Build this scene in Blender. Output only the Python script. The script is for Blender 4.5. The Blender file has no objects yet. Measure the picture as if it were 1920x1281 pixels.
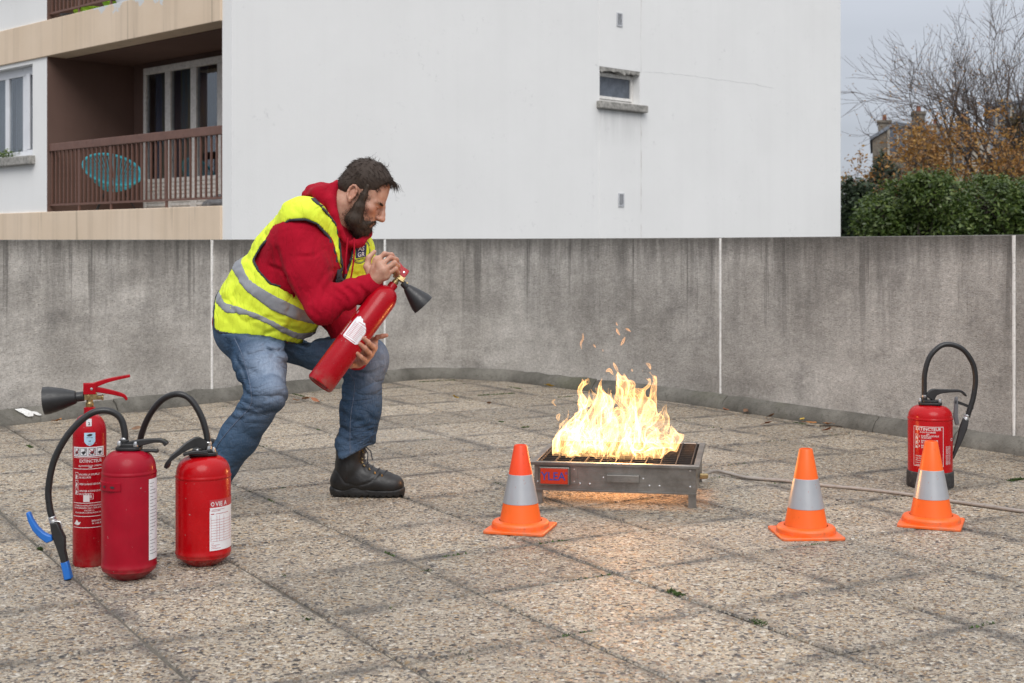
import bpy, math, random
import numpy as np
from mathutils import Vector, Matrix, Euler
from mathutils.bvhtree import BVHTree
random.seed(7)
RNG = np.random.default_rng(11)
scene = bpy.context.scene
COL = scene.collection
R = math.radians

# ------------------------------------------------------------------ camera, world, sun, exposure
CAM_Z, FPX, HOR = 1.05, 2568.0, 459.0          # lens constants measured on the photograph (1920 px wide)
cam_d = bpy.data.cameras.new('camera')
cam = bpy.data.objects.new('camera', cam_d)
COL.objects.link(cam)
cam.location = (0, 0, CAM_Z)
cam.rotation_euler = (R(90), 0, 0)
cam_d.sensor_width = 36
cam_d.lens = 36 * FPX / 1920
cam_d.shift_y = -(640.5 - HOR) / 1920
cam_d.clip_start, cam_d.clip_end = 0.1, 3000
cam_d.dof.use_dof = True
cam_d.dof.focus_distance = 5.5
cam_d.dof.aperture_fstop = 7.1
scene.camera = cam

world = bpy.data.worlds.new('World')
scene.world = world
world.use_nodes = True
SUN_EL, SUN_AZ = R(44), R(174)                  # soft overcast sun, behind the camera
wn = world.node_tree
wn.nodes.clear()
w_out = wn.nodes.new('ShaderNodeOutputWorld')
w_bg = wn.nodes.new('ShaderNodeBackground')
w_sky = wn.nodes.new('ShaderNodeTexSky')
w_sky.sky_type = 'NISHITA'
w_sky.sun_disc = False
w_sky.sun_elevation = SUN_EL
w_sky.sun_rotation = SUN_AZ
w_tc = wn.nodes.new('ShaderNodeTexCoord')
w_sep = wn.nodes.new('ShaderNodeSeparateXYZ')
wn.links.new(w_tc.outputs['Generated'], w_sep.inputs[0])
w_rm = wn.nodes.new('ShaderNodeValToRGB')       # overcast layer: darker and bluer at the horizon, bright overhead
cr = w_rm.color_ramp
cr.elements[0].position, cr.elements[0].color = 0.0, (3.4, 3.65, 4.2, 1)
cr.elements[1].position, cr.elements[1].color = 0.22, (5.0, 5.22, 5.7, 1)
e = cr.elements.new(1.0); e.color = (12.2, 12.4, 12.9, 1)
wn.links.new(w_sep.outputs['Z'], w_rm.inputs[0])
w_map = wn.nodes.new('ShaderNodeMapping'); w_map.inputs['Scale'].default_value = (1.5, 1.5, 6)
wn.links.new(w_tc.outputs['Generated'], w_map.inputs[0])
w_nz = wn.nodes.new('ShaderNodeTexNoise'); w_nz.inputs['Scale'].default_value = 1.6; w_nz.inputs['Detail'].default_value = 5
wn.links.new(w_map.outputs[0], w_nz.inputs['Vector'])
w_mr = wn.nodes.new('ShaderNodeMapRange')
w_mr.inputs[1].default_value, w_mr.inputs[2].default_value = 0.3, 0.7
w_mr.inputs[3].default_value, w_mr.inputs[4].default_value = 0.86, 1.1
wn.links.new(w_nz.outputs[0], w_mr.inputs[0])
w_mul = wn.nodes.new('ShaderNodeVectorMath'); w_mul.operation = 'SCALE'
wn.links.new(w_rm.outputs[0], w_mul.inputs[0]); wn.links.new(w_mr.outputs[0], w_mul.inputs['Scale'])
w_mix = wn.nodes.new('ShaderNodeMix'); w_mix.data_type = 'RGBA'
w_mix.inputs[0].default_value = 0.93            # the cloud deck hides nearly all of the clear sky
wn.links.new(w_sky.outputs[0], w_mix.inputs[6]); wn.links.new(w_mul.outputs[0], w_mix.inputs[7])
wn.links.new(w_mix.outputs[2], w_bg.inputs[0])
w_bg.inputs[1].default_value = 0.095
wn.links.new(w_bg.outputs[0], w_out.inputs[0])

sun_d = bpy.data.lights.new('sun', 'SUN')
sun_d.energy = 1.4
sun_d.angle = R(38)
sun_d.color = (1, 0.97, 0.93)
sun = bpy.data.objects.new('sun', sun_d)
COL.objects.link(sun)
_sd = Vector((math.sin(SUN_AZ) * math.cos(SUN_EL), math.cos(SUN_AZ) * math.cos(SUN_EL), math.sin(SUN_EL)))
sun.rotation_euler = _sd.to_track_quat('Z', 'Y').to_euler()

scene.view_settings.view_transform = 'Standard'
scene.view_settings.look = 'None'
scene.view_settings.exposure = 0.45
scene.view_settings.gamma = 1.0
scene.cycles.max_bounces = 10
scene.cycles.transparent_max_bounces = 64
scene.cycles.sample_clamp_indirect = 6
scene.cycles.caustics_reflective = False
scene.cycles.caustics_refractive = False

# ------------------------------------------------------------------ helpers: places, tags, meshes
def at(px, py, Y):
    """the point of the place seen at that spot of the photograph at depth Y"""
    return np.array(((px - 960) / FPX * Y, Y, CAM_Z + (HOR - py) / FPX * Y))
def gnd(px, py):
    Y = FPX * CAM_Z / (py - HOR)
    return np.array(((px - 960) / FPX * Y, Y, 0.0))

def tag(o, label=None, cat=None, group=None, kind=None):
    if label: o['label'] = label
    if cat: o['category'] = cat
    if group: o['group'] = group
    if kind: o['kind'] = kind
    return o
def thing(name, label, cat, loc=(0, 0, 0), rz=0.0, group=None):
    o = bpy.data.objects.new(name, None)
    o.empty_display_size = 0.1
    COL.objects.link(o)
    o.location = loc
    o.rotation_euler = (0, 0, rz)
    return tag(o, label, cat, group)
def link(name, me, parent=None):
    o = bpy.data.objects.new(name, me)
    COL.objects.link(o)
    if parent: o.parent = parent
    return o
def copy_tree(o, parent=None):
    c = o.copy()
    COL.objects.link(c)
    c.parent = parent
    for ch in list(o.children):
        copy_tree(ch, c)
    return c
def smooth_sharp(me, ang=35):
    me.shade_smooth()
    if ang: me.set_sharp_from_angle(angle=R(ang))
def bevel(o, w, seg=2, ang=40):
    m = o.modifiers.new('bevel', 'BEVEL')
    m.width, m.segments, m.limit_method, m.angle_limit = w, seg, 'ANGLE', R(ang)
    return o

class MB:
    """collects shapes into one mesh"""
    def __init__(self): self.v, self.f, self.m = [], [], []
    def add(self, vs, fs, M=None, mi=0):
        if any(p is None for p in vs): return self
        b = len(self.v)
        for p in vs:
            p = Vector(p)
            self.v.append(tuple(M @ p) if M is not None else tuple(p))
        for f in fs:
            self.f.append(tuple(b + i for i in f)); self.m.append(mi)
        return self
    def box(self, x0, x1, y0, y1, z0, z1, M=None, mi=0):
        vs = [(x, y, z) for z in (z0, z1) for y in (y0, y1) for x in (x0, x1)]
        return self.add(vs, [(0, 2, 3, 1), (4, 5, 7, 6), (0, 1, 5, 4), (2, 6, 7, 3), (0, 4, 6, 2), (1, 3, 7, 5)], M, mi)
    def lathe(self, prof, n=32, M=None, mi=0, closed=True):
        vs, fs = [], []
        for r, z in prof:
            for k in range(n):
                a = 2 * math.pi * k / n
                vs.append((r * math.cos(a), r * math.sin(a), z))
        for i in range(len(prof) - 1):
            for k in range(n):
                k2 = (k + 1) % n
                fs.append((i * n + k, i * n + k2, (i + 1) * n + k2, (i + 1) * n + k))
        if closed:
            if prof[0][0] > 1e-6: fs.append(tuple(range(n))[::-1])
            if prof[-1][0] > 1e-6: fs.append(tuple((len(prof) - 1) * n + k for k in range(n)))
        return self.add(vs, fs, M, mi)
    def tube(self, pts, r, n=8, M=None, mi=0, caps=True):
        pts = [Vector(p) for p in pts]
        rs = r if isinstance(r, (list, tuple, np.ndarray)) else [r] * len(pts)
        vs, fs = [], []
        t0 = (pts[1] - pts[0]).normalized()
        up = Vector((0, 0, 1)) if abs(t0.z) < 0.9 else Vector((1, 0, 0))
        nx = t0.cross(up).normalized()
        for i, p in enumerate(pts):
            t = (pts[min(i + 1, len(pts) - 1)] - pts[max(i - 1, 0)])
            t = t.normalized() if t.length > 1e-9 else t0
            nx = (nx - t * nx.dot(t)).normalized()
            ny = t.cross(nx)
            for k in range(n):
                a = 2 * math.pi * k / n
                vs.append(p + (nx * math.cos(a) + ny * math.sin(a)) * rs[i])
        for i in range(len(pts) - 1):
            for k in range(n):
                k2 = (k + 1) % n
                fs.append((i * n + k, i * n + k2, (i + 1) * n + k2, (i + 1) * n + k))
        if caps:
            fs.append(tuple(range(n))[::-1]); fs.append(tuple((len(pts) - 1) * n + k for k in range(n)))
        return self.add(vs, fs, M, mi)
    def prism(self, poly, z0, z1, M=None, mi=0):
        n = len(poly)
        vs = [(x, y, z0) for x, y in poly] + [(x, y, z1) for x, y in poly]
        fs = [tuple(range(n))[::-1], tuple(range(n, 2 * n))]
        fs += [(i, (i + 1) % n, n + (i + 1) % n, n + i) for i in range(n)]
        return self.add(vs, fs, M, mi)
    def build(self, name, mat, parent=None, smooth=35, bev=0, org=None):
        me = bpy.data.meshes.new(name)
        v = np.array(self.v, dtype=np.float64)
        if org is not None: v = v - np.array(org)
        me.from_pydata(v.tolist(), [], self.f)
        mats = mat if isinstance(mat, (list, tuple)) else [mat]
        for m in mats: me.materials.append(m)
        if len(mats) > 1: me.polygons.foreach_set('material_index', self.m)
        if smooth: smooth_sharp(me, smooth)
        o = link(name, me, parent)
        if bev: bevel(o, bev)
        return o

def np_mesh(name, v, quads, mat, parent=None, org=None, smooth=True):
    """fast mesh of quads (or triangles) from arrays"""
    v = np.asarray(v, dtype=np.float32)
    if org is not None: v = v - np.array(org, dtype=np.float32)
    q = np.asarray(quads, dtype=np.int32)
    k = q.shape[1]
    me = bpy.data.meshes.new(name)
    me.vertices.add(len(v)); me.vertices.foreach_set('co', v.ravel())
    me.loops.add(q.size); me.loops.foreach_set('vertex_index', q.ravel())
    me.polygons.add(len(q))
    me.polygons.foreach_set('loop_start', np.arange(0, q.size, k, dtype=np.int32))
    me.polygons.foreach_set('loop_total', np.full(len(q), k, dtype=np.int32))
    me.update(calc_edges=True)
    me.validate()
    if smooth: me.shade_smooth()
    me.materials.append(mat)
    return link(name, me, parent)

def catmull(pts, n=8):
    P = [np.array(p, float) for p in pts]
    P = [2 * P[0] - P[1]] + P + [2 * P[-1] - P[-2]]
    out = []
    for i in range(1, len(P) - 2):
        for k in range(n):
            t = k / n
            a, b, c, d = P[i - 1], P[i], P[i + 1], P[i + 2]
            out.append(0.5 * ((2 * b) + (-a + c) * t + (2 * a - 5 * b + 4 * c - d) * t * t + (-a + 3 * b - 3 * c + d) * t ** 3))
    out.append(P[-2])
    return out

# ------------------------------------------------------------------ helpers: materials
class NT:
    def __init__(self, name):
        self.mat = bpy.data.materials.new(name)
        self.mat.use_nodes = True
        self.nt = self.mat.node_tree
        self.bsdf = self.nt.nodes['Principled BSDF']
        self.out = self.nt.nodes['Material Output']
    def n(self, typ, ins=None, **props):
        nd = self.nt.nodes.new('ShaderNode' + typ)
        for k, v in props.items(): setattr(nd, k, v)
        for k, v in (ins or {}).items():
            if isinstance(v, bpy.types.NodeSocket): self.nt.links.new(v, nd.inputs[k])
            else: nd.inputs[k].default_value = v
        return nd
    def l(self, a, b): self.nt.links.new(a, b)
    def coord(self, kind='Object', scale=(1, 1, 1), loc=None):
        if kind == 'World': s = self.n('NewGeometry').outputs['Position']
        else: s = self.n('TexCoord').outputs[kind]
        m = self.n('Mapping', {'Vector': s, 'Scale': scale})
        if loc is not None:
            if isinstance(loc, bpy.types.NodeSocket): self.l(loc, m.inputs['Location'])
            else: m.inputs['Location'].default_value = loc
        return m.outputs[0]
    def noise(self, vec, scale, detail=4, rough=0.55):
        return self.n('TexNoise', {'Vector': vec, 'Scale': scale, 'Detail': detail, 'Roughness': rough}).outputs[0]
    def rng(self, v, a, b, c=0.0, d=1.0):
        return self.n('MapRange', {0: v, 1: a, 2: b, 3: c, 4: d}).outputs[0]
    def math(self, op, a, b=0.0):
        return self.n('Math', {0: a, 1: b}, operation=op).outputs[0]
    def mix(self, f, a, b, blend='MIX'):
        nd = self.n('Mix', data_type='RGBA', blend_type=blend)
        for i, v in ((0, f), (6, a), (7, b)):
            if isinstance(v, bpy.types.NodeSocket): self.l(v, nd.inputs[i])
            elif i == 0: nd.inputs[0].default_value = v
            else: nd.inputs[i].default_value = (*v[:3], 1)
        return nd.outputs[2]
    def ramp(self, v, stops, interp='LINEAR'):
        nd = self.n('ValToRGB', {0: v}); cr = nd.color_ramp; cr.interpolation = interp
        while len(cr.elements) < len(stops): cr.elements.new(0.5)
        for e, (p, c) in zip(cr.elements, stops): e.position, e.color = p, (*c, 1)
        return nd.outputs[0]
    def bump(self, h, strength=0.3, dist=0.01):
        b = self.n('Bump', {'Height': h, 'Strength': strength, 'Distance': dist})
        self.l(b.outputs[0], self.bsdf.inputs['Normal'])
    def set(self, **kw):
        names = dict(col='Base Color', rough='Roughness', metal='Metallic', spec='Specular IOR Level', coat='Coat Weight',
                     coatr='Coat Roughness', trans='Transmission Weight', sheen='Sheen Weight', sss='Subsurface Weight', emit='Emission Color', emits='Emission Strength', alpha='Alpha')
        for k, v in kw.items():
            s = self.bsdf.inputs[names[k]]
            if isinstance(v, bpy.types.NodeSocket): self.l(v, s)
            elif k in ('col', 'emit'): s.default_value = (*v[:3], 1)
            else: s.default_value = v
        return self.mat

def simple(name, col, rough=0.5, metal=0.0, var=0.12, vs=12.0, bump=0.0, bs=200.0, kind='Object', rvar=0.1, dirt=None, **kw):
    """a plain surface with mottling, worn gloss and fine relief"""
    t = NT(name)
    c = t.coord(kind)
    nz = t.noise(c, vs, 5)
    col2 = tuple(min(1, x * (1 + var)) for x in col); col1 = tuple(x * (1 - var) for x in col)
    cc = t.mix(t.rng(nz, .3, .7), col1, col2)
    if dirt:
        dcol, amount = dirt
        d = t.noise(c, vs * 2.7, 8, .7)
        cc = t.mix(t.rng(d, .62 - amount * .3, .75), cc, dcol)
    t.set(col=cc, rough=t.rng(t.noise(c, vs * 3, 4), .3, .7, max(0, rough - rvar), min(1, rough + rvar)), metal=metal, **kw)
    if bump: t.bump(t.noise(c, bs, 4), bump, 0.002)
    return t.mat
# ================================================================== SETTING: terrace and its slabs
E2 = np.array((4340.0, 2568.0)); E2 /= np.linalg.norm(E2)      # the paving grid's two directions
E1 = np.array((-E2[1], E2[0]))
GRID_A = math.atan2(E2[1], E2[0])

def mat_slab():
    t = NT('exposed_aggregate')
    inf = t.n('ObjectInfo').outputs['Random']
    off = t.n('CombineXYZ', {0: t.math('MULTIPLY', inf, 37.0), 1: t.math('MULTIPLY', inf, 91.0), 2: 0.0}).outputs[0]
    c = t.coord('Object', loc=off)
    raw = t.coord('Object')
    warp = t.n('TexNoise', {'Vector': c, 'Scale': 60.0, 'Detail': 2})
    wv = t.n('VectorMath', {0: warp.outputs['Color'], 'Scale': 0.006}, operation='SCALE').outputs[0]
    cw = t.n('VectorMath', {0: c, 1: wv}, operation='ADD').outputs[0]
    v1 = t.n('TexVoronoi', {'Vector': cw, 'Scale': 74.0, 'Randomness': 1.0})
    e1 = t.n('TexVoronoi', {'Vector': cw, 'Scale': 74.0}, feature='DISTANCE_TO_EDGE')
    v2 = t.n('TexVoronoi', {'Vector': cw, 'Scale': 165.0})
    r1 = t.n('SeparateColor', {0: v1.outputs['Color']})
    r2 = t.n('SeparateColor', {0: v2.outputs['Color']})
    stones = [(0.0, (.03, .027, .026)), (.08, (.085, .072, .06)), (.17, (.23, .15, .085)), (.24, (.31, .25, .19)),
              (.38, (.40, .34, .265)), (.55, (.49, .42, .32)), (.70, (.42, .345, .25)), (.80, (.36, .245, .13)), (.88, (.58, .53, .45)), (.95, (.14, .13, .125))]
    c1 = t.ramp(r1.outputs[0], stones, 'CONSTANT')
    c2 = t.ramp(r2.outputs[1], stones, 'CONSTANT')
    big = t.math('GREATER_THAN', r1.outputs[2], 0.5)
    cs = t.mix(big, c2, c1)
    gap = t.rng(e1.outputs['Distance'], 0.0, 0.10)
    cs = t.mix(t.math('MULTIPLY', t.math('SUBTRACT', 1.0, gap), 0.65), cs, (.20, .175, .145))
    # weathering: lichen grey in broad patches over several slabs, grime creeping in from the joints
    wp = t.coord('World')
    patch = t.noise(wp, 0.9, 5, .6)
    cs = t.mix(t.rng(patch, .45, .75, 0, .30), cs, (.25, .235, .215))
    sep = t.n('SeparateXYZ', {0: raw})
    ax = t.math('ABSOLUTE', sep.outputs[0]); ay = t.math('ABSOLUTE', sep.outputs[1])
    edge = t.math('MAXIMUM', ax, ay)
    wob = t.noise(wp, 7.0, 5, .65)
    e = t.math('ADD', edge, t.math('MULTIPLY', t.math('SUBTRACT', wob, .5), .085))
    grime = t.math('MULTIPLY', t.rng(e, .190, .247), t.rng(t.noise(wp, 2.9, 4, .6), .40, .62, .14, .86))
    cs = t.mix(grime, cs, (.075, .07, .066))
    spots = t.rng(t.noise(wp, 3.1, 7, .72), .56, .74, 0, .6)
    cs = t.mix(spots, cs, (.13, .12, .108))
    wv2 = t.rng(inf, 0, 1, .94, 1.34)
    cs = t.mix(1.0, cs, t.n('CombineColor', {0: wv2, 1: wv2, 2: wv2}).outputs[0], 'MULTIPLY')
    t.set(col=cs, rough=t.rng(r1.outputs[1], 0, 1, .38, .8), spec=.4)
    h = t.math('ADD', t.rng(v1.outputs['Distance'], 0, .75, 1, 0), t.math('MULTIPLY', t.rng(v2.outputs['Distance'], 0, .7, 1, 0), .4))
    t.bump(h, 1.0, 0.009)
    return t.mat
M_SLAB = mat_slab()
M_BED = simple('joint_dirt', (.10, .088, .07), .95, var=.4, vs=30, bump=.8, bs=120)
M_STREET = simple('street_ground', (.12, .12, .115), .9, var=.2, vs=.6, bump=.3, bs=30)

# polyline of the parapet foot on the terrace (measured), left to right
FOOT = [(-4.90, 5.60), (-2.956, 7.906), (-1.987, 9.08), (-.953, 10.40), (-.78, 10.60), (-.60, 10.73), (-.42, 10.73), (-.012, 10.47), (1.0, 9.233),
        (1.335, 8.725), (2.025, 7.659), (2.522, 6.835), (3.55, 5.11)]
FOOT = [np.array(p) for p in FOOT]
TOPZ = [1.07, 1.079, 1.084, 1.094, 1.096, 1.098, 1.098, 1.097, 1.096, 1.096, 1.098, 1.101, 1.106]
def offset_line(pts, d):
    out = []
    for i, p in enumerate(pts):
        a = pts[max(i - 1, 0)]; b = pts[min(i + 1, len(pts) - 1)]
        t = (b - a) / np.linalg.norm(b - a)
        out.append(p + np.array((-t[1], t[0])) * d)     # to the left of travel = outward, away from the camera
    return out

gm = MB(); gm.add([(-1500, -300, -3.2), (1500, -300, -3.2), (1500, 2500, -3.2), (-1500, 2500, -3.2)], [(0, 1, 2, 3)])
tag(gm.build('ground', M_STREET, smooth=0), 'grey street level ground far below the terrace', 'ground', kind='structure')
outer = offset_line(FOOT, .30)
poly = [tuple(p) for p in outer] + [(3.55, -4.0), (-4.9, -4.0)]
tm = MB(); tm.prism(poly[::-1], -3.2, -.0042)
terrace = tm.build('terrace', M_BED, smooth=0)
tag(terrace, 'roof terrace paved with square exposed aggregate slabs', 'terrace', kind='structure')

def inside(p):
    x, y = p; c = False
    P = [tuple(q) for q in offset_line(FOOT, .10)] + [(3.55, -4.0), (-4.9, -4.0)]
    j = len(P) - 1
    for i in range(len(P)):
        if (P[i][1] > y) != (P[j][1] > y) and x < (P[j][0] - P[i][0]) * (y - P[i][1]) / (P[j][1] - P[i][1]) + P[i][0]: c = not c
        j = i
    return c
h = .2465
def slab_mesh():
    m = MB()
    b = .006
    top = [(-h + b, -h + b, 0), (h - b, -h + b, 0), (h - b, h - b, 0), (-h + b, h - b, 0)]
    mid = [(-h, -h, -b * .8), (h, -h, -b * .8), (h, h, -b * .8), (-h, h, -b * .8)]
    low = [(x, y, -.04) for x, y, _ in mid]
    fs = [(0, 1, 2, 3)]
    for k in range(4):
        k2 = (k + 1) % 4
        fs += [(4 + k, 4 + k2, k2, k), (8 + k, 8 + k2, 4 + k2, 4 + k)]
    m.add(top + mid + low, fs)
    return m
slab0 = slab_mesh().build('slab', M_SLAB, terrace, smooth=0)
first = True
def clip_poly(P, inside_f):
    return P
n_slab = 0
half_w = lambda y: y * 960 / FPX
for iu in range(-18, 20):
    for iv in range(-2, 26):
        u, v = 1.01 + .5 * (iu + .5), 3.592 + .5 * (iv - 4 + .5)
        c = E2 * u + E1 * v
        if c[1] < 2.35 or abs(c[0]) > half_w(c[1]) + 1.1: continue
        cs = [c + E2 * sx * .247 + E1 * sy * .247 for sx in (-1, 1) for sy in (-1, 1)]
        ins = [inside(q) for q in cs]
        if not any(ins): continue
        o = slab0 if first else slab0.copy()
        if not first: COL.objects.link(o); o.parent = terrace
        first = False
        o.location = (c[0] + RNG.normal(0, .0012), c[1] + RNG.normal(0, .0012), RNG.uniform(-.0005, .0022))
        o.rotation_euler = (RNG.normal(0, .0024), RNG.normal(0, .0024), GRID_A + RNG.normal(0, .004))
        n_slab += 1
print('slabs', n_slab)

# moss and dirt tufts in the joints: short clumps of tiny blades
M_MOSS = simple('moss', (.05, .085, .02), .9, var=.5, vs=60)
mv, mf = [], []
def tuft(c, d, length, n, hgt=.010, w=.007):
    for _ in range(n):
        p = c + d * RNG.uniform(-length / 2, length / 2) + np.array((-d[1], d[0])) * RNG.normal(0, w * .5)
        a = RNG.uniform(0, 6.283); s = RNG.uniform(.003, .008); hh = RNG.uniform(.3, 1) * hgt
        dx, dy = math.cos(a) * s, math.sin(a) * s
        b = len(mv)
        lx, ly = RNG.normal(0, .006, 2)
        mv.extend([(p[0] - dx, p[1] - dy, -.003), (p[0] + dx, p[1] + dy, -.003), (p[0] + dx * .4 + lx, p[1] + dy * .4 + ly, hh)])
        mf.append((b, b + 1, b + 2))
for px, py, along, ln, n in [(1268, 1113, 1, .075, 150), (1423, 1169, 1, .055, 110), (75, 1030, 1, .02, 90), (700, 805, 1, .05, 90), (1905, 900, 0, .10, 200), (55, 838, 1, .10, 140),
                             (1060, 745, 0, .12, 90), (930, 740, 0, .3, 160), (965, 728, 1, .2, 120), (1320, 760, 1, .25, 200), (560, 742, 1, .2, 120), (820, 715, 0, .3, 150), (1260, 748, 1, .2, 150),
                             (985, 802, 0, .04, 60), (940, 792, 1, .04, 60), (650, 770, 0, .06, 60), (1545, 780, 1, .08, 90), (1500, 795, 1, .1, 90)]:
    tuft(gnd(px, py)[:2], E1 if along else E2, ln, n)
for _ in range(170):   # thin lines of moss along random joints
    u = 1.01 + .5 * RNG.integers(-12, 16); v = RNG.uniform(2.4, 11)
    c = E2 * u + E1 * v if RNG.random() < .5 else E2 * RNG.uniform(-4, 8) + E1 * (3.592 + .5 * RNG.integers(-3, 15))
    if inside(c) and c[1] > 2.5: tuft(c, E1 if RNG.random() < .5 else E2, RNG.uniform(.03, .2), 14, .006, .008)
moss = np_mesh('moss', mv, mf, M_MOSS, None, smooth=False)
tag(moss, 'small green moss tufts growing in the paving joints', 'moss', kind='stuff')

# ================================================================== the concrete parapet
def mat_concrete():
    t = NT('stained_concrete')
    uv = t.coord('UV')
    sep = t.n('SeparateXYZ', {0: uv})
    z = sep.outputs[1]
    rnd = t.n('ObjectInfo').outputs['Random']
    base = t.mix(t.rng(t.noise(uv, 1.1, 7, .62), .40, .60), (.33, .315, .29), (.58, .56, .525))
    base = t.mix(t.rng(t.noise(t.coord('UV', (1.5, 7, 1)), 2.2, 6, .65), .45, .72, 0, .55), base, (.42, .40, .37))
    # rain streaks run down from the top edge
    st = t.noise(t.coord('UV', (5.5, .75, 1)), 1.0, 8, .68)
    st2 = t.noise(t.coord('UV', (24, 1.7, 1)), 1.0, 6, .65)
    down = t.rng(z, .25, 1.09)
    k = t.math('ADD', t.math('MULTIPLY', t.rng(st, .42, .68), .72), t.math('MULTIPLY', t.rng(st2, .45, .72), .34))
    k = t.math('MULTIPLY', k, t.math('POWER', down, .85))
    drip = t.math('MULTIPLY', t.rng(t.noise(t.coord('UV', (13, .38, 1)), 1.0, 5, .6), .55, .64), t.rng(t.math('ADD', z, t.math('MULTIPLY', st, .6)), .6, 1.25))
    k = t.math('MAXIMUM', k, t.math('MULTIPLY', drip, .8))
    pale = t.rng(t.noise(t.coord('UV', (1, 2.2, 1)), 1.7, 8, .7), .53, .66, 0, .55)
    base = t.mix(t.math('MULTIPLY', pale, t.rng(z, 1.0, .3)), base, (.64, .62, .585))
    base = t.mix(t.math('MULTIPLY', k, .95), base, (.085, .082, .077))
    top = t.rng(t.math('ADD', z, t.math('MULTIPLY', t.math('SUBTRACT', st2, .5), .16)), .94, 1.09)
    base = t.mix(t.math('MULTIPLY', top, .82), base, (.05, .048, .042))
    # damp foot and blotches
    bl = t.rng(t.noise(uv, 2.6, 8, .72), .54, .70, 0, .6)
    base = t.mix(bl, base, (.15, .145, .138))
    edge = t.rng(z, 1.075, 1.092)
    warmth = t.rng(rnd, 0, 1, 0, .22)
    base = t.mix(warmth, base, (.33, .305, .285))
    speck = t.rng(t.noise(uv, 48, 6, .75), .3, .7, .72, 1.22)
    blot = t.rng(t.noise(uv, 4.5, 8, .75), .3, .7, .80, 1.20)
    sb = t.math('MULTIPLY', speck, blot)
    base = t.mix(1.0, base, t.n('CombineColor', {0: sb, 1: sb, 2: sb}).outputs[0], 'MULTIPLY')
    pit = t.noise(uv, 110, 3, .7)
    base = t.mix(t.rng(pit, .58, .66, 0, .7), base, (.12, .115, .105))
    t.set(col=base, rough=.92, spec=.25)
    hgt = t.math('ADD', t.math('MULTIPLY', pit, .7), t.math('MULTIPLY', t.noise(uv, 26, 5, .65), .6))
    t.bump(hgt, .75, .012)
    return t.mat
M_CONC = mat_concrete()
M_SEAL = simple('white_sealant', (.74, .74, .72), .6, var=.08, vs=25, bump=.4, bs=60, dirt=((.35, .34, .31), .35))
def mat_cove():
    t = NT('mortar_cove')
    w = t.coord('World')
    c = t.mix(t.rng(t.noise(w, 3, 6, .65), .35, .68), (.085, .08, .068), (.21, .20, .175))
    c = t.mix(t.rng(t.noise(w, 40, 5, .7), .52, .7, 0, .6), c, (.06, .058, .045))
    c = t.mix(t.rng(t.noise(w, 1.4, 5), .55, .72, 0, .6), c, (.09, .095, .04))
    t.set(col=c, rough=.93)
    t.bump(t.noise(w, 70, 5, .7), .7, .01)
    return t.mat
M_COVE = mat_cove()

FACE = offset_line(FOOT, .055)
cum = [0.0]
for a, b in zip(FACE, FACE[1:]): cum.append(cum[-1] + float(np.linalg.norm(b - a)))
def along(s, d=0.0):
    s = min(max(s, 0), cum[-1] - 1e-6)
    i = max(k for k in range(len(cum) - 1) if cum[k] <= s)
    f = (s - cum[i]) / (cum[i + 1] - cum[i])
    L0 = offset_line(FACE, d) if d else FACE
    p = L0[i] * (1 - f) + L0[i + 1] * f
    return p, TOPZ[i] * (1 - f) + TOPZ[i + 1] * f
def s_of_px(px):
    best = min(np.linspace(0, cum[-1], 6000), key=lambda s: abs(along(s)[0][0] / along(s)[0][1] * FPX + 960 - px))
    return float(best)
parapet = thing('parapet_wall', 'grey rain-streaked concrete parapet wall behind the man and the fire', 'wall', (0, 10.7, 0))
PORG = (0, 10.7, 0)
joints = [s_of_px(p) for p in (398, 722, 1350, 1900)]
bounds = [0.0] + joints + [cum[-1]]
_out = offset_line(FACE, .16)
def ribbon(s0, s1, d0, d1, zlo, ztop, name, mat, uvm=True, bev=.006):
    ss = sorted({s0, s1} | {c for c in cum if s0 + .01 < c < s1 - .01} | set(np.linspace(s0, s1, max(2, int((s1 - s0) / .25)))))
    vs, fs, uv = [], [], []
    for s in ss:
        p, tz = along(s, d0); q, _ = along(s, d1)
        zt = tz + ztop
        vs += [(p[0], p[1], zlo), (p[0], p[1], zt), (q[0], q[1], zt), (q[0], q[1], zlo)]
        uv += [(s, zlo), (s, zt), (s, zt + d1 - d0), (s, zlo)]
    n = len(ss)
    for i in range(n - 1):
        for k in range(4):
            k2 = (k + 1) % 4
            fs.append((4 * i + k2, 4 * i + k, 4 * (i + 1) + k, 4 * (i + 1) + k2)[::-1])
    fs += [(0, 1, 2, 3), (4 * n - 1, 4 * n - 2, 4 * n - 3, 4 * n - 4)]
    m = MB(); m.add(vs, fs)
    o = m.build(name, mat, parapet, smooth=30, org=PORG)
    me = o.data
    ul = me.uv_layers.new(name='UVMap')
    for lp in me.loops: ul.data[lp.index].uv = uv[lp.vertex_index]
    import bmesh
    bm = bmesh.new(); bm.from_mesh(me); bmesh.ops.recalc_face_normals(bm, faces=bm.faces); bm.to_mesh(me); bm.free()
    if bev: bevel(o, bev, 2, 50)
    return o
for a, b in zip(bounds, bounds[1:]):
    ribbon(a + .011, b - .011, 0, .16, -.3, 0, 'panel', M_CONC)
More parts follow.
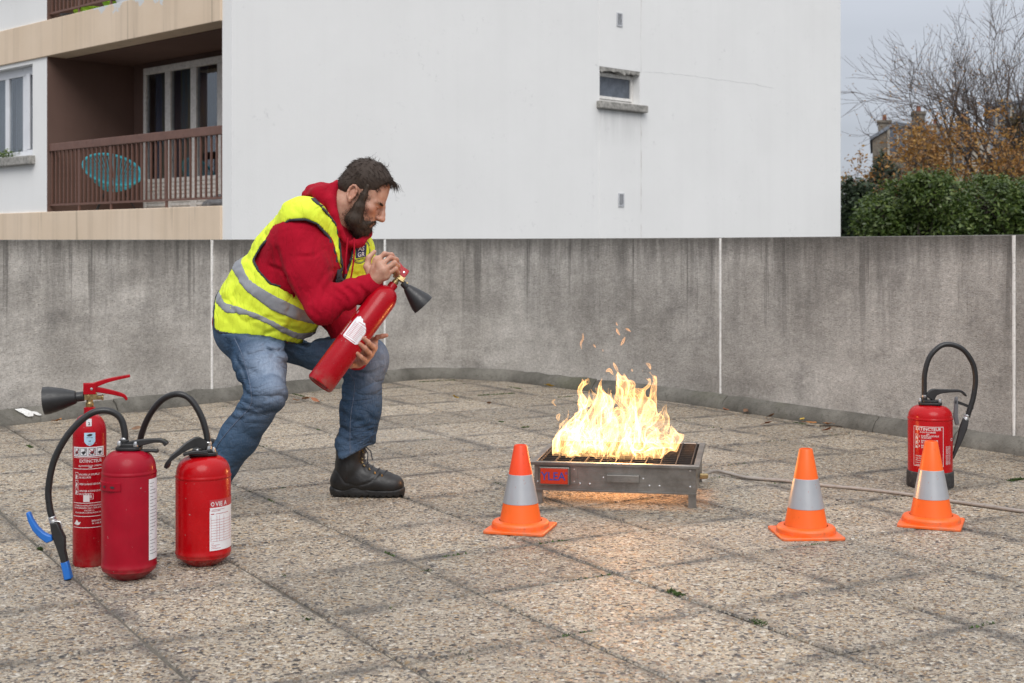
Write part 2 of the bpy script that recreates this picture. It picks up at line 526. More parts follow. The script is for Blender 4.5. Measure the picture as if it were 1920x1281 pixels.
for s in joints:
    p, tz = along(s)
    m = MB()
    zs = np.linspace(.075, tz - .004, 16)
    t = (along(s + .01)[0] - along(s - .01)[0]); t /= np.linalg.norm(t)
    nrm = np.array((t[1], -t[0]))
    vs, fs = [], []
    for i, z in enumerate(zs):
        w = .0115 + RNG.normal(0, .0012); d = -.001 + RNG.normal(0, .0007)
        for k, (a, dd) in enumerate(((-w, -.02), (-w, d - .002), (-w * .4, d + .0022), (w * .4, d + .0022), (w, d - .002), (w, -.02))):
            q = p + t * a + nrm * dd
            vs.append((q[0], q[1], z))
    for i in range(len(zs) - 1):
        for k in range(5): fs.append((6 * i + k, 6 * i + k + 1, 6 * (i + 1) + k + 1, 6 * (i + 1) + k))
    fs += [tuple(range(6))[::-1], tuple(6 * (len(zs) - 1) + k for k in range(6))]
    m.add(vs, fs)
    m.build('sealant_joint', M_SEAL, parapet, smooth=60, org=PORG)
# sloping mortar cove at the wall foot, cast in lengths
cs_b = [0.0, 1.2, s_of_px(210), s_of_px(720), s_of_px(1120), s_of_px(1365), s_of_px(1650), s_of_px(1800), cum[-1]]
for a, b in zip(cs_b, cs_b[1:]):
    ss = sorted({a + .004, b - .004} | set(np.linspace(a + .004, b - .004, max(3, int((b - a) / .12)))))
    vs, fs = [], []
    for s in ss:
        j1, j2 = RNG.normal(0, .0035, 2)
        f = along(s, -.062 + j1)[0]; w = along(s, .001)[0]; md = along(s, -.040)[0]
        vs += [(f[0], f[1], -.006), (f[0], f[1], .016 + j2), (md[0], md[1], .056 + j2), (w[0], w[1], .088 + j1), (w[0], w[1], -.006)]
    n = len(ss)
    for i in range(n - 1):
        for k in range(4): fs.append((5 * i + k, 5 * (i + 1) + k, 5 * (i + 1) + k + 1, 5 * i + k + 1))
    fs += [(4, 3, 2, 1, 0), tuple(5 * (n - 1) + k for k in range(5))]
    m = MB(); m.add(vs, fs)
    m.build('cove', M_COVE, parapet, smooth=50, org=PORG)

# a pale paint smear on the cove at the far left, with a smaller fleck beside it
for px, w_, hgt_ in ((48, .055, .8), (66, .03, .3)):
    s = s_of_px(px); vs, fs = [], []
    for k in range(9):
        f_ = k / 8
        d_ = -.058 + .054 * (.1 + hgt_ * f_); z_ = np.interp(d_, [-.062, -.040, .001], [.016, .056, .088]) + .0075
        ww = w_ * (.35 + .9 * f_ * (1.15 - f_)) * RNG.uniform(.7, 1.1); sh = -.05 * f_
        for q in (-1, 1):
            p = along(s + sh + q * ww, d_ - .004)[0]; vs.append((p[0], p[1], z_))
    for k in range(8): fs.append((2 * k, 2 * k + 1, 2 * k + 3, 2 * k + 2))
    m = MB(); m.add(vs, fs); m.build('paint_smear', M_SEAL, parapet, org=PORG)
# ================================================================== the apartment building
BX, BY = -3.49, 16.5
BROT = math.atan2(.712, .702)
building = thing('apartment_building', 'white rendered apartment block with beige balcony bands and brown loggias', 'building', (BX, BY, 0), BROT)
def BL(px, py, x=None, y=None):
    """local building point on plane x= or y= seen at a pixel"""
    dW = np.array((.702, .712)); dF = np.array((-.712, .702)); r = (px - 960) / FPX
    if y is not None:
        bx, by = BX + dF[0] * y, BY + dF[1] * y
        x = (r * by - bx) / (dW[0] - r * dW[1])
    else:
        bx, by = BX + dW[0] * x, BY + dW[1] * x
        y = (r * by - bx) / (dF[0] - r * dF[1])
    Y = BY + dW[1] * x + dF[1] * y
    return x, y, CAM_Z + (HOR - py) / FPX * Y
def mat_plaster(name, c0, c1, streak, peel=False, scale=1.0):
    t = NT(name)
    c = t.coord('Object')
    col = t.mix(t.rng(t.noise(c, .7 * scale, 6, .6), .35, .65), c0, c1)
    st = t.noise(t.coord('Object', (5, 5, .12)), 1.0, 6, .65)
    col = t.mix(t.rng(st, .48, .72, 0, streak), col, tuple(x * .62 for x in c0))
    sp = t.noise(c, 9, 8, .75)
    col = t.mix(t.rng(sp, .66, .74, 0, .30), col, tuple(x * .7 for x in c0))
    if peel:
        sep = t.n('SeparateXYZ', {0: c})
        zz = t.math('ADD', sep.outputs[2], t.math('MULTIPLY', t.math('SUBTRACT', t.noise(c, 2.6, 8, .65), .5), .75))
        side = t.rng(sep.outputs[1], 2.7, 4.3, 0, .16)
        pl = t.rng(t.math('SUBTRACT', zz, side), 4.215, 4.222)
        col = t.mix(pl, col, (.62, .63, .63))
        thin = t.noise(t.coord('Object', (9, 9, .25)), 1.0, 3, .5)
        col = t.mix(t.rng(thin, .66, .72, 0, .55), col, (.30, .245, .18))
    if name == 'white_render':                         # rain stain below the small window's sill
        sp_ = t.n('SeparateXYZ', {0: c})
        inx = t.math('MULTIPLY', t.rng(sp_.outputs[0], 6.5, 6.75), t.rng(sp_.outputs[0], 7.9, 7.65))
        inz = t.math('MULTIPLY', t.rng(sp_.outputs[2], 2.55, 3.15), t.rng(sp_.outputs[2], 3.3, 3.16))
        stn = t.math('MULTIPLY', t.math('MULTIPLY', inx, inz), t.rng(t.noise(t.coord('Object', (9, 9, .8)), 1.0, 5), .35, .7, .1, .6))
        col = t.mix(stn, col, (.42, .42, .41))
        scuff = t.math('MULTIPLY', t.rng(t.noise(c, 2.2, 3), .56, .7), t.rng(t.noise(c, 13, 6, .7), .58, .66, 0, .4))
        col = t.mix(scuff, col, (.50, .50, .50))
    t.set(col=col, rough=.9, spec=.25)
    t.bump(t.math('ADD', t.noise(c, 45, 5, .7), t.math('MULTIPLY', t.noise(c, 3, 3), 1.5)), .22, .01)
    return t.mat
M_WHITE = mat_plaster('white_render', (.79, .788, .775), (.82, .818, .805), .05)
M_CREAM = mat_plaster('beige_render', (.68, .54, .40), (.74, .60, .46), .36, True)
M_BROWN = mat_plaster('brown_render', (.135, .082, .066), (.16, .10, .082), .15)
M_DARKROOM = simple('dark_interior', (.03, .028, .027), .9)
M_RAIL = simple('brown_metal_paint', (.15, .075, .055), .55, var=.12, vs=6, dirt=((.08, .04, .03), .2))
M_PVC = simple('white_window_plastic', (.72, .73, .76), .35, var=.05, vs=4)
M_OLDFRAME = simple('weathered_white_frame', (.72, .70, .67), .6, var=.12, vs=10, dirt=((.35, .33, .3), .35))
M_STONESILL = simple('weathered_sill', (.42, .40, .37), .9, var=.2, vs=8, bump=.6, bs=60, dirt=((.08, .085, .075), .85))
def mat_glass(name, tint=(.8, .83, .86), t_amt=.72, rough=.02):
    t = NT(name)
    gl = t.n('BsdfGlossy', {'Color': (*tint, 1), 'Roughness': rough})
    tr = t.n('BsdfTransparent', {'Color': (*tint, 1)})
    bk = t.n('NewGeometry').outputs['Backfacing']      # both faces of the thin pane reflect like its outside
    fr = t.n('Fresnel', {'IOR': t.rng(bk, 0, 1, 1.5, 1 / 1.5)})
    mx = t.n('MixShader', {0: t.rng(fr.outputs[0], 0, 1, 1 - t_amt - .2, 1.0), 1: tr.outputs[0], 2: gl.outputs[0]})
    t.l(mx.outputs[0], t.out.inputs[0])
    return t.mat
M_GLASS = mat_glass('window_glass')
M_FROST = simple('frosted_dusty_glass', (.10, .115, .14), .35, var=.3, vs=8)
def curtain_mat(name, cols):
    t = NT(name)
    c = t.coord('Object')
    sep = t.n('SeparateXYZ', {0: c})
    col = t.ramp(t.noise(t.coord('Object', (1, 5, .4)), 1.0, 2), cols)
    t.set(col=col, rough=.9)
    return t.mat
M_CURT_G = curtain_mat('grey_curtain', [(.3, (.24, .23, .22)), (.7, (.36, .34, .31))])
M_CURT_B = curtain_mat('blue_pattern_curtain', [(.3, (.10, .115, .18)), (.45, (.14, .17, .25)), (.55, (.24, .24, .14)), (.62, (.12, .22, .28)), (.75, (.24, .18, .1))])

XE, ZT, ZB = 13.69, 8.6, -3.2                     # gable length, roof and street level
YE = 12.0
wx0, wx1, wz0, wz1 = 6.692, 7.66, 3.27, 3.80      # small window opening in the gable
m = MB()
m.box(0, wx0, -.2, 0, ZB, ZT); m.box(wx1, XE, -.2, 0, ZB, ZT); m.box(wx0, wx1, -.2, 0, ZB, wz0); m.box(wx0, wx1, -.2, 0, wz1, ZT)
m.build('gable_wall', M_WHITE, building, smooth=0)
m = MB(); m.box(wx0 - .01, wx1 + .03, -.206, -.2, ZB, wz0 - .13); m.box(wx0 - .01, wx1 + .03, -.206, -.2, wz1 + .002, ZT)
bevel(m.build('render_strip', M_WHITE, building, smooth=0), .002)
m = MB()                                            # hairline crack running right from the window head, and the strip's open edge
pc = [BL(px, py, y=-.2) for px, py in ((1206, 134), (1240, 137), (1290, 141), (1340, 149), (1395, 155), (1450, 165))]
pc = [(p[0], -.2002, p[2] + RNG.normal(0, .006)) for p in catmull([np.array(p) for p in pc], 8)]
m.tube(pc, .0026, 4)
m.build('hairline_crack', simple('crack_grey', (.66, .66, .66), .9), building)
m = MB(); m.tube([(wx1 + .034 + RNG.normal(0, .006), -.203, z) for z in np.linspace(-1, wz0 - .13, 40)], [abs(RNG.normal(.004, .003)) + .001 for _ in range(40)], 4)
m.tube([(wx1 + .034 + RNG.normal(0, .006), -.203, z) for z in np.linspace(wz1, ZT - .1, 40)], [abs(RNG.normal(.003, .002)) + .001 for _ in range(40)], 4)
m.build('strip_edge', simple('edge_grey', (.50, .47, .45), .9), building)
# opening of the small window: frame set back, pane, broken soffit, stained sill
fr = MB(); yf = -.02
for a in ((wx0, wx0 + .05, wz0, wz1 - .06), (wx1 - .06, wx1 - .003, wz0, wz1 - .06)): fr.box(a[0], a[1], yf - .05, yf, a[2], a[3])
fr.box(wx0 + .05, wx1 - .06, yf - .05, yf, wz1 - .12, wz1 - .06); fr.box(wx0 + .05, wx1 - .06, yf - .05, yf, wz0, wz0 + .05)
fr.box(wx0 + .05, wx1 - .06, yf - .07, yf - .01, wz0 + .055, wz0 + .10)
small_win = fr.build('window', M_OLDFRAME, building, smooth=0, bev=.006)
m = MB(); m.box(wx0 + .05, wx1 - .06, yf - .02, yf - .012, wz0 + .10, wz1 - .12); m.build('pane', M_FROST, small_win, smooth=0)
m = MB()
xs = np.linspace(wx0 - .005, wx1 + .005, 22)
vs, fs = [], []
for x in xs:
    d = .055 + RNG.normal(0, .012)
    for y_, z_ in ((-.203, wz1 + .004), (-.203, wz1 - d), (0, wz1 - d * .6), (0, wz1 + .004)): vs.append((x, y_, z_))
for i in range(len(xs) - 1):
    for k in range(4): fs.append((4 * i + k, 4 * i + (k + 1) % 4, 4 * (i + 1) + (k + 1) % 4, 4 * (i + 1) + k))
m.add(vs, fs); m.build('lintel', M_STONESILL, small_win, smooth=0)
m = MB(); m.box(wx0 - .07, wx1 + .12, -.29, -.0, wz0 - .12, wz0 - .003)
m.build('sill', M_STONESILL, small_win, smooth=0, bev=.018)
M_VENT = simple('grey_vent_metal', (.5, .51, .53), .5, var=.1, vs=20)
for px, py in ((1161, 37), (1164, 375)):
    x, _, z = BL(px, py, y=-.206)
    m = MB()
    w, hh = .066, .105
    for a in ((x - w, x - w + .018, z - hh, z + hh), (x + w - .018, x + w, z - hh, z + hh), (x - w + .018, x + w - .018, z + hh - .02, z + hh), (x - w + .018, x + w - .018, z - hh, z - hh + .02)):
        m.box(a[0], a[1], -.222, -.206, a[2], a[3])
    v = m.build('vent', M_VENT, building, smooth=0)
    for k in range(9):
        zz = z - hh + .03 + k * .0185
        m = MB(); m.box(x - w + .018, x + w - .018, -.003, .003, -.008, .008, Matrix.Translation((0, -.214, zz)) @ Matrix.Rotation(R(40), 4, 'X'))
        m.build('slat', M_VENT, v, smooth=0)

# facade with loggias: two storeys
REC, PIER, W0, W1 = 4.46, 4.90, 4.90, 7.4         # loggia width, pier end, window opening
SL = [(.93, 1.52), (3.746, 4.263), (6.49, 7.006)] # beige bands, one per floor
for z0, z1 in SL:
    m = MB(); m.box(-.03, .30, .0, YE, z0, z1); m.box(.30, 1.38, .0, REC, z0, z1 - .02)
    m.build('balcony_band', M_CREAM, building, smooth=0, bev=.008)
for i, (z0, z1) in enumerate(((1.52, 3.746), (4.263, 6.49))):
    m = MB(); m.box(0, .30, REC, PIER, z0, z1); m.box(0, .30, W1, YE, z0, z1)
    zs, zt = z0 + .83, z1 - .06
    m.box(0, .30, W0, W1, z0, zs); m.box(0, .30, W0, W1, zt, z1)
    m.build('facade_wall', M_WHITE, building, smooth=0)
    m = MB(); m.box(.0, 1.38, REC - .012, REC, z0 - .02, z1); m.box(1.38, 1.42, 4.05, REC, z0, z1); m.box(1.38, 1.42, .0, 4.05, z1 - .09, z1)
    m.box(0.0, 1.38, 0.0, .004, z0 - .02, z1)
    m.box(.30, 1.38, .004, REC - .012, z1 - .012, z1 - .002)
    m.build('loggia_wall', M_BROWN, building, smooth=0)
    # tall white window left of the loggia
    fr = MB(); xw = .12
    for ya, yb in ((W0, W0 + .10), (W0 + .33, W0 + .56), (W0 + 1.02, W0 + 1.14), (W0 + 1.60, W0 + 1.72), (W1 - .10, W1)):
        fr.box(xw, xw + .06, ya, yb, zs + .09, zt - .13)
    fr.box(xw, xw + .06, W0, W1, zs, zs + .09); fr.box(xw, xw + .06, W0, W1, zt - .13, zt)
    fr.box(xw - .025, xw, W0, W0 + .36, zs + .02, zs + .10); fr.box(xw - .025, xw - .001, W0 + .30, W0 + .40, zs + .11, zt - .10)
    win = fr.build('window', M_PVC, building, smooth=0, bev=.008)
    for ya, yb in ((W0 + .10, W0 + .33), (W0 + .56, W0 + 1.02), (W0 + 1.14, W0 + 1.60), (W0 + 1.72, W1 - .10)):
        m = MB(); m.box(xw + .025, xw + .031, ya, yb, zs + .09, zt - .13); m.build('pane', M_GLASS, win, smooth=0)
    vs, fs = [], []
    ys = np.linspace(W0, W1, 90)
    for k, y_ in enumerate(ys):
        xx = xw + .16 + .025 * math.sin(k * 1.3) + .01 * math.sin(k * .37)
        vs += [(xx, y_, zs), (xx, y_, zt)]
    for k in range(len(ys) - 1): fs.append((2 * k, 2 * k + 1, 2 * k + 3, 2 * k + 2))
    m = MB(); m.add(vs, fs); m.build('curtain', M_CURT_G, win)
    m = MB(); m.box(-.10, .10, W0 - .08, W1 + .08, zs - .13, zs - .004); m.build('sill', M_STONESILL, win, smooth=0, bev=.012)
    # french window at the back of the loggia: four leaves, panel below, glass above
    DW = 4.05; lw = DW / 6
    fr = MB(); xd = 1.30
    ztop = z1 - .09
    fr.box(xd, xd + .07, .02, DW, ztop - .10, ztop)
    for k in range(7):
        yc = k * lw + .03 if k == 0 else k * lw
        a, b = (max(yc - .075, .02), min(yc + .075, DW))
        fr.box(xd, xd + .07, a, b, z0, ztop - .10)
    door = fr.build('french_window', M_OLDFRAME, building, smooth=0, bev=.01)
    for k in range(6):
        a, b = k * lw + .08, (k + 1) * lw - .08
        m = MB(); m.box(xd + .03, xd + .036, a, b, z0 + .50, ztop - .105); m.build('pane', M_GLASS, door, smooth=0)
        m = MB(); m.box(xd + .02, xd + .05, a, b, z0 + .05, z0 + .495)
        for q in range(7):
            zz = z0 + .09 + q * .058
            m.box(xd + .004, xd + .02, a, b, zz, zz + .036)
        m.build('louvre_panel', M_OLDFRAME, door, smooth=0)
    vs, fs = [], []
    ys = np.linspace(.1, DW - .1, 160)
    for k, y_ in enumerate(ys):
        if 2.0 < y_ < 2.62 or y_ < .66: continue
        xx = xd + .19 + .03 * math.sin(k * .9) + .012 * math.sin(k * .31)
        vs += [(xx, y_, z0 + .1), (xx, y_, ztop)]
    for k in range(len(vs) // 2 - 1):
        if abs(vs[2 * k][1] - vs[2 * k + 2][1]) < .06: fs.append((2 * k, 2 * k + 1, 2 * k + 3, 2 * k + 2))
    m = MB(); m.add(vs, fs); m.build('curtain', M_CURT_B, door)
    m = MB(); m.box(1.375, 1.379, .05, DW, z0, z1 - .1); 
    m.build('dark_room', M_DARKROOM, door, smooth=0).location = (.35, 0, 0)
    # railing
    m = MB(); m.box(.02, .07, .004, REC - .014, z0 + .865, z0 + .975); rail = m.build('railing', M_RAIL, building, smooth=0, bev=.008)
    m = MB(); m.box(.03, .06, .004, REC - .014, z0 + .085, z0 + .112); m.build('bottom_rail', M_RAIL, rail, smooth=0)
    bal = None
    nb = 38
    for k in range(nb):
        yk = .07 + k * (REC - .14) / (nb - 1)
        if bal is None:
            mm = MB(); mm.box(-.011, .011, -.011, .011, z0 + .112, z0 + .865); bal = mm.build('baluster', M_RAIL, rail, smooth=0); o = bal
        else:
            o = bal.copy(); COL.objects.link(o)
        o.location = (.045, yk, 0)
    for yk in (1.33, 2.72, 3.6):
        m = MB(); m.box(.034, .056, yk - .018, yk + .018, z0, z0 + .865); m.build('post', M_RAIL, rail, smooth=0)
# body of the block behind the loggias, with flat roof
m = MB(); m.box(1.80, XE, .0, YE, ZB, ZT - .02); m.box(.30, 1.80, PIER, YE, ZB, ZT - .02)
m.box(1.42, 1.80, .0, .02, ZB, ZT - .02)
m.build('core_wall', M_WHITE, building, smooth=0).location = (.0, .001, 0)
m = MB(); m.box(0, .30, 0, YE, ZB, .93); m.build('base_wall', M_WHITE, building, smooth=0)
m = MB(); m.box(-.1, XE + .05, -.28, YE, ZT, ZT + .2); m.build('roof', M_STREET, building, smooth=0)
m = MB(); m.box(0, .3, 0, YE, 7.006, ZT); m.build('parapet_band', M_WHITE, building, smooth=0)
# a rain pipe on the far end of the gable
m = MB(); m.tube([(XE + .06, -.1, ZB), (XE + .06, -.1, ZT)], .05, 12); m.build('drain_pipe', M_PVC, building)
def in_building(p): return building.matrix_world @ Vector(p)
bpy.context.view_layer.update()

# chair, pots and bundle on the loggias
M_TURQ = simple('turquoise_cord', (.05, .46, .56), .45, var=.1, vs=20)
M_BLKM = simple('black_metal', (.02, .02, .02), .5)
def acapulco():
    x0, y0, z0 = .62, 3.72, 1.50
    loc = in_building((x0, y0, z0))
    t = thing('lounge_chair', 'turquoise string lounge chair standing behind the loggia railing', 'chair', loc, R(105))
    ring, low = [], []
    n = 40
    for k in range(n + 1):
        a = 2 * math.pi * k / n
        # big tilted hoop: back high (towards +y), front low
        yy, xx = .40 * math.cos(a), .18 * math.sin(a)
        zz = .62 + .07 * math.cos(a) + .22 * math.sin(a)
        ring.append((xx, yy, zz)); low.append((xx * .5 + .02, yy * .38 - .02, .36 + .05 * math.sin(a)))
    m = MB(); m.tube(ring, .021, 8, caps=False); m.build('hoop', M_TURQ, t)
    m = MB(); m.tube(low, .012, 8, caps=False); m.build('seat_ring', M_TURQ, t)
    m = MB()
    for k in range(n * 2):
        a = 2 * math.pi * k / (n * 2)
        i = k // 2
        p = np.array(ring[i]) if k % 2 == 0 else (np.array(ring[i]) + np.array(ring[i + 1])) / 2
        q = np.array(low[i]) if k % 2 == 0 else (np.array(low[i]) + np.array(low[i + 1])) / 2
        mid = (p + q) / 2 - np.array((0, 0, .03))
        m.tube([p, mid, q], .0045, 4)
    for k in range(0, n // 2): m.tube([low[k], low[(n - k) % n]], .0045, 4)
    tag(m.build('cord_weave', M_TURQ, t), kind='stuff')
    for sx, sy in ((.25, .22), (-.25, .22), (0, -.34)):
        m = MB(); m.tube([(sx * .4, sy * .4, .33), (sx * 1.05, sy * 1.05, .0)], .009, 6); m.build('leg', M_BLKM, t)
acapulco()
POTS = [('green_pot', 'black planter trough on the upper loggia edge at its left end', (.025, .03, .035), 4.1, .18, .08, 'trough'),
        ('flower_pot', 'leftmost light green plastic pot on the upper loggia edge', (.33, .60, .02), 3.82, .13, .11, 'pot'),
        ('flower_pot', 'light green plastic pot beside the leftmost one on the upper loggia edge', (.30, .56, .02), 3.52, .17, .11, 'pot'),
        ('flower_pot', 'light green plastic pot next to the white basin on the upper loggia', (.30, .56, .02), 2.98, .14, .12, 'pot'),
        ('white_basin', 'white plastic basin on the upper loggia edge between pots', (.72, .74, .76), 2.48, .24, .13, 'basin'),
        ('flower_pot', 'terracotta pot at the right on the upper loggia edge', (.42, .17, .09), 1.45, .15, .14, 'pot')]
for nm, lb, col, y_, r_, h_, cat in POTS:
    loc = in_building((.22, y_, 4.243))
    t = thing(nm if nm != 'green_pot' else 'planter_trough', lb, cat, loc, BROT, 'pots on the upper loggia')
    m = MB(); m.lathe([(r_ * .72, 0), (r_ * .95, h_ * .8), (r_ * .90, h_ * .8), (r_ * .68, .012)], 24)
    m.build('pot_body', simple(nm + '_plastic', col, .45, var=.08), t)
    m = MB(); m.lathe([(r_ * .93, h_ * .8), (r_ * 1.04, h_ * .82), (r_ * 1.04, h_), (r_ * .93, h_)], 24)
    m.build('rim', simple(nm + '_rim', tuple(c * .95 for c in col), .45, var=.08), t)
    if cat == 'pot':
        m = MB(); m.lathe([(r_ * .88, h_ * .74), (0.0001, h_ * .78)], 16, closed=False); m.build('soil', M_BED, t)
# crumpled covers lying at the right end of the lower loggia floor, on a low bench
M_BAG = simple('grey_plastic_sheet', (.20, .20, .205), .5, var=.6, vs=7, bump=.8, bs=14)
# ================================================================== BACKGROUND right of the block: hedge, trees, old houses
def foliage_mat(name, c0, c1, c2, rough=.55):
    t = NT(name)
    r = t.n('NewGeometry').outputs['Random Per Island']
    col = t.ramp(r, [(0, c0), (.5, c1), (1, c2)])
    w = t.coord('World')
    col = t.mix(t.rng(t.noise(w, 1.1, 3), .35, .65, 0, .6), col, tuple(x * .7 for x in c0))
    t.set(col=col, rough=rough)
    tr = t.n('BsdfTranslucent', {'Color': col})
    mx = t.n('MixShader', {0: .25, 1: t.bsdf.outputs[0], 2: tr.outputs[0]})
    t.l(mx.outputs[0], t.out.inputs[0])
    return t.mat
def leaf_cards(pts, size, flat=0.0, nrm=None, aspect=.45):
    """bent diamond leaves, 4 vertices each"""
    n = len(pts)
    d = RNG.normal(size=(n, 3)); d[:, 2] *= .7; d[:, 2] -= .25
    d /= np.linalg.norm(d, axis=1, keepdims=True)
    q = RNG.normal(size=(n, 3)) if nrm is None else nrm + RNG.normal(size=(n, 3)) * .5
    s = np.cross(d, q); s /= np.linalg.norm(s, axis=1, keepdims=True) + 1e-9
    L = size * RNG.uniform(.6, 1.3, (n, 1))
    v = np.stack([pts, pts + d * L * .5 + s * L * aspect * .5, pts + d * L, pts + d * L * .5 - s * L * aspect * .5], 1).reshape(-1, 3)
    f = np.arange(4 * n).reshape(-1, 4)
    return v, f
M_BARK = simple('dark_bark', (.055, .045, .036), .9, var=.3, vs=14, bump=.5, bs=60)
M_TWIG = simple('twig_bark', (.075, .055, .045), .9, var=.3, vs=5)

def shrub(name, label, cat, base, lobes, nleaf, size, mat, group=None):
    """lobes: (dx,dy,dz,rx,ry,rz) leafy masses round branching stems"""
    t = thing(name, label, cat, base, 0, group)
    m = MB(); allp = []; alln = []
    for (dx, dy, dz, rx, ry, rz) in lobes:
        m.tube(catmull([(0, 0, 0), (dx * .35, dy * .35, dz * .45), (dx, dy, dz)], 4), np.linspace(.09, .02, 9), 6)
        k = int(nleaf * rx * rz / sum(l[3] * l[5] for l in lobes))
        # leaves sit in clumps near the lobe's surface, with holes between
        nc = max(12, k // 28)
        u = RNG.normal(size=(nc, 3)); u /= np.linalg.norm(u, axis=1, keepdims=True)
        rr = RNG.uniform(.62, 1.06, (nc, 1)) ** .7
        cen = np.array((dx, dy, dz)) + u * rr * np.array((rx, ry, rz))
        idx = RNG.integers(0, nc, k)
        spread = RNG.uniform(.08, .2, (nc, 1))[idx] * (rx + rz) * .55
        p = cen[idx] + RNG.normal(size=(k, 3)) * spread
        allp.append(p); alln.append(u[idx])
        for c in cen[::3]:
            m.tube([(dx, dy, dz), tuple((np.array((dx, dy, dz)) + c) / 2 + RNG.normal(0, .05, 3)), tuple(c)], [.02, .012, .004], 4)
    m.build('trunk', M_BARK, t)
    v, f = leaf_cards(np.concatenate(allp), size, nrm=np.concatenate(alln))
    o = np_mesh('crown', v, f, mat, t, smooth=False)
    tag(o, kind='stuff')
    return t
M_LAUREL = foliage_mat('laurel_leaves', (.045, .08, .016), (.085, .14, .026), (.18, .23, .055), .4)
M_YEW = foliage_mat('dark_evergreen_leaves', (.025, .045, .022), (.042, .068, .032), (.07, .10, .045))
M_ORANGE = foliage_mat('orange_autumn_leaves', (.26, .12, .03), (.40, .20, .045), (.48, .29, .08))
M_OLIVE = foliage_mat('olive_autumn_leaves', (.06, .05, .02), (.10, .08, .025), (.2, .13, .03))
GZ = -3.2
def bg(px, Y): return ((px - 960) / FPX * Y, Y, GZ)
def zof(py, Y): return CAM_Z + (HOR - py) / FPX * Y - GZ
def lobes_px(base_px, Y, spec):
    out = []
    for px, py, rx, rz in spec:
        out.append(((px - base_px) / FPX * Y, RNG.uniform(-.7, .7), zof(py, Y), rx / FPX * Y, rx / FPX * Y * .8, rz / FPX * Y))
    return out
Y = 29.5
shrub('evergreen_bush', 'dark blue-green bush beside the end of the white gable', 'bush', bg(1600, Y), lobes_px(1600, Y, [(1592, 400, 34, 60), (1612, 385, 30, 50), (1590, 440, 40, 60), (1625, 440, 40, 60), (1596, 352, 14, 22)]), 5200, .13, M_YEW)
Y = 27.0
shrub('laurel_bush', 'large glossy green laurel bush with a rounded top above the parapet', 'bush', bg(1720, Y), lobes_px(1720, Y, [(1690, 400, 62, 55), (1735, 375, 50, 48), (1660, 430, 55, 50), (1705, 350, 26, 24), (1745, 430, 70, 60), (1645, 405, 30, 30), (1770, 385, 46, 44)]), 21000, .10, M_LAUREL)
Y = 27.6
shrub('laurel_bush', 'green laurel bush at the right edge of the photo in front of the bare tree', 'bush', bg(1860, Y), lobes_px(1860, Y, [(1840, 395, 60, 55), (1895, 380, 55, 50), (1855, 352, 38, 28), (1815, 430, 60, 55), (1900, 430, 70, 60), (1930, 400, 50, 55), (1975, 400, 60, 60)]), 19000, .10, M_LAUREL)

def grow(m, p, d, L, r, lvl, tips, maxl, wig=.22, up=.10, spread=.6, nchild=(2, 4), tipm=None):
    n = 4
    pts, rs = [p.copy()], [r]
    dd = d.copy(); q = p.copy()
    for k in range(n):
        dd = dd + RNG.normal(0, wig, 3) * .5 + np.array((0, 0, up))
        dd /= np.linalg.norm(dd)
        q = q + dd * L / n
        pts.append(q.copy()); rs.append(r * (1 - .42 * (k + 1) / n))
    (m if lvl < 2 else tipm).tube(pts, rs, 7 if lvl < 2 else (4 if lvl < 4 else 3), caps=False)
    if lvl >= maxl:
        tips.extend(pts[2:]); return
    nc = RNG.integers(nchild[0], nchild[1] + 1) + (1 if lvl >= 1 else 0)
    for k in range(nc):
        f = RNG.uniform(.3, 1.0) if k else 1.0
        i = min(n, max(1, int(round(f * n))))
        s = RNG.normal(size=3); s -= dd * s.dot(dd); s /= np.linalg.norm(s)
        nd = dd + s * RNG.uniform(spread * .5, spread * 1.3); nd /= np.linalg.norm(nd)
        grow(m, pts[i].copy(), nd, L * RNG.uniform(.64, .86), max(.0055, rs[i] * RNG.uniform(.52, .76)), lvl + 1, tips, maxl, wig, up * .8, spread, nchild, tipm)
def tree(name, label, base, height, lean, r0, maxl, leafmat, nleaf, lsize, spread=.6, up=.1, nchild=(2, 4), boughs=None, seed=1, cat='tree'):
    global RNG
    keep = RNG; RNG = np.random.default_rng(seed)
    t = thing(name, label, cat, base)
    m, tw, tips = MB(), MB(), []
    fork = height * .40
    tp = [np.array((0, 0, 0.)), np.array((lean[0] * .4, lean[1] * .4, fork * .55)), np.array((lean[0], lean[1], fork))]
    m.tube(catmull(tp, 4), np.linspace(r0, r0 * .72, 9), 9)
    for d in (boughs or [(-.5, 0, 1), (.4, .3, 1), (.1, -.4, 1), (-.1, .2, 1.2)]):
        d = np.array(d, float); d /= np.linalg.norm(d)
        grow(m, tp[-1] * RNG.uniform(.82, 1.0), d, height * (.20 if name == 'bare_tree' else .23), r0 * .68, 0, tips, maxl, up=up, spread=spread, nchild=nchild, tipm=tw)
    m.build('trunk', M_BARK, t)
    tag(tw.build('twig_mass', M_TWIG, t, smooth=60), kind='stuff')
    if nleaf:
        tips = np.array(tips); idx = RNG.integers(0, len(tips), nleaf)
        v, f = leaf_cards(tips[idx] + RNG.normal(0, .10, (nleaf, 3)), lsize)
        tag(np_mesh('crown', v, f, leafmat, t, smooth=False), kind='stuff')
    RNG = keep
    return t
